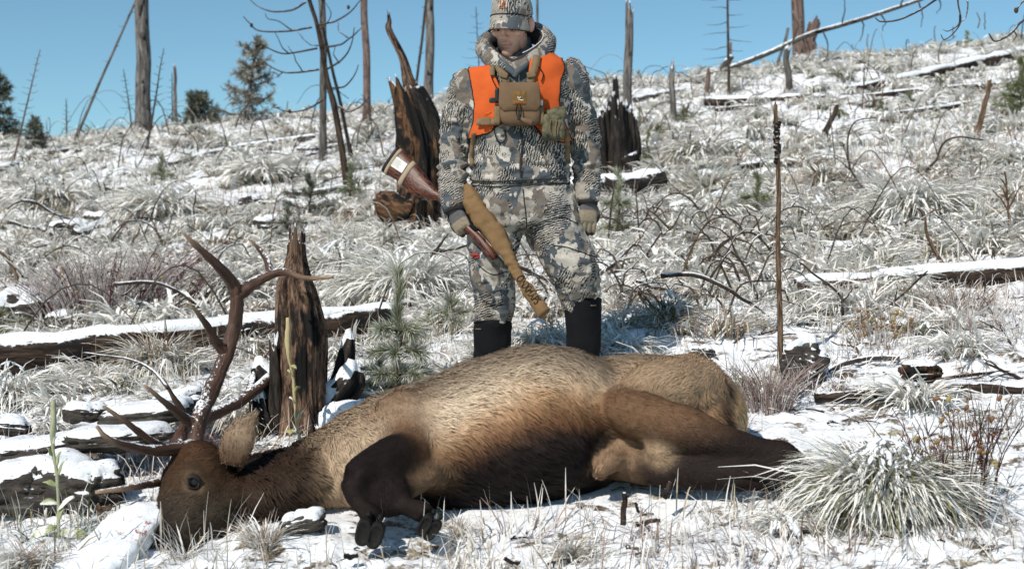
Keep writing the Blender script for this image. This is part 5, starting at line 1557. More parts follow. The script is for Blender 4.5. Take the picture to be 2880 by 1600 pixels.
    # lettering printed along the cover
    fc = bpy.data.curves.new('lettering', 'FONT'); fc.body = 'ONXMAPS'; fc.size = 1.0; fc.align_x = 'CENTER'; fc.align_y = 'CENTER'; fc.resolution_u = 3
    to = bpy.data.objects.new('lettering', fc); COL.objects.link(to)
    dg = bpy.context.evaluated_depsgraph_get(); tm = bpy.data.meshes.new_from_object(to.evaluated_get(dg))
    TV = np.zeros(len(tm.vertices) * 3, np.float32); tm.vertices.foreach_get('co', TV); TV = TV.reshape(-1, 3)
    faces = [list(p.vertices) for p in tm.polygons]
    bpy.data.objects.remove(to); bpy.data.curves.remove(fc)
    wid = TV[:, 0].max() - TV[:, 0].min(); hgt = TV[:, 1].max() - TV[:, 1].min()
    a0, a1 = np.array([1458.0, 778.0]), np.array([1512.0, 851.0]); ctr = (a0 + a1) / 2; dirp = (a1 - a0) / np.linalg.norm(a1 - a0); L = np.linalg.norm(a1 - a0); perp = np.array([dirp[1], -dirp[0]])
    W = []
    for x, y, z in TV:
        w = ctr + dirp * (x / wid * L) + perp * (y / hgt * 24)
        d = Vector(P(w[0], w[1], 1.0)).normalized(); h = cb2.ray_cast(Vector((0, 0, 0)), d)
        p = np.array(h[0]) if h[0] else R(w[0], w[1]) - A(0, 0.019, 0)
        W.append(p - np.array(d) * 0.0045)
    me = bpy.data.meshes.new('lettering')
    me.from_pydata([tuple(w - np.array(gun.location)) for w in W], [], faces); me.update()
    bpy.data.meshes.remove(tm)
    new_obj('lettering', me, M['ink'], cov)
build_person()
# ------------------------------------------------------------------ dead wood
def base_at(u, v, ymax=24.6):
    g = G(u, v)
    if g[1] > ymax:
        y = ymax; x = (u - CU) * y / FP; g = np.array([x, y, gz(x, y)])
    return g

def ragged(mb, pts, r, n=14, furrow=0.15, fs=5.0, jag=0.0, seed=0, flat=None, col=None):
    """trunk with grooves along the grain and, if wanted, a splintered upper end"""
    p = np.asarray(pts, float); r = np.asarray(r, float); m = len(p)
    V, Q, T, tc = tube(p, r, None, n=n)
    th = np.linspace(0, 2 * np.pi, n, endpoint=False)
    L = np.concatenate([[0], np.cumsum(np.linalg.norm(np.diff(p, axis=0), axis=1))])
    q = np.stack([np.broadcast_to(np.cos(th) * fs, (m, n)) + seed, np.broadcast_to(np.sin(th) * fs, (m, n)), np.broadcast_to((L * 1.7)[:, None], (m, n))], -1)
    f = 1 + furrow * (fbm(q, 3, seed) * 1.5 + 0.5 * vnoise(q * A(2.2, 2.2, 0.7), seed + 5))
    if n >= 28:
        f = f + furrow * (0.55 * vnoise(q * A(3.6, 3.6, 0.55), seed + 9) - 0.5 * np.exp(-(np.abs(vnoise(q * A(1.9, 1.9, 0.45), seed + 11)) / 0.12) ** 2))
    W = V[:m * n].reshape(m, n, 3)
    W = p[:, None] + (W - p[:, None]) * f[..., None]
    if jag > 0:
        up = (p[-1] - p[-2]); up /= np.linalg.norm(up)
        h = jag * (np.abs(vnoise(np.stack([np.cos(th) * 2.6 + seed, np.sin(th) * 2.6, np.zeros(n)], -1), seed)) * 1.6 + 0.25 * RNG.random(n))
        for k, w in ((1, 1.0), (2, 0.55), (3, 0.2)):
            if m >= k: W[-k] += up * (h * w)[:, None]
        V[-1] -= up * jag * 0.4
    V[:m * n] = W.reshape(-1, 3)
    mb.add(V, Q, T, col, tc)

def wig(p, amp, seed):
    p = np.asarray(p, float)
    t = np.linspace(0, 1, len(p))
    k = np.stack([fbm(np.stack([t * 3.3 + seed * 7.1, t * 0 + j * 5, t * 0], -1), 2, seed) for j in range(3)], -1)
    return p + k * amp * (np.minimum(t * 3, 1))[:, None]

def branch_pts(pix, y0, dys):
    q = spline(np.asarray([(a[0], a[1], d) for a, d in zip(pix, dys)], float), 6)
    return np.stack([P(a[0], a[1], y0 + a[2]) for a in q])

_ns = [100]
def seed_():
    _ns[0] += 1
    return _ns[0]

def pole(name, label, cat, b, t, w0, w1, mat, jag=0.0, furrow=0.07, ymax=24.6, n=12, group=None, lean_dy=0.0, limbs=None, y=None):
    """standing dead trunk from foot b to top t (photo pixels), widths in photo pixels"""
    g = base_at(*b, ymax=ymax)
    if y is not None:
        x = (b[0] - CU) * y / FP; g = np.array([x, y, gz(x, y)])
    yy = g[1]
    o = thing(name, g, label, cat, group)
    p = np.stack([g - A(0, 0, 0.12), g] + [g * (1 - s) + P(t[0], t[1], yy + lean_dy) * s for s in np.linspace(0.06, 1, 16)])
    p = wig(p, 0.25 * w0 * yy / FP, seed_())
    s = np.linspace(0, 1, len(p))
    r = (w0 * (1 - s) + w1 * s) * yy / FP / 2
    r[:4] *= np.array([1.35, 1.3, 1.15, 1.05])
    mb = MB(); ragged(mb, p, r, n, furrow, 5, jag, seed_())
    part('trunk', mb, mat, o)
    if limbs:
        for (f, du, dv, rr, curve) in limbs:
            c = p[2] * (1 - f) + p[-1] * f
            u0 = CU + c[0] / c[1] * FP; v0 = CV - c[2] / c[1] * FP
            dy = (RNG.random() - 0.5) * abs(du) * yy / FP * 1.2
            q = branch_pts([(u0, v0), (u0 + du * 0.5, v0 + dv * 0.5 + curve), (u0 + du, v0 + dv)], c[1], [0, dy * 0.5, dy])
            q = wig(q, 0.03 * abs(du) * yy / FP, seed_())
            mb = MB(); add_tube(mb, q, np.linspace(rr, rr * 0.3, len(q)) * yy / FP, n=5)
            part('branch', mb, mat, o)
    return o

def rnd_limbs(n, length, lo=0.2, hi=0.97, up=-0.1, curve=6, r=1.6, taper=True):
    out = []
    for k in range(n):
        f = lo + (hi - lo) * (k + RNG.random() * 0.8) / n
        s = 1 if k % 2 else -1
        L = length * (0.55 + 0.6 * RNG.random()) * ((1.15 - f) if taper else 1)
        out.append((f, s * L, up * L + (RNG.random() - 0.5) * L * 0.3, r, curve * (RNG.random() - 0.2)))
    return out

def snow_strip(p, r, th=0.35, span=62, n=9, seed=0, lo=0.0):
    """snow lying along the top of a log"""
    p = np.asarray(p, float); m = len(p)
    t = np.gradient(p, axis=0); t /= np.linalg.norm(t, axis=1)[:, None]
    S = np.cross(t, A(0, 0, 1)); S /= np.linalg.norm(S, axis=1)[:, None]; U = np.cross(S, t)
    a = np.radians(np.linspace(-span, span, n))
    L = np.concatenate([[0], np.cumsum(np.linalg.norm(np.diff(p, axis=0), axis=1))])
    nz = fbm(np.stack([np.broadcast_to(L[:, None] * 5, (m, n)), np.broadcast_to(a[None] * 1.5, (m, n)) + seed, np.zeros((m, n))], -1), 4, seed)
    edge = 1 - np.abs(np.linspace(-1, 1, n)) ** 3
    ends = smooth01(np.minimum(np.arange(m), np.arange(m)[::-1]) / 2.0)[:, None]
    h = r[:, None] * (th * 0.55 * edge[None] * (0.75 + 1.7 * nz) * ends - 0.10 * (1 - edge[None]) - 0.06)
    aa = a[None] * (0.95 + 0.45 * nz)
    R = r[:, None] * 1.02 + h
    V = p[:, None] + S[:, None] * (R * np.sin(aa))[..., None] + U[:, None] * (R * np.cos(aa))[..., None]
    i = np.arange(m - 1)[:, None] * n; j = np.arange(n - 1)[None]
    Q = np.stack([i + j, i + j + 1, i + n + j + 1, i + n + j], -1).reshape(-1, 4)
    return V.reshape(-1, 3), Q

def snow_on(V, Q, T, lo=0.35, th=0.03, seed=0, freq=9.0):
    """snow lying on the upward faces of a shape, thinning out to ragged edges"""
    N = vnormals(V, Q, T)
    Ns = relax(N, Q, len(V), 6); Ns /= np.linalg.norm(Ns, axis=1)[:, None] + 1e-9
    nz = fbm(V * freq, 3, seed)
    w = relax(smooth01((Ns[:, 2] - lo + 0.45 * nz) / 0.35), Q, len(V), 2)
    keepQ = (w[Q] > 0.02).any(1); keepT = (w[T] > 0.02).any(1) if len(T) else np.zeros(0, bool)
    B = V * (1 - w[:, None]) + relax(V, Q, len(V), 5) * w[:, None]
    W = B + A(0, 0, 1) * (th * w * (0.9 + 0.6 * nz))[:, None] + Ns * (0.008 * w - 0.004)[:, None]
    used = np.unique(np.concatenate([Q[keepQ].ravel(), T[keepT].ravel() if len(T) else np.zeros(0, int)]))
    mp = np.zeros(len(V), int); mp[used] = np.arange(len(used))
    return W[used], mp[Q[keepQ]], (mp[T[keepT]] if len(T) else T)

def log(label, pix, w, mat='log', cap=True, sink=0.25, rough=0.06, name='fallen_log', cat='log', th=0.32, ys=None, group=None, w1=None, lift=None):
    """log lying on the slope along pixels pix (its centre line), w its thickness in pixels"""
    w1 = w if w1 is None else w1
    pts = []
    for k, (u, v) in enumerate(pix):
        f = k / (len(pix) - 1); ww = w * (1 - f) + w1 * f
        if ys is None:
            g = base_at(u, v + ww * 0.5); y = g[1] + ww * g[1] / FP * 0.3
        else: y = ys[k]
        pts.append(np.append(P(u, v, y), ww * y / FP / 2))
    q = spline(np.array(pts), 9)
    p = wig(q[:, :3], 0.10 * q[0, 3], seed_()); r = q[:, 3]
    mid = p[len(p) // 2]
    o = thing(name, mid - A(0, 0, r[len(p) // 2]), label, cat, group)
    mb = MB(); ragged(mb, p, r, 16, rough, 4, 0, seed_()); part('trunk', mb, M[mat], o)
    if cap:
        V, Q = snow_strip(p, r, th, 66, 11, seed_()); mb = MB(); mb.add(V, Q); part('snow_cap', mb, M['snow_dirty'], o)
    return o, p, r

def twig(label, pix, r0, r1=None, mat='twig', name='fallen_branch', cat='branch', group=None, ys=None, forks=None, amp=0.012, n=6):
    """thin branch: pixel polyline, both ends at ground depth unless ys given; r in photo pixels"""
    if ys is None:
        vb = max(p[1] for p in pix); k = [p[1] for p in pix].index(vb)
        y = base_at(pix[k][0], vb)[1]; ys = [y + 0.04 * (i - k) for i in range(len(pix))]
    elif np.isscalar(ys): ys = [ys] * len(pix)
    q = spline(np.array([P(a[0], a[1], y) for a, y in zip(pix, ys)]), 6)
    q = wig(q, amp * ys[0] / 6, seed_())
    S = ys[0] / FP; r1 = r0 * 0.4 if r1 is None else r1
    mb = MB(); add_tube(mb, q, np.linspace(r0, r1, len(q)) * S, n=n, rough=0.12, rscale=70, seed=seed_())
    low = q[np.argmin(q[:, 2])]
    o = thing(name, low, label, cat, group)
    part('stem', mb, M[mat], o)
    for f in (forks or []):
        i = int(f[0] * (len(q) - 1)); c = q[i]
        e = c + A(f[1] * S, (RNG.random() - 0.5) * 0.1, -f[2] * S); mm = (c + e) / 2 + A(0, 0, (f[3] if len(f) > 3 else 4) * S)
        mb = MB(); qq = wig(spline([c, mm, e], 5), amp * 0.5, seed_()); add_tube(mb, qq, np.linspace(r0 * 0.55, r1 * 0.6, len(qq)) * S, n=5)
        part('side_twig', mb, M[mat], o)
    return o

GREY_, CHAR_, RED_ = M['grey'], M['char'], M['redtrunk']
# ---- ridge line snags, beside the hunter rifle hand
pole('dead_tree', 'thick grey burnt trunk on the antler side ridge beside a leaning pole', 'tree', (404, 382), (404, -260), 44, 34, GREY_, 0, 0.06, n=18, limbs=[(0.40, -14, -20, 2, 2), (0.2, 10, 30, 2, 0)])
pole('leaning_pole', 'long thin dead trunk leaning against the thick grey trunk', 'tree', (208, 398), (392, -20), 9, 6, GREY_, limbs=rnd_limbs(5, 18, 0.5, 0.98, -0.3, 0, 1.2, False))
pole('dead_sapling', 'twisted leafless sapling on the antler side ridge beside the dark evergreen', 'tree', (36, 448), (113, 140), 7, 2, M['stick'], limbs=rnd_limbs(18, 42, 0.35, 0.97, -0.25, 5, 1.2))
pole('dead_sapling', 'small twiggy dead sapling below the leaning pole', 'tree', (187, 395), (185, 278), 6, 2, M['twig'], limbs=rnd_limbs(12, 26, 0.2, 0.95, -0.2, 3, 1.0))
pole('dead_sapling', 'slender dead sapling beside the thick grey trunk', 'tree', (372, 378), (348, 196), 5, 2, M['twig'], limbs=rnd_limbs(14, 36, 0.3, 0.95, -0.15, 4, 1.0))
pole('dead_sapling', 'forked dead sapling leaning beside the thick grey trunk', 'tree', (412, 436), (462, 136), 8, 2, M['twig'], limbs=rnd_limbs(14, 40, 0.35, 0.96, -0.5, 6, 1.3))
pole('broken_snag', 'short reddish broken pole standing on the ridge by the small pine', 'snag', (497, 364), (491, 202), 11, 8, RED_, 0.12)
pole('dead_sapling', 'very thin bare sapling beside the short reddish broken pole', 'tree', (486, 364), (484, 205), 5, 2, M['twig'], limbs=rnd_limbs(12, 34, 0.3, 0.95, 0.05, 3, 1.0))
pole('dead_tree', 'pale grey pole standing behind the burnt leaning tree', 'tree', (910, 446), (905, -220), 21, 17, M['greysnow'], n=14)
pole('leaning_pole', 'dark thin pole slanting behind the burnt leaning tree', 'tree', (991, 374), (905, 60), 12, 7, CHAR_, y=17.5)
pole('dead_tree', 'straight reddish bare trunk between the burnt tree and the spiked snag', 'tree', (1033, 366), (1020, -240), 23, 17, RED_, n=14)
pole('dead_tree', 'grey trunk with peeling bark behind the spiked snag', 'tree', (1205, 300), (1216, -240), 27, 23, GREY_, n=16)
pole('leaning_pole', 'thin knotty dark pole leaning beside the grey peeling trunk', 'tree', (1158, 300), (1208, -60), 8, 7, M['twig'], y=21, limbs=rnd_limbs(9, 12, 0.3, 0.95, -0.3, 0, 1.6, False))
pole('dead_sapling', 'faint spindly sapling on the skyline behind the hunter hood', 'tree', (1352, 280), (1338, 20), 4, 2, M['twig'], limbs=rnd_limbs(14, 60, 0.3, 0.95, -0.1, 6, 0.9))
pole('frosted_sapling', 'frosted straight stem on the skyline just behind the hunter ear', 'tree', (1512, 260), (1511, -60), 7, 6, M['greysnow'], 0, 0.3)
# ---- burnt leaning tree with upswept limbs
def burnt_tree():
    k = 0.427
    g = base_at(976, 540); y = g[1]
    o = thing('burnt_tree', g, 'blackened leaning young tree with curved upswept bare limbs', 'tree')
    tp = [(2290, 1265), (2262, 1060), (2232, 860), (2185, 640), (2140, 480), (2105, 300), (2075, 150), (2035, 20), (1990, -160), (1960, -420)]
    p = np.vstack([g - A(0, 0, 0.1), branch_pts([(a * k, b * k) for a, b in tp], y, np.linspace(0, 0.2, len(tp)))])
    r = np.interp(np.linspace(0, 1, len(p)), [0, 0.15, 0.5, 1], [32, 27, 22, 12]) * k * 1.15 * y / FP / 2 * 1.35
    mb = MB(); ragged(mb, wig(p, 0.03, 9), r, 14, 0.16, 6, 0, 4); part('trunk', mb, M['bark'], o)
    L = [[(2055, 182), (1900, 208), (1720, 210), (1640, 160), (1600, 115)], [(2090, 320), (1960, 345), (1860, 355), (1760, 315), (1700, 285)], [(2100, 460), (1960, 480), (1860, 475), (1770, 430), (1715, 380)],
         [(2130, 660), (2040, 710), (1920, 735), (1805, 705)], [(2015, 15), (1920, 70), (1800, 80), (1700, 45), (1640, -5)], [(2100, 168), (2210, 140), (2310, 75), (2380, 0)], [(2150, 312), (2240, 290), (2320, 240), (2378, 185)],
         [(2150, 460), (2230, 410), (2290, 340), (2320, 270), (2335, 180)], [(2190, 582), (2270, 570), (2330, 510), (2365, 430)], [(2230, 700), (2300, 735), (2380, 700), (2435, 640)], [(2120, 300), (2060, 300), (2000, 260), (1960, 210)],
         [(2100, 200), (2160, 150), (2180, 90), (2150, 20)], [(2260, 1160), (2170, 1180), (2080, 1230), (1990, 1300)], [(2265, 1080), (2340, 1110), (2460, 1100), (2560, 1060)], [(1860, 480), (1830, 500), (1800, 470)], [(1930, 205), (1840, 150), (1760, 130), (1750, 90)],
         [(1990, 470), (1940, 380), (1900, 300)], [(1900, 352), (1850, 300), (1810, 210)], [(2235, 420), (2200, 360), (2215, 290)], [(2290, 250), (2230, 200), (2225, 140)]]
    for i, b in enumerate(L):
        dy = (RNG.random() - 0.5) * 1.2
        q = branch_pts([(a * k, c * k) for a, c in b], y, np.linspace(0.05, dy, len(b)))
        rr = (3.3 if i < 10 else 2.1) * y / FP * 0.95
        mb = MB(); add_tube(mb, wig(q, 0.012, i + 3), np.linspace(rr, rr * 0.42, len(q)), n=6); part('branch', mb, M['twig'], o)
    for a, b in ((1656, 168), (1908, 735), (2295, 50)):
        c = P(a * k, b * k, y); V, Q, T = ellipsoid(c, (0.018, 0.018, 0.026), 8, 6); mb = MB(); mb.add(V, Q, T); part('cone', mb, M['bark'], o)
burnt_tree()
# ---- spiked burnt snag beside the hunter rifle hand
def big_snag():
    y = base_at(1160, 648)[1]
    g = P(1160, 640, y); g[2] = gz(g[0], y)
    o = thing('burnt_snag', g, 'tall hollow burnt snag with a long splintered spike beside the hunter', 'snag')
    q = spline(np.array([(1170, 690, 68), (1172, 640, 62), (1178, 560, 58), (1184, 480, 58), (1180, 400, 56), (1164, 330, 47), (1148, 275, 36)], float), 7)
    p = np.stack([P(a[0], a[1], y) for a in q]); mb = MB()
    ragged(mb, p, q[:, 2] * y / FP, 80, 0.26, 6.2, 0.16, 12); part('trunk', mb, M['rotten'], o)
    q = spline(np.array([(1172, 330, 28), (1158, 262, 20), (1145, 215, 14), (1128, 160, 10), (1110, 110, 9), (1097, 75, 8), (1091, 52, 4)], float), 6)
    p = np.stack([P(a[0], a[1], y - 0.03) for a in q]); mb = MB()
    ragged(mb, wig(p, 0.03, 5), q[:, 2] * y / FP, 18, 0.4, 5, 0.06, 15); part('spike', mb, M['stump'], o)
    q = spline(np.array([(1165, 250, 30), (1200, 330, 40), (1222, 420, 34), (1232, 520, 30), (1228, 600, 34)], float), 6)
    p = np.stack([P(a[0], a[1], y - 0.02) for a in q]); mb = MB(); ragged(mb, p, q[:, 2] * y / FP * 0.85, 20, 0.3, 5, 0, 16); part('charred_side', mb, M['char'], o)
    q = spline(np.array([(1150, 610, 44), (1110, 590, 40), (1080, 566, 32), (1066, 556, 18)], float), 6)
    p = np.stack([P(a[0], a[1], y - 0.08) for a in q]); mb = MB(); ragged(mb, p, q[:, 2] * y / FP, 20, 0.35, 5, 0.03, 18); part('root', mb, M['rotten'], o)
big_snag()
# ---- front stump between antlers and hunter
def front_stump():
    y = 6.05; g = P(844, 1215, y); g[2] = min(g[2], gz(g[0], y)) + 0.0
    o = thing('burnt_stump', g, 'brown weathered stump with charred base and snowy roots behind the elk neck', 'stump')
    q = spline(np.array([(848, 1275, 100), (846, 1210, 86), (845, 1130, 76), (844, 1040, 72), (844, 960, 71), (838, 880, 62), (830, 810, 51), (832, 765, 38), (834, 720, 27), (834, 700, 24)], float), 7)
    p = np.stack([P(a[0], a[1], y) for a in q]); mb = MB()
    ragged(mb, p, q[:, 2] * y / FP, 90, 0.17, 6.5, 0.07, 22); part('trunk', mb, M['stump'], o)
    q = spline(np.array([(790, 1240, 30), (778, 1140, 26), (776, 1050, 20), (772, 985, 14)], float), 6)
    p = np.stack([P(a[0], a[1], y - 0.06) for a in q]); mb = MB(); ragged(mb, p, q[:, 2] * y / FP, 18, 0.35, 5, 0.05, 23); part('splinter', mb, M['char'], o)
    for (pts, yy, sd) in (([(810, 1190, 60), (770, 1120, 52), (738, 1060, 42), (720, 1030, 26)], y - 0.02, 3), ([(760, 1230, 40), (735, 1180, 42), (722, 1120, 34)], y - 0.08, 4), ([(890, 1170, 70), (940, 1130, 60), (985, 1075, 52), (1000, 1040, 30)], y + 0.05, 5),
                          ([(930, 1130, 40), (962, 1060, 40), (975, 990, 34), (985, 950, 18)], y + 0.12, 6), ([(900, 1230, 60), (980, 1190, 52), (1040, 1165, 30)], y - 0.05, 7)):
        q = spline(np.array(pts, float), 9); p = np.stack([P(a[0], a[1], yy) for a in q]); r = q[:, 2] * y / FP * 0.62
        mb = MB(); ragged(mb, p, r, 28, 0.34, 5, 0.0, sd + 40); ro = part('root', mb, M['charsnow'], o)
        Va, Qa, Ta = mb.arrays()[:3]; Va, Qa, Ta = snow_on(Va, Qa, Ta, 0.30, 0.045, sd, 12); mb = MB(); mb.add(Va, Qa, Ta); part('snow_cap', mb, M['snow_dirty'], ro)
    V, Q, T = ellipsoid(P(838, 684, y), (0.035, 0.035, 0.014), 14, 8); V = V + vnormals(V, Q, T) * (0.01 * fbm(V * 40, 3, 2))[:, None]; mb = MB(); mb.add(V, Q, T); part('snow_cap', mb, M['snow_dirty'], o)
front_stump()
# ---- jagged black stump behind the hunter's hand
def black_stump():
    g = base_at(1728, 484); y = g[1]
    o = thing('burnt_stump', g, 'jagged black burnt stump beside the grey pole behind the hunter', 'stump')
    for i, (uc, vt, w) in enumerate(((1700, 316, 15), (1722, 300, 17), (1748, 304, 18), (1772, 322, 15), (1733, 232, 11), (1690, 345, 20), (1784, 352, 16), (1738, 352, 32), (1710, 322, 12), (1762, 306, 12), (1728, 280, 10), (1778, 335, 11), (1696, 366, 13))):
        q = spline(np.array([(uc + (1738 - uc) * 0.15, 500, w * 1.05), (uc, 430, w), (uc, (vt + 430) / 2, w * 0.9), (uc - 2, vt, w * 0.6)], float), 6)
        p = np.stack([P(a[0], a[1], y + 0.05 * math.sin(i * 2.3)) for a in q]); mb = MB(); ragged(mb, p, q[:, 2] * y / FP, 14, 0.4, 5, 0.08, 60 + i); part('splinter', mb, M['charsnow' if i % 3 == 0 else 'char'], o)
    q = spline(np.array([(1760, 440, 26), (1785, 490, 20), (1812, 520, 12)], float), 5); p = np.stack([P(a[0], a[1], y - 0.1) for a in q]); mb = MB(); ragged(mb, p, q[:, 2] * y / FP, 12, 0.3, 5, 0, 71); part('root', mb, M['charsnow'], o)
black_stump()
# ---- beside the hunter
pole('dead_tree', 'grey standing pole with a sharp spike top behind the black stump', 'snag', (1767, 330), (1768, 55), 27, 23, GREY_, 0.20, y=15.5, n=16)
pole('broken_snag', 'short grey leaning post beside the spike topped pole', 'snag', (1897, 345), (1891, 210), 19, 16, GREY_, 0.16)
pole('dead_sapling', 'thin dead conifer with level side twigs near the leaning pole', 'tree', (2050, 268), (2044, -90), 9, 5, M['twig'], limbs=rnd_limbs(18, 66, 0.05, 0.95, 0.04, 5, 1.3, False))
pole('dead_tree', 'thick brown burnt trunk on the rump side ridge behind the broken post', 'tree', (2250, 168), (2236, -260), 36, 29, RED_, n=18)
pole('broken_snag', 'stout snow streaked broken post carrying the leaning pole', 'snag', (2273, 184), (2278, 78), 40, 34, M['redtrunk'], 0.14, n=18)
pole('broken_snag', 'brown stub poking up beside the snowy arched root', 'snag', (2050, 215), (2053, 138), 15, 11, RED_, 0.1)
pole('broken_snag', 'small rust coloured stub at the end of the level ridge log', 'snag', (1988, 270), (1992, 212), 15, 12, RED_, 0.1)
pole('broken_snag', 'snow plastered upright post below the leaning pole', 'snag', (2217, 262), (2213, 145), 22, 17, M['greysnow'], 0.1)
pole('leaning_pole', 'thin grey prop leaning against the snowy pole on the rump side ridge', 'tree', (2183, 196), (2218, 80), 9, 8, GREY_)
def long_pole():
    y = 22.0
    q = spline(np.array([(1900, 238, 13), (2056, 192, 15), (2170, 150, 15), (2290, 97, 14), (2450, 48, 12), (2610, -4, 10), (2760, -52, 8)], float), 6)
    p = np.stack([P(a[0], a[1], y) for a in q]); r = q[:, 2] * y / FP / 2
    o = thing('leaning_pole', p[0], 'very long dead trunk sloping up across the sky over the broken post', 'tree')
    mb = MB(); ragged(mb, wig(p, 0.05, 3), r, 12, 0.08, 4, 0, 8); part('trunk', mb, M['greysnow'], o)
    for k in range(9):
        i = int(len(p) * (0.42 + 0.055 * k)); c = p[min(i, len(p) - 1)]
        mb = MB(); e = c + A(0.12 * (RNG.random() - 0.3), 0.1, -0.25 - 0.3 * RNG.random() if k % 3 else 0.5); add_tube(mb, wig(spline([c, (c + e) / 2 + A(0.06, 0, 0), e], 4), 0.03, k), np.linspace(0.014, 0.005, 9), n=5); part('branch', mb, M['twig'], o)
long_pole()
twig('snowy curved root arching beside the brown stub on the ridge', [(1985, 240), (2010, 225), (2036, 190), (2052, 158)], 11, 9, 'greysnow', 'root', 'root', n=10)
twig('dark bent broken branch standing upright in the slope grass beyond the rump', [(2322, 392), (2322, 368), (2335, 340), (2348, 320), (2352, 303)], 9, 7, 'bark', 'standing_stick', 'stick', n=10)
twig('straight brown dead pole standing near the dense green young pine', [(2747, 396), (2758, 345), (2772, 290), (2783, 228)], 9, 6, 'stick', 'standing_stick', 'stick', n=10)
def stake():
    y = base_at(2192, 1052)[1]
    q = spline(np.array([(2192, 1075, 10), (2192, 1000, 9.5), (2194, 860, 9), (2192, 700, 8.5), (2194, 600, 8), (2190, 480, 7.5), (2187, 380, 7), (2185, 302, 6.5)], float), 6)
    p = np.stack([P(a[0], a[1], y) for a in q]); o = thing('standing_stick', G(2192, 1052), 'tall thin upright dead stem with scaly dark flakes near its top', 'stick')
    mb = MB(); ragged(mb, wig(p, 0.015, 77), q[:, 2] * y / FP * 0.85, 10, 0.12, 5, 0.03, 33); part('stem', mb, M['stick'], o)
    mb = MB()
    for k in range(46):
        v = 345 + 120 * RNG.random() ** 1.3; a = RNG.random() * 6.28
        c = P(2186 + 6 * math.cos(a), v, y + 0.012 * math.sin(a)); V, Q, T = ellipsoid(c, (0.010 * (0.5 + RNG.random()), 0.006, 0.010), 6, 4, rotm(60 * RNG.random(), 90 * RNG.random(), 0)); mb.add(V, Q, T)
    part('bark_flakes', mb, M['char'], o, kind='stuff')
stake()
# ---- logs
log('long snow capped log lying across the snow behind the antlers', [(-160, 1012), (200, 985), (600, 938), (900, 908), (1115, 888)], 108, ys=[7.6, 7.7, 7.9, 8.1, 8.2], w1=76, th=0.36)
log('snow capped log beyond the elk rump with a bent stick growing on it', [(2235, 810), (2420, 800), (2640, 782), (2880, 766), (3080, 752)], 56, w1=76, th=0.45)
log('snowy log with a crooked end above the bent stick log', [(2190, 712), (2270, 684), (2376, 652)], 44, w1=38, th=0.5)
log('snow buried log below the widest snow draped tussock', [(2500, 640), (2640, 640), (2830, 640)], 40, th=0.6)
log('charred snow topped log lying behind the hunter thigh', [(1600, 545), (1700, 530), (1870, 512)], 78, w1=70, mat='charsnow', th=0.3)
log('level dark log with snow top on the rump side ridge', [(1985, 286), (2140, 284), (2330, 276)], 26, th=0.5)
log('thick snowy log climbing to the ridge above the brown dead pole', [(2385, 258), (2560, 222), (2700, 190), (2830, 162), (2960, 130)], 32, w1=36, th=0.5)
log('slim snow covered log below the climbing ridge log', [(2330, 286), (2520, 262), (2700, 246), (2800, 240)], 16, th=0.5)
log('short snowy log just under the brown ridge trunk', [(2225, 204), (2310, 200), (2398, 193)], 16, th=0.5)
log('low snowy log beside the spike topped grey pole', [(1784, 282), (1850, 268), (1925, 255)], 18, mat='greysnow', th=0.5)
log('thin snow topped log low on the slope under the level log', [(2010, 310), (2070, 304), (2130, 298)], 13, th=0.5)
log('snow dusted log rising across the slope behind the antlers to the burnt tree', [(452, 468), (560, 440), (680, 415), (790, 398), (900, 384)], 17, mat='greysnow', w1=20, th=0.4)
log('pale snowy log end below the rising log below the frosted pine', [(350, 488), (400, 492), (450, 502)], 13, mat='greysnow', th=0.5)
log('short snow covered log on the ridge slope behind the antlers', [(140, 432), (175, 424), (200, 418)], 15, mat='greysnow', th=0.5)
log('white snow covered log in the middle of the slope behind the antlers', [(206, 666), (260, 648), (318, 626)], 36, w1=30, th=0.6)
log('small dark log under snow near the red twig shrub', [(360, 742), (430, 722), (515, 700)], 24, w1=30, th=0.5)
log('short snowy log near the foot of the twisted leafless sapling', [(-20, 478), (20, 470), (48, 462)], 20, mat='greysnow', th=0.5)
log('dark bare log lying in the snow behind the big tussock', [(2292, 1118), (2420, 1112), (2560, 1098), (2700, 1092), (2790, 1090), (2900, 1102)], 30, w1=26, mat='bark', th=0.1, cap=False)
log('snow topped log behind the brush pile and the brown hearted tussock', [(1900, 598), (1990, 606), (2100, 600)], 30, w1=22, th=0.5)
log('thin snowy log crossing behind the round snow capped tussock', [(2080, 470), (2220, 452), (2380, 448)], 20, th=0.5)
log('grey snowed log slanting over the slope under the wiry stem', [(2300, 600), (2420, 580), (2530, 540)], 20, mat='greysnow', th=0.5)
log('long snowy log high on the slope above the brown dead pole', [(2440, 330), (2600, 312), (2760, 286)], 20, w1=16, th=0.5)
log('dark snow dusted log lying across the brush pile', [(1690, 800), (1800, 772), (1900, 790)], 30, w1=22, mat='charsnow', th=0.5)
log('slim log with snow beside the burnt tree foot', [(1000, 520), (900, 540), (800, 548)], 20, w1=14, mat='greysnow', th=0.5)
log('snowy log half hidden above the dense reddish shrub', [(40, 690), (150, 700), (290, 720)], 26, w1=20, th=0.5)
log('short dark log sticking out by the long needled sapling', [(1040, 800), (1090, 792), (1150, 780)], 24, mat='charsnow', th=0.5)
log('narrow snowed log across the slope under the spike topped pole', [(1800, 420), (1900, 404), (2000, 400)], 18, mat='greysnow', th=0.5)
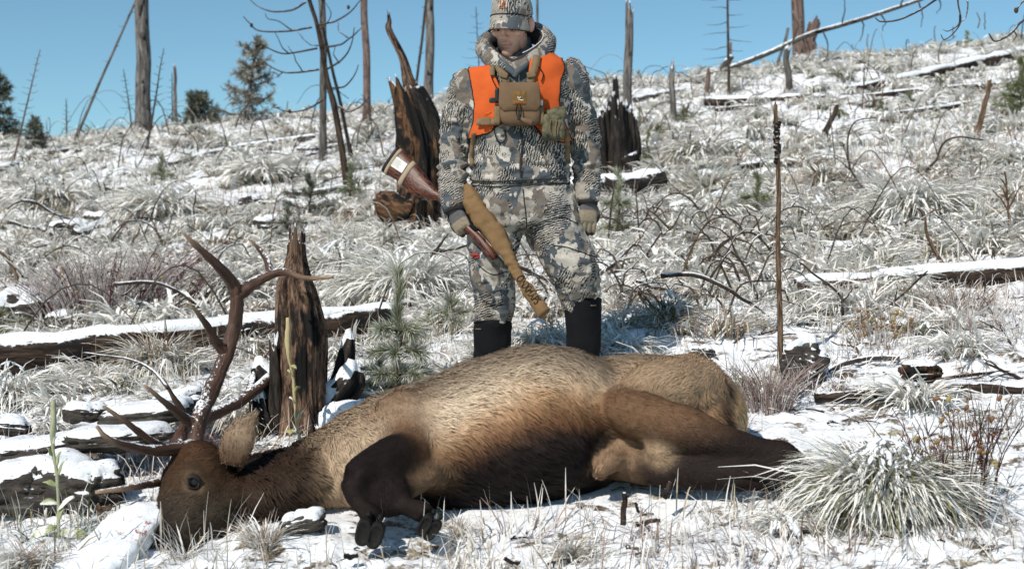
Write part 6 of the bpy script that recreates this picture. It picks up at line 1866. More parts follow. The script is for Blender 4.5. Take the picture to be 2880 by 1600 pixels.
for k in range(9):
    u0 = 560 + k * 38 + RNG.random() * 20; v0 = 452 - k * 5 + RNG.random() * 16
    log('grey broken stick in the jumbled pile under the rising log below the frosted pine', [(u0, v0), (u0 + 45 + 40 * RNG.random(), v0 - 14 + 22 * RNG.random()), (u0 + 95 + 50 * RNG.random(), v0 - 22 + 34 * RNG.random())], 7 + 4 * RNG.random(), mat='greysnow', cap=False, name='fallen_branch', cat='branch', group='sticks piled under the rising log')
log('crooked brown branch with snowy end behind the dark bare log', [(2235, 1112), (2300, 1064), (2348, 1032), (2445, 1006), (2530, 1006)], 15, w1=14, mat='twigsnow', cap=False, name='fallen_branch', cat='branch')
log('curved snow dusted root behind the dark charred roots of the rock ledge', [(95, 1105), (170, 1088), (290, 1062)], 16, w1=11, mat='twigsnow', cap=False, name='fallen_branch', cat='branch')
# ---- dead twigs standing and lying
T_ = twig
T_('forked thin stick standing in the snow beyond the elk rump', [(2373, 932), (2368, 880), (2366, 834), (2310, 785), (2244, 738)], 4.5, 2.5, forks=[(0.45, 36, -38, 0)])
T_('long straight stick leaning out of the snow near the bent stick log', [(2421, 920), (2500, 870), (2560, 815), (2612, 764)], 4.5, 2.5, forks=[(0.45, 10, -40, 0), (0.4, 50, 60, 10)])
T_('bent brown stick growing from the long snow capped log beyond the rump', [(2668, 774), (2640, 715), (2608, 665), (2600, 620), (2578, 588)], 6, 3, 'stick', forks=[(0.75, -60, 10, 8), (0.8, 50, -25, 4)])
T_('wiry curled stem rising from the slope beyond the rump grass', [(2458, 558), (2420, 515), (2394, 470), (2388, 400), (2396, 354), (2420, 338), (2458, 336)], 3.6, 2, forks=[(0.3, -50, -50, 4), (0.35, -20, -70, 0)])
T_('arched bare branch on the slope beyond the rump near the brown pole', [(2576, 508), (2620, 460), (2636, 438), (2660, 405), (2700, 388), (2765, 394)], 4, 2.5, forks=[(0.4, -14, -50, 0)])
T_('straight snowy branch slanting above the buried log', [(2634, 536), (2720, 508), (2808, 488)], 7, 4, 'twigsnow')
T_('dry red brown weed stalk standing above the bent stick log', [(2838, 686), (2836, 620), (2830, 560), (2826, 486)], 5, 2.5, 'stick', name='weed_stalk', cat='weed', forks=[(0.5, -40, -60, 6), (0.5, 34, -70, 6), (0.7, -26, -44, 4), (0.7, 30, -30, 4), (0.85, -16, -26, 2)])
T_('dark thin bent stem beside the hunter empty glove', [(1712, 730), (1708, 668), (1722, 580), (1724, 520), (1700, 496)], 4, 2.5)
T_('upright straight stem in front of the charred log', [(1804, 724), (1800, 650), (1796, 575), (1794, 520)], 3, 1.8)
T_('main arched branch of the brush pile beside the hunter empty hand', [(1676, 792), (1700, 760), (1760, 730), (1820, 722), (1900, 742), (1950, 768)], 7, 5, 'twigsnow', forks=[(0.3, 60, -60, 4), (0.6, 40, -70, 0), (0.75, 80, -30, 8)])
T_('thick snowy branch of the brush pile curving down to the elk rump', [(1860, 776), (1960, 772), (2030, 800), (2085, 838), (2120, 858), (2186, 905)], 8, 4, 'twigsnow', forks=[(0.3, 60, -80, 4), (0.5, -40, -90, 0)])
T_('high looping branch of the brush pile near the tall stem', [(1960, 790), (2000, 720), (2060, 672), (2110, 656), (2150, 690), (2176, 728)], 5, 2.5, forks=[(0.4, -80, -40, 8), (0.6, 40, -50, 0)])
T_('crossed thin branch leaning in the brush pile', [(2136, 852), (2100, 760), (2066, 690), (2060, 650)], 4.5, 2.5, forks=[(0.5, -50, -40, 0)])
T_('snowy fallen branch at the foot of the brush pile', [(1790, 790), (1850, 810), (1920, 828), (1990, 834)], 6, 4, 'twigsnow')
T_('snow covered crossed sticks below the brush pile', [(1970, 920), (2030, 900), (2088, 884)], 7, 5, 'twigsnow')
T_('slanted branch from the brush pile over the snow', [(1990, 700), (1900, 660), (1840, 600), (1818, 584)], 4.5, 2.5, forks=[(0.4, 40, -70, 0), (0.7, 30, -40, 0)])
T_('long diagonal branch rising through the brush pile', [(1900, 830), (1945, 700), (1995, 620), (2060, 492)], 4.2, 1.8, 'stick')
T_('straight dead twig standing behind the end of the long antler side log', [(970, 872), (966, 820), (958, 760), (948, 698)], 5, 3, forks=[(0.8, -34, -8, 2)])
T_('gnarled dark branch beside the big grass clump beside the hunter rifle hand', [(1214, 830), (1206, 760), (1222, 710), (1260, 706), (1326, 690)], 9, 3, 'bark', forks=[(0.5, 40, -50, 4)], n=8)
T_('snow dusted branch lying behind the hunter knees', [(1444, 742), (1500, 770), (1560, 800), (1600, 812)], 7, 5, 'twigsnow')
T_('thin arched twig between the hunter legs', [(1490, 880), (1540, 830), (1510, 780), (1470, 768)], 3.6, 2)
T_('dark leaning stick beside the dense reddish shrub', [(74, 832), (40, 770), (0, 706)], 6, 4, 'stick')
T_('long snowy branch sloping down across the slope behind the antlers', [(58, 564), (100, 568), (160, 604), (255, 642)], 6, 4, 'twigsnow', forks=[(0.1, -40, 24, 6)])
T_('second snowy branch lying low on the slope behind the antlers', [(20, 624), (90, 640), (175, 672)], 6, 4, 'twigsnow')
T_('upright brown stick in the red twig shrub', [(350, 746), (372, 700), (394, 640)], 5, 3, 'stick')
T_('arching snowy branch over the long log behind the antlers', [(206, 920), (280, 884), (368, 872), (440, 886), (486, 908)], 6.5, 4, 'twigsnow', forks=[(0.3, 50, 30, 8), (0.5, -40, -50, 0)])
T_('long bowed branch touching the antler fork', [(318, 800), (420, 796), (500, 826), (570, 872), (626, 902)], 6, 4, 'twigsnow', forks=[(0.3, -90, 40, 16), (0.6, -60, 60, 10)])
T_('thin straight stem on the middle slope behind the antlers', [(540, 668), (548, 610), (548, 540)], 3.5, 2, forks=[(0.4, 80, -60, 6)])
T_('small forked branch on the upper slope behind the antlers', [(240, 585), (290, 540), (300, 530), (340, 550), (366, 572)], 4, 2.5, forks=[(0.35, -6, -24, 0)])
T_('dark curved twig leaning over the rock ledge behind the antlers', [(470, 1090), (430, 1040), (360, 1010), (300, 998), (235, 996)], 5.5, 2.5, 'twigsnow', ys=[5.2, 5.4, 5.6, 5.7, 5.8], forks=[(0.4, -24, 14, 2)])
T_('brown twig curving over the rock ledge beside the mullein', [(285, 1155), (250, 1132), (205, 1108), (160, 1098), (112, 1118)], 5, 2.5, 'twigsnow')
T_('thin dark twig on the snow behind the dark bare log', [(2610, 1076), (2680, 1060), (2760, 1048), (2880, 1042)], 6, 4, 'bark')
T_('tangled dark branch at the end of the dark bare log', [(2880, 1070), (2820, 1040), (2770, 1018)], 6, 3, 'bark', forks=[(0.4, -60, 20, 6), (0.6, -40, -30, 4)])
T_('snowy twig lying in the snow under the big tussock', [(2470, 1535), (2560, 1552), (2720, 1558)], 5.5, 4, 'twigsnow', ys=[4.62, 4.60, 4.60])
# arching dead twigs: told apart by what they stand near and by their snow
MARKS = [(1640, 800, 'the hunter boots'), (1738, 620, 'the frosted sapling by the empty glove'), (2192, 800, 'the tall upright stem'), (1960, 920, 'the snow covered crossed sticks'), (1800, 545, 'the charred log'), (2060, 640, 'the brown hearted tussock'), (1985, 530, 'the straw tussock'),
         (300, 780, 'the dense reddish shrub'), (60, 880, 'the dark hollow bank'), (560, 760, 'the antler fork'), (640, 860, 'the olive grass clump'), (260, 645, 'the white snow covered log'), (430, 720, 'the small dark log'), (200, 960, 'the long log behind the antlers'), (755, 640, 'the snowed lump of wood'), (450, 600, 'the pale log end'),
         (976, 480, 'the burnt leaning tree'), (690, 330, 'the frosted pine'), (404, 360, 'the thick grey trunk'), (680, 430, 'the stick pile'), (1165, 330, 'the spiked snag'), (1033, 350, 'the reddish bare trunk'), (497, 360, 'the short reddish pole'), (208, 420, 'the foot of the leaning pole'), (556, 366, 'the small dark pine'),
         (2420, 800, 'the bent stick log'), (2366, 880, 'the forked thin stick'), (2262, 1000, 'the brown boulder'), (2600, 940, 'the bright green tuft'), (2560, 1060, 'the dark bare log'), (2640, 640, 'the snow buried log'), (2300, 670, 'the crooked ended log'), (1978, 985, 'the small grey stone'), (2528, 925, 'the small dark stone'), (2840, 960, 'the tangled dark branch'),
         (1767, 250, 'the spike topped pole'), (1897, 280, 'the short leaning post'), (2150, 290, 'the level dark log'), (2600, 210, 'the climbing ridge log'), (2275, 150, 'the stout broken post'), (2335, 350, 'the bent broken branch'), (2760, 330, 'the brown dead pole'), (2400, 430, 'the wiry curled stem'), (2050, 240, 'the brown stub')]
def near(u, v):
    return min(MARKS, key=lambda m: math.hypot(m[0] - u, (m[1] - v) * 1.5))[2]
SN = {'twig': 'dark', 'twigsnow': 'snowy', 'stick': 'brown'}
spots = [(1705, 640), (1740, 760), (1790, 690), (1850, 760), (1880, 690), (1930, 850), (1980, 770), (2020, 740), (2040, 870), (2090, 790), (2140, 760), (1760, 820), (1830, 850), (1900, 640), (2120, 690), (1690, 700), (2000, 690), (1950, 800)] + [(1690 + 480 * RNG.random(), 610 + 270 * RNG.random()) for _ in range(22)]
for (u, v) in spots:
    L = 70 + 110 * RNG.random(); s = random.choice((-1, 1)); h = 30 + 70 * RNG.random()
    mt = random.choice(('twig', 'twigsnow'))
    T_(SN[mt] + ' thin twig of the tangled brush pile near ' + near(u, v), [(u, v + 30), (u + s * L * 0.3, v + 20 - h), (u + s * L * 0.75, v - h * 0.9), (u + s * L, v - h * 0.5)], 3.6, 1.6, mt, group='twigs of the brush pile', forks=[(0.5, s * 30, -30, 3)])
spots = [(40, 720), (120, 760), (230, 700), (300, 680), (470, 690), (520, 800), (600, 760), (180, 900), (90, 880), (330, 900), (420, 860), (600, 640), (660, 700), (250, 940), (140, 800), (560, 870)]
for (u, v) in spots:
    L = 80 + 120 * RNG.random(); s = random.choice((-1, 1)); h = 20 + 60 * RNG.random()
    mt = random.choice(('twig', 'twigsnow'))
    T_(SN[mt] + ' thin twig arching out of the snow near ' + near(u, v), [(u, v + 20), (u + s * L * 0.3, v + 10 - h), (u + s * L * 0.75, v - h), (u + s * L, v - h * 0.6)], 3.6, 1.6, mt, group='twigs around the reddish shrub', forks=[(0.5, s * 30, -30, 3)])
spots = [(560, 420), (640, 400), (700, 380), (760, 400), (820, 420), (1000, 420), (1050, 380), (1080, 420), (940, 380), (600, 500), (330, 460), (250, 480), (480, 380), (540, 370), (1060, 330), (980, 450), (870, 350), (660, 350)]
for (u, v) in spots:
    L = 50 + 80 * RNG.random(); s = random.choice((-1, 1)); h = 40 + 80 * RNG.random()
    T_('fine dead twig curving up on the slope near ' + near(u, v), [(u, v + 20), (u + s * L * 0.2, v - h * 0.6), (u + s * L * 0.6, v - h), (u + s * L, v - h * 0.8)], 2.0, 1.0, 'twig', group='twigs on the ridge slope behind the antlers', forks=[(0.5, s * 20, -26, 3)])
spots = [(2560, 900), (2480, 770), (2680, 860), (2800, 880), (2330, 700), (2420, 680), (2740, 700), (2250, 860), (2300, 900), (2850, 960), (2700, 960), (2420, 980), (2120, 950), (2050, 960)]
for (u, v) in spots:
    L = 40 + 80 * RNG.random(); s = random.choice((-1, 1)); h = 14 + 50 * RNG.random()
    mt = random.choice(('twig', 'twigsnow', 'stick'))
    T_('small ' + SN[mt] + ' twig poking from the snow near ' + near(u, v), [(u, v + 16), (u + s * L * 0.3, v - h * 0.5), (u + s * L, v - h)], 3.6, 1.8, mt, group='twigs on the snow beyond the rump', forks=[(0.5, s * 20, -20, 3)])
spots = [(1700, 230), (1830, 240), (1950, 250), (2480, 240), (2560, 190), (2640, 170), (2100, 300), (2400, 330), (1660, 270), (1720, 250), (2150, 420), (2500, 420)]
for (u, v) in spots:
    L = 40 + 60 * RNG.random(); s = random.choice((-1, 1)); h = 30 + 60 * RNG.random()
    T_('fine dead twig rising from the ridge grass near ' + near(u, v), [(u, v + 14), (u + s * L * 0.2, v - h * 0.6), (u + s * L, v - h)], 1.8, 1.0, 'twig', group='twigs on the rump side ridge slope')
for (u, v, h) in ((1850, 470, 70), (2240, 470, 60), (2330, 520, 80), (2480, 560, 70), (2010, 380, 60), (690, 600, 90), (760, 560, 70), (420, 560, 60), (1020, 560, 60), (1060, 640, 80), (2700, 480, 70), (2600, 420, 60)):
    T_('slim straw coloured weed stem in the grass near ' + near(u, v), [(u, v), (u + 4, v - h * 0.5), (u + 8 - 16 * RNG.random(), v - h)], 1.6, 0.9, 'stick', name='weed_stalk', cat='weed', group='weed stems on the slope')
for (u, v, h) in [(2020, 318, 34), (2085, 322, 40), (2125, 318, 44), (2215, 320, 36), (2300, 350, 60), (2390, 330, 60), (2480, 330, 70), (2120, 300, 30), (2530, 350, 60), (2440, 150, 46), (2395, 165, 40), (2630, 120, 40), (2680, 110, 40), (2750, 80, 40), (2770, 84, 46), (2150, 380, 50), (2240, 390, 50), (2330, 420, 60)]:
    T_('pale dry stalk standing near ' + near(u, v), [(u, v), (u + 1, v - h * 0.5), (u + 3 - 6 * RNG.random(), v - h)], 1.7, 1.2, 'stick', name='weed_stalk', cat='weed', group='pale stalks on the rump side ridge')
# ---- dead tree just outside the right edge: its bare limbs hang into view
def edge_tree():
    y = 8.5; x = (3080 - CU) * y / FP; g = A(x, y, gz(x, y))
    o = thing('dead_tree', g, 'bare dead tree whose curled twigs hang against the sky', 'tree')
    p = np.stack([g - A(0, 0, 0.1), g, g + A(0, 0, 1.5), g + A(0.03, 0, 3.2), g + A(0.05, 0, 4.6)])
    mb = MB(); ragged(mb, spline(p, 5), np.linspace(0.075, 0.03, 21), 12, 0.12, 5, 0, 90); part('trunk', mb, M['bark'], o)
    for b, r in (([(3080, -60), (2900, -40), (2760, -34), (2660, -14), (2590, 28), (2530, 56), (2480, 62), (2462, 52)], 4.5), ([(2880, -42), (2780, -60), (2710, -40), (2694, 0), (2702, 60), (2680, 96), (2656, 112), (2646, 98)], 3.2), ([(2700, 40), (2696, 70), (2668, 88), (2652, 84)], 2.4), ([(3080, 20), (2960, 30), (2880, 58), (2848, 90), (2820, 110), (2796, 116), (2782, 96)], 4.2), ([(2850, 86), (2858, 100), (2850, 116)], 2.2), ([(2710, -30), (2722, 10), (2716, 50), (2704, 62)], 2.4), ([(3080, -20), (2940, -20), (2880, 4), (2860, 28)], 4)):
        q = branch_pts(b, y, np.linspace(0, (RNG.random() - 0.6) * 0.8, len(b))); mb = MB(); add_tube(mb, q, np.linspace(r, r * 0.45, len(q)) * y / FP, n=6); part('branch', mb, M['twig'], o)
    V, Q, T = ellipsoid(P(2858, 30, y - 0.1), (0.014, 0.014, 0.018), 8, 6); mb = MB(); mb.add(V, Q, T); part('cone', mb, M['bark'], o)
edge_tree()
# ---- foreground stubs and bark
for (lab, pts, r, m, y) in (('dark bark stub standing in the snow before the elk belly', [(1752, 1475), (1754, 1430), (1757, 1386)], 9, 'bark', 4.75), ('short bark splinter by the elk hind leg', [(1868, 1400), (1876, 1376), (1884, 1352)], 8, 'bark', 4.9), ('rust brown bark flake lying on the snow before the hind leg', [(1790, 1474), (1825, 1462), (1860, 1456)], 8, 'rotten', 4.72), ('small bent bark scrap beside the standing stub', [(1798, 1440), (1790, 1425), (1784, 1412)], 5, 'bark', 4.8), ('short dark twig stub in the snow before the bark stub', [(1540, 1585), (1565, 1578), (1600, 1572)], 4, 'bark', 4.5), ('charred chip in the snow near the hooves', [(970, 1560), (990, 1566), (1010, 1560)], 8, 'char', 4.55), ('black wood crumb on the snow before the elk belly', [(1420, 1570), (1440, 1580), (1465, 1585)], 6, 'char', 4.5), ('curled dead leaf of bark beside the snowy slab', [(270, 1420), (290, 1432), (312, 1428)], 9, 'stick', 4.95)):
    T_(lab, pts, r, r * 0.8, m, 'bark_piece', 'bark', ys=y, n=8)
# ---- rocks
def rock(label, u, v, w, h, d=None, y=None, mat='rock', rot=0, flat=1.0, seed=None, cap=None, name='rock', cat='rock', group=None):
    """u, v centre of the visible face; w, h in photo pixels"""
    yy = base_at(u, v + h * 0.45)[1] if y is None else y
    S = yy / FP; sd = seed_() if seed is None else seed
    c = P(u, v, yy + (w * S * 0.2))
    o = thing(name, c - A(0, 0, h * S * 0.5), label, cat, group)
    V, Q, T = ellipsoid((0, 0, 0), (w * S * 0.5, (d or w * S * 0.4), h * S * 0.56), 72, 44, None, 2.3)
    N = V / (np.linalg.norm(V, axis=1)[:, None] + 1e-9); k = 1.0 / (h * S); kw = 1.0 / (w * S)
    big = fbm(V * A(kw * 2.6, kw * 2.6, k * 1.3) + sd, 3, sd)
    crack = np.abs(fbm(V * A(kw * 3.5, kw * 3.5, k * 2.4) + sd, 3, sd + 7))
    V = V + N * (0.42 * h * S * big - 0.16 * h * S * np.exp(-(crack / 0.05) ** 2))[:, None]
    lay = V[:, 2] * k * 2.0 + 0.6 * fbm(V * kw * 1.6 + 4, 2, sd + 2)
    st = lay - np.floor(lay)
    V = V + N * A(1, 1, 0.15) * (0.12 * h * S * (smooth01(st * 2.2) - 0.5))[:, None]
    V = V @ rotm(0, rot, 0).T + c
    mb = MB(); mb.add(V, Q, T); part('stone', mb, M[mat], o)
    if cap:
        V2, Q2, T2 = snow_on(V, Q, T, 0.80 - cap * 0.45, 0.022 * min(1.0, h * S * 8), sd, 8)
        mb = MB(); mb.add(V2, Q2, T2); part('snow_cap', mb, M['snow_dirty'], o)
    return o
rock('largest dark layered boulder behind the green grey mullein', 90, 1370, 340, 150, y=5.25, rot=-6, cap=0.5)
rock('dark boulder under the lower antler tine', 250, 1380, 190, 120, y=5.2, rot=4, cap=0.45)
rock('flat dark slab above the largest layered boulder', 110, 1270, 330, 70, y=5.55, rot=-8, cap=0.6)
rock('long layered slab behind the antler tines', 330, 1232, 300, 60, y=5.5, rot=-5, cap=0.6)
rock('broken ledge stone under the upper antler tine', 420, 1165, 260, 62, y=5.7, rot=-6, cap=0.5)
rock('small rounded stone on the ledge behind the antler', 240, 1165, 110, 46, y=5.75, cap=0.7)
rock('snow streaked ledge stone behind the main antler beam', 500, 1130, 150, 54, y=5.9, rot=-8, cap=0.5)
rock('low dark stone under the snowy clump on the ledge', 20, 1200, 130, 44, y=5.8, rot=5, cap=0.6)
rock('dark hollow bank under snow beside the green pine bough', 60, 880, 220, 90, mat='rock', cap=0.6)
rock('dark burrow bank beside the dense reddish shrub', 190, 905, 120, 46, mat='rock', cap=0.7)
rock('grey snow topped stone in the snow before the elk neck', 848, 1476, 124, 56, y=4.80, rot=-14, cap=0.35)
rock('brown boulder under snow beside the tall upright stem', 2262, 1028, 125, 110, rot=8, cap=0.6)
rock('small grey stone behind the elk rump', 1978, 995, 70, 34, cap=0.4)
rock('earthy root ball at the end of the crooked branch', 2590, 1046, 110, 44, mat='rotten', cap=0.35, name='root_ball', cat='root')
rock('grey stone half buried in the snow before the bark flake', 1805, 1540, 90, 34, y=4.62, cap=0.5)
rock('small dark stone beside the long leaning stick', 2528, 925, 70, 34, cap=0.5)
rock('dark stone under snow behind the brush pile', 1930, 588, 110, 34, cap=0.6)
rock('black hollow stone on the upper slope behind the antlers', 700, 570, 60, 34, mat='rock', cap=0.5)
rock('snowed lump of dark wood on the middle slope behind the antlers', 755, 640, 90, 56, mat='rock_snowy', cap=0.8)
rock('dark charred lump on the slope behind the antlers below the white log', 190, 645, 120, 40, mat='rock', cap=0.5)
rock('dark stone between the two snowy slope branches', 270, 620, 70, 34, mat='rock', cap=0.4)
# snow covered slab by the muzzle, flecked with blood
def slab():
    q = spline(np.array([(432, 1404, 4.98, 62), (385, 1445, 4.88, 84), (330, 1500, 4.76, 96), (270, 1560, 4.64, 104), (225, 1605, 4.56, 106)], float), 8)
    p = np.stack([P(a[0], a[1], a[2]) for a in q]) - A(0, 0, 0.03)
    r = q[:, 3] * q[:, 2] / FP
    V, Q, T, tc = tube(p, r * 0.95, r * 0.38, n=36, ref=(0, 0, 1), power=4.0)
    V = V + vnormals(V, Q, T) * (0.014 * fbm(V * 14, 4, 8) + 0.004 * fbm(V * 60, 2, 9))[:, None]
    k = NT('snow_with_blood'); o = k.obj(); n = k.noise(o, 40, 6, 0.65); g = k.noise(o, 9, 3)
    d = k.new('ShaderNodeVectorMath', operation='DISTANCE'); k.put(d.inputs[0], o); d.inputs[1].default_value = (0.075, 0.0, 0.10)
    spot = k.math('MULTIPLY', k.step(d.outputs['Value'], 0.12, 0.02), k.step(k.noise(o, 38, 4, 0.7), 0.55, 0.63))
    k.bump(k.math('ADD', n, g), 0.5, 0.012)
    m = k.out(k.mix(spot, SNOW, (0.30, 0.015, 0.02)), 0.65, 0.3)
    mb = MB(); mb.add(V, Q, T); solo('snowy_slab', mb, m, p[len(p) // 2] - A(0, 0, 0.05), 'flat slab of wood buried in snow under the elk muzzle', 'log')
slab()
# ------------------------------------------------------------------ living plants
def needles(mb, axis, n, L, w, ang=(25, 60), pal=None, frost=0.4, droop=0.15):
    """needles set along a shoot, pointing forward and outward"""
    a = np.asarray(axis, float); k = RNG.random(n) * (len(a) - 1.001); i = k.astype(int); f = (k - i)[:, None]
    p = a[i] * (1 - f) + a[i + 1] * f; t = a[i + 1] - a[i]; t /= np.linalg.norm(t, axis=1)[:, None]
    r = RNG.normal(size=(n, 3)); r -= t * (r * t).sum(1)[:, None]; r /= np.linalg.norm(r, axis=1)[:, None]
    th = np.radians(ang[0] + (ang[1] - ang[0]) * RNG.random(n))[:, None]
    d = t * np.cos(th) + r * np.sin(th)
    ln = (L * (0.7 + 0.5 * RNG.random(n)))[:, None]
    m = p + d * ln * 0.55; e = p + d * ln - A(0, 0, 1) * ln * droop * np.sin(th)
    s = np.cross(d, RNG.normal(size=(n, 3))); s /= np.linalg.norm(s, axis=1)[:, None]; s = s * w * 0.5
    V = np.stack([p - s * 0.6, p + s * 0.6, m - s, m + s, e], 1).reshape(-1, 3)
    b = np.arange(n)[:, None] * 5
    c = pal[RNG.integers(0, len(pal), n)] * (0.7 + 0.6 * RNG.random((n, 1)))
    fr = (frost * (0.4 + 0.9 * RNG.random(n)) * (RNG.random(n) < 0.75))[:, None]
    c0 = c; c1 = c * (1 - fr * 0.7) + SNOWC * fr * 0.7; c2 = c * (1 - fr) + SNOWC * fr
    C = np.stack([c0, c0, c1, c1, np.clip(c2, 0, 1)], 1).reshape(-1, 3)
    mb.add(V, b + np.array([[0, 1, 3, 2]]), b + np.array([[2, 3, 4]]), C)

GREEN = np.array([[0.15, 0.19, 0.055], [0.20, 0.225, 0.08], [0.11, 0.15, 0.05], [0.26, 0.26, 0.12]])
DGREEN = np.array([[0.06, 0.075, 0.035], [0.085, 0.09, 0.045], [0.11, 0.105, 0.06]])
FROSTED = np.array([[0.20, 0.175, 0.13], [0.15, 0.14, 0.10], [0.26, 0.23, 0.17], [0.09, 0.085, 0.06]])

def sapling(label, u, vb, vt, spread, nl=1.0, frost=0.45, pal=GREEN, whorls=2, Lpx=34, ybase=None, group=None):
    g = base_at(u, vb)
    if ybase: g = np.array([(u - CU) * ybase / FP, ybase, gz((u - CU) * ybase / FP, ybase)])
    y = g[1]; S = y / FP
    H = (g[2] - (CV - vt) * S) * -1
    H = (CV - vt) * S - g[2]
    o = thing('pine_sapling', g, label, 'sapling', group)
    ax = wig(np.stack([g + A(0.01 * math.sin(k * 2), 0, H * k / 8) for k in range(9)]), 0.02, seed_())
    mb = MB(); add_tube(mb, ax, np.linspace(0.010, 0.005, 9), n=6); part('stem', mb, M['stick'], o)
    mb = MB()
    needles(mb, ax[4:], int(300 * nl), Lpx * S, 0.0030 * max(1, y / 6.5), (12, 42), pal, frost)
    needles(mb, ax[1:6], int(140 * nl), Lpx * S, 0.0030 * max(1, y / 6.5), (45, 85), pal, frost)
    for w in range(whorls):
        zf = 0.22 + 0.34 * w / max(1, whorls - 1) if whorls > 1 else 0.35
        for k in range(5):
            a = k * 1.2566 + w * 0.6 + RNG.random() * 0.5
            c = g + A(0, 0, H * zf)
            L = spread * S * (0.7 + 0.5 * RNG.random()) * (1 - 0.35 * w / max(1, whorls))
            b = spline([c, c + A(math.cos(a) * L * 0.5, math.sin(a) * L * 0.5, 0.02), c + A(math.cos(a) * L, math.sin(a) * L, L * 0.25 - 0.02)], 4)
            mbb = MB(); add_tube(mbb, b, np.linspace(0.006, 0.003, 9), n=5); part('branch', mbb, M['stick'], o)
            needles(mb, b[2:], int(85 * nl), Lpx * S * 0.85, 0.0030 * max(1, y / 6.5), (20, 65), pal, frost * 1.25)
    part('needles', mb, M['needle'], o, kind='stuff')
    return o
sapling('long needled frosted pine sapling just behind the elk shoulder', 1122, 1088, 770, 100, 2.2, 0.8, whorls=3, Lpx=54, ybase=6.35)
sapling('frosted pine sapling standing by the hunter gloved hand', 1738, 690, 488, 60, 1.2, 0.55, whorls=2, Lpx=30)
sapling('slim green pine sapling between the snowy tussocks', 2128, 640, 492, 50, 1.0, 0.4, whorls=2, Lpx=26)
sapling('slender pale sapling below the rising log below the frosted pine', 456, 545, 445, 36, 0.8, 0.5, whorls=1, Lpx=18)
sapling('tiny pine sapling under the jumbled stick pile', 690, 500, 455, 20, 0.6, 0.5, whorls=1, Lpx=14)
sapling('bushy dark green pine sapling beside the burnt tree foot', 872, 640, 500, 80, 1.1, 0.35, DGREEN, 2, 26)
sapling('upright pale sapling just past the burnt tree foot', 985, 600, 470, 40, 1.0, 0.5, whorls=1, Lpx=22)
sapling('dull green sapling low on the middle slope behind the antlers', 810, 680, 590, 60, 0.9, 0.4, DGREEN, 2, 24)
sapling('small pine sapling on top of the long log behind the antlers', 1036, 912, 838, 26, 0.6, 0.5, whorls=1, Lpx=18)
sapling('snow bent pine bough beside the long needled sapling', 1262, 930, 850, 90, 1.1, 0.75, whorls=2, Lpx=40)
sapling('snow laden low pine spreading at the elk back', 1080, 1090, 990, 120, 1.3, 0.85, whorls=2, Lpx=40, ybase=6.5)
sapling('dense green young pine near the brown dead pole', 2872, 350, 175, 60, 1.6, 0.25, GREEN, 3, 26)
sapling('green pine bough over the end of the long antler side log', -10, 960, 880, 110, 1.2, 0.6, GREEN, 2, 36)
for (u, v, h) in ((1925, 345, 40), (1850, 388, 36), (2130, 350, 36), (2480, 330, 40), (2645, 270, 44), (2560, 300, 40), (1800, 360, 50), (2720, 130, 34), (2360, 350, 40), (1822, 480, 110)):
    sapling('small green pine seedling near ' + near(u, v), u, v, v - h, 22, 0.45, 0.3, GREEN, 1, 13, group='pine seedlings on the upper slope')

def conifer(label, u, vb, vt, width, pal, frost, nwh=14, dens=1.0, lean=0.0, group=None, y=None):
    g = base_at(u, vb)
    if y: g = np.array([(u - CU) * y / FP, y, gz((u - CU) * y / FP, y)])
    S = g[1] / FP; H = (CV - vt) * S - g[2]
    o = thing('pine_tree', g, label, 'tree', group)
    ax = np.stack([g + A(lean * S * k / 12, 0, H * k / 12 - (0.1 if k == 0 else 0)) for k in range(13)])
    mb = MB(); add_tube(mb, ax, np.linspace(0.02 * H + 0.015, 0.008, 13), n=8); part('trunk', mb, M['bark'], o)
    mb = MB(); ml = MB()
    for w in range(nwh):
        f = 0.10 + 0.87 * (w + 0.5 * RNG.random()) / nwh
        c = ax[0] * (1 - f) + ax[-1] * f
        nb = 4 + int(RNG.random() * 3)
        for k in range(nb):
            if RNG.random() < 0.34: continue
            a = RNG.random() * 6.283
            L = width * S * 0.5 * (1 - f) ** 0.75 * (0.45 + 0.75 * RNG.random()) + 0.05
            e = c + A(math.cos(a) * L, math.sin(a) * L, L * (0.15 + 0.25 * RNG.random()))
            b = spline([c, (c + e) / 2 + A(0, 0, -0.10 * L), e], 4)
            add_tube(ml, b, np.linspace(0.012, 0.004, 9), n=5)
            needles(mb, b[2:], int((26 + 90 * L) * dens), 0.13, 0.016, (20, 75), pal, frost, 0.1)
            for _ in range(2):
                q = b[4 + int(RNG.random() * 4)]; s = q + A(*(RNG.normal(size=3) * A(1, 1, 0.5))) * L * 0.25
                needles(mb, spline([q, s], 4), int(22 * dens), 0.12, 0.016, (20, 75), pal, frost, 0.1)
    needles(mb, ax[-4:], 70, 0.12, 0.02, (20, 60), pal, frost)
    part('limbs', ml, M['bark'], o, kind='stuff')
    part('crown', mb, M['needle'], o, kind='stuff')
conifer('frosted grey brown pine on the skyline beside the burnt tree', 690, 352, 108, 200, FROSTED, 0.5, 14, 0.62, 34)
conifer('small dark green pine next to the frosted pine', 556, 366, 262, 120, DGREEN, 0.25, 9, 0.7)
conifer('tall dark evergreen beside the twisted leafless sapling', -4, 392, 205, 120, DGREEN, 0.25, 13, 0.8)
conifer('tiny conical evergreen next to the tall dark evergreen', 98, 420, 335, 44, DGREEN, 0.3, 8, 0.5)

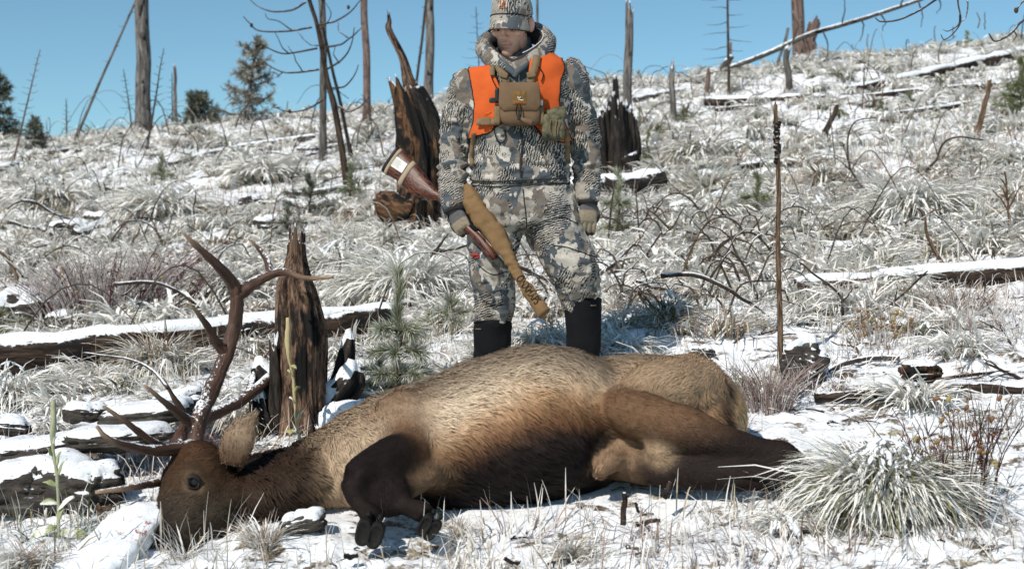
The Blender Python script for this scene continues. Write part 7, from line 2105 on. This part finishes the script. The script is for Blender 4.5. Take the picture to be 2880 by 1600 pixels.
def shrub(label, u, v, w, h, n, r=1.6, cols=((0.10, 0.035, 0.040), (0.16, 0.08, 0.085), (0.07, 0.03, 0.03)), snow=0.5, y=None, leaves=0, group=None, fan_=0.9):
    g = base_at(u, v)
    if y: g = np.array([(u - CU) * y / FP, y, gz((u - CU) * y / FP, y)])
    S = g[1] / FP; o = thing('shrub', g, label, 'shrub', group); mb = MB(); ml = MB()
    for k in range(n):
        a = RNG.random() * 6.283; rr = math.sqrt(RNG.random())
        x = g[0] + math.cos(a) * rr * w * S * 0.36; yy = g[1] + math.sin(a) * rr * w * S * 0.25; z = gz(x, yy)
        L = h * S * (0.5 + 0.6 * RNG.random()); dx = (math.cos(a) * rr * fan_ + (RNG.random() - 0.5) * 0.5) * L; dy = (math.sin(a) * rr * 0.6 + (RNG.random() - 0.5) * 0.4) * L
        q = spline([A(x, yy, z - 0.01), A(x + dx * 0.35, yy + dy * 0.35, z + L * 0.55), A(x + dx, yy + dy, z + L * 0.95)], 3)
        c = np.array(random.choice(cols)) * (0.7 + 0.6 * RNG.random())
        if RNG.random() < snow: c = c * 0.45 + SNOWC * 0.55 * (0.7 + 0.3 * RNG.random())
        V, Q, T, tc = tube(q, np.linspace(r, r * 0.5, len(q)) * S, n=4); mb.add(V, Q, T, c)
        for _ in range(2):
            i = 2 + int(RNG.random() * 3); e = q[i] + A((RNG.random() - 0.5) * 0.7, (RNG.random() - 0.5) * 0.5, 0.35 + 0.3 * RNG.random()) * L * 0.5
            V, Q, T, tc = tube(np.array([q[i], (q[i] + e) / 2 + A(0.01, 0, 0), e]), np.array([0.7, 0.55, 0.4]) * r * S, n=4); mb.add(V, Q, T, c)
            if RNG.random() < leaves:
                V, Q, T = ellipsoid(e, (0.008, 0.004, 0.014), 6, 4, rotm(RNG.random() * 90, RNG.random() * 90, 0)); ml.add(V, Q, T, random.choice((A(0.30, 0.17, 0.06), A(0.35, 0.28, 0.10), A(0.25, 0.12, 0.06))))
    part('stems', mb, M['grass'], o, kind='stuff')
    if leaves and ml.n: part('leaves', ml, M['plain_attr'], o, kind='stuff')
shrub('dense reddish twig shrub behind the long log behind the antlers', 300, 905, 470, 200, 250, 1.5, ((0.16, 0.07, 0.075), (0.24, 0.14, 0.145), (0.12, 0.06, 0.06)), 0.6, leaves=0.10)
shrub('low thicket of fine red stems beside the dense reddish shrub', 500, 880, 260, 130, 100, 1.3, ((0.18, 0.09, 0.095), (0.26, 0.16, 0.165)), 0.6, leaves=0.05)
shrub('sparse red stemmed seedlings with pale buds beside the largest tussock', 2680, 1560, 360, 330, 46, 2.2, snow=0.25, y=4.75, leaves=0.35, fan_=0.25)
shrub('fine dry red grass tuft behind the elk rump', 2160, 1150, 170, 140, 110, 1.2, ((0.26, 0.17, 0.15), (0.33, 0.25, 0.22)), 0.35)
shrub('thin dry stems on the snow below the bent stick log', 2690, 900, 260, 90, 70, 1.3, ((0.22, 0.15, 0.12), (0.30, 0.22, 0.17)), 0.4)
shrub('fine pinkish twigs between the elk ear and the stump', 640, 1268, 110, 60, 46, 1.2, ((0.30, 0.14, 0.15), (0.35, 0.2, 0.2)), 0.5, y=5.75)
shrub('fine dry stems under the charred log behind the hunter', 1880, 640, 300, 60, 60, 1.2, ((0.22, 0.15, 0.12), (0.30, 0.22, 0.17)), 0.4)
shrub('dry brown weed cluster below the forked thin stick', 2480, 960, 240, 70, 60, 1.3, ((0.22, 0.14, 0.09), (0.30, 0.22, 0.15)), 0.4, leaves=0.3)

def mullein(label, u, vb, vt, y, leaves, col, w=9):
    g = P(u[0], vb, y); g[2] = min(g[2], gz(g[0], y) + 0.01); S = y / FP
    o = thing('mullein_stalk', g, label, 'mullein')
    ax = wig(np.stack([g * (1 - s) + P(u[1], vt, y) * s for s in np.linspace(0, 1, 26)]), 0.012, seed_())
    r = w * S * 0.5 * (0.75 + 0.35 * np.abs(vnoise(np.stack([np.linspace(0, 9, 26), np.zeros(26), np.zeros(26)], -1), 5)) + 0.9 * np.exp(-((np.linspace(0, 1, 26) - 0.86) / 0.13) ** 2) * 0.8)
    mb = MB(); add_tube(mb, ax, r, n=10, rough=0.35, rscale=120, seed=seed_(), col=col); part('stalk', mb, M['plain_attr'], o)
    for (f, dx, dz, L, wd) in leaves:
        i = int(f * 25); c = ax[i]; t = np.linspace(0, 1, 9)
        q = c + np.stack([dx * L * t, -0.25 * L * t, dz * L * t - 0.45 * L * t ** 2], -1)
        V, Q, T, tc = tube(q, wd * np.sin(np.pi * np.clip(t * 0.9 + 0.06, 0, 1)) + 0.001, 0.003, n=10, ref=(0, -0.5, 0.85))
        V = V + 0.005 * np.stack([vnoise(V * 40, 1), vnoise(V * 40, 2), vnoise(V * 40, 3)], -1)
        fr = smooth01((fbm(V * 30, 2, i) + 0.05) * 4)[:, None]
        mb = MB(); mb.add(V, Q, T, col * A(0.9, 1.0, 0.75) * (1 - fr * 0.8) + SNOWC * fr * 0.8); part('leaf', mb, M['plain_attr'], o)
mullein('pale dried mullein stalk standing against the weathered stump', (846, 802), 1240, 888, 5.80, [(0.05, 1, 0.3, 0.06, 0.02), (0.1, -0.8, 0.6, 0.07, 0.018), (0.2, 0.5, 1.1, 0.06, 0.014), (0.33, -0.4, 0.8, 0.05, 0.012), (0.42, 0.5, 0.8, 0.05, 0.012), (0.6, 0.6, 0.3, 0.04, 0.01), (0.52, -0.4, 0.9, 0.05, 0.012)], A(0.45, 0.38, 0.20), 9)
mullein('green grey mullein plant rising before the layered boulders', (166, 150), 1515, 1122, 4.95, [(0.06, 1.0, 0.35, 0.11, 0.03), (0.08, -0.9, 0.1, 0.10, 0.028), (0.02, -0.6, -0.1, 0.12, 0.035), (0.2, 0.7, 1.0, 0.09, 0.016), (0.25, -0.7, 0.5, 0.08, 0.016), (0.38, -0.8, 0.7, 0.06, 0.015), (0.45, 0.5, 1.2, 0.08, 0.014), (0.55, 0.3, 1.2, 0.07, 0.013), (0.62, -0.35, 1.0, 0.06, 0.013), (0.7, 0.25, 1.1, 0.05, 0.012), (0.15, 0.3, 1.0, 0.09, 0.016)], A(0.36, 0.36, 0.24), 11)

# ---- grass tussocks that stand out one by one
def big_tussock(label, u, v, w, h, n, pal, snow=0.85, wid=0.006, clods=30, y=None, flop=1.0, lean=(0, -0.3), group=None):
    """u centre, v foot, w overall width and h height in photo pixels"""
    g = base_at(u, v)
    if y: g = np.array([(u - CU) * y / FP, y, gz((u - CU) * y / FP, y)])
    S = g[1] / FP
    mb = MB(); tussock(mb, g, w * S * 0.5, h * S, n, pal, snow, wid * max(1, g[1] / 7), 4, lean, flop)
    o = thing('grass_tussock', g, label, 'grass', group)
    part('blades', mb, M['grass'], o, kind='stuff')
    if clods:
        mb = MB(); snow_clods(mb, g, w * S * 0.42, h * S, clods, 0.012 * max(1, g[1] / 8)); part('snow_lumps', mb, M['snow'], o, kind='stuff')
OT = np.vstack([OLIVE, STRAW[:2]])
big_tussock('largest snow laden grass tussock hiding the elk hind feet', 2485, 1505, 510, 265, 2800, OLIVE * A(1.15, 1.15, 0.9), 0.5, 0.0055, 190, y=4.80)
big_tussock('snowy drooping grass spilling before the largest tussock', 2215, 1560, 300, 70, 360, OT, 0.9, 0.0055, 26, y=4.70)
big_tussock('big snow matted grass clump by the hunter rifle hand', 1150, 850, 430, 210, 1500, OT, 0.86, 0.007, 70)
big_tussock('snow matted grass clump behind the weathered stump', 960, 800, 300, 150, 800, OT, 0.9, 0.007, 40)
big_tussock('olive grass clump under the antler fork', 640, 850, 280, 140, 800, OLIVE, 0.7, 0.007, 24)
big_tussock('straw coloured tussock behind the charred log', 1985, 560, 210, 110, 520, np.vstack([STRAW, OLIVE[:2]]), 0.35, 0.007, 8, flop=0.75)
big_tussock('snowy tussock with brown heart beside the slim sapling', 2030, 640, 220, 110, 560, OT, 0.85, 0.007, 24)
big_tussock('round snow capped tussock near the tall upright stem', 2275, 625, 240, 120, 620, OT, 0.86, 0.007, 30)
big_tussock('widest snow draped tussock on the slope beyond the rump', 2570, 640, 380, 150, 1000, OLIVE, 0.85, 0.007, 44)
big_tussock('small straw tussock above the round snow capped one', 2320, 540, 130, 80, 320, np.vstack([STRAW, OLIVE]), 0.4, 0.007, 6, flop=0.7)
big_tussock('snow bowed tussock on the slope above the charred log', 1960, 455, 220, 90, 420, OT, 0.85, 0.008, 16)
big_tussock('snowy tussock below the dense green young pine', 2850, 470, 180, 110, 460, OT, 0.88, 0.008, 20)
big_tussock('green grass tuft beside the hunter gaiter', 1875, 930, 190, 140, 620, OLIVE, 0.5, 0.006, 20, flop=0.85)
big_tussock('bright green small tuft beside the small dark stone', 2600, 950, 90, 60, 220, OLIVE * A(1, 1.3, 0.9), 0.2, 0.005, 4, flop=0.7)
big_tussock('dry grass clump hanging under the long log behind the antlers', 440, 1050, 260, 150, 600, STRAW, 0.35, 0.0055, 14, flop=0.75)
big_tussock('snowy grass clump on top of the rock ledge', 30, 1150, 260, 160, 760, OT, 0.85, 0.006, 30)
big_tussock('frosted grass mop beside the charred roots', 668, 1160, 230, 140, 720, OT, 0.75, 0.0055, 24, y=6.1)
big_tussock('pale grass fringe between the log and the stump', 700, 1000, 240, 110, 520, STRAW, 0.6, 0.0055, 16)
big_tussock('snow hung tussock on the upper slope behind the antlers', 140, 590, 260, 110, 520, OT, 0.88, 0.008, 24)
big_tussock('snow hung tussock below the pale log end', 470, 620, 330, 120, 640, OT, 0.9, 0.008, 30)
big_tussock('broad snowy tussock above the small dark log', 740, 520, 260, 90, 460, OT, 0.9, 0.009, 20)
big_tussock('dry tan grass tuft before the elk head', 740, 1560, 240, 80, 260, np.vstack([STRAW, RUSSET]), 0.45, 0.003, 0, y=4.74, flop=0.6)
big_tussock('short russet grass tuft in front of the elk belly', 1290, 1440, 90, 90, 60, np.vstack([STRAW, RUSSET]), 0.4, 0.003, 0, y=4.88, flop=0.5)
big_tussock('faded olive tuft in the snow before the elk belly', 1610, 1610, 200, 80, 240, np.vstack([STRAW, OLIVE]), 0.55, 0.0035, 0, y=4.60, flop=0.8)
big_tussock('dry frosted tuft beside the foot of the snowy slab', 70, 1610, 260, 80, 240, np.vstack([STRAW, RUSSET]), 0.55, 0.0035, 0, y=4.60, flop=0.8)
big_tussock('tall frosted seed grass beside the elk muzzle', 520, 1575, 150, 150, 22, STRAW, 0.5, 0.003, 0, y=4.74, flop=0.3)
big_tussock('snow filled tussock between the hunter boots', 1515, 1000, 200, 120, 560, OT, 0.9, 0.006, 24)
big_tussock('snow matted grass behind the elk hip by the hunter gaiter', 1760, 1000, 220, 100, 520, OT, 0.9, 0.006, 24)
build_grass()
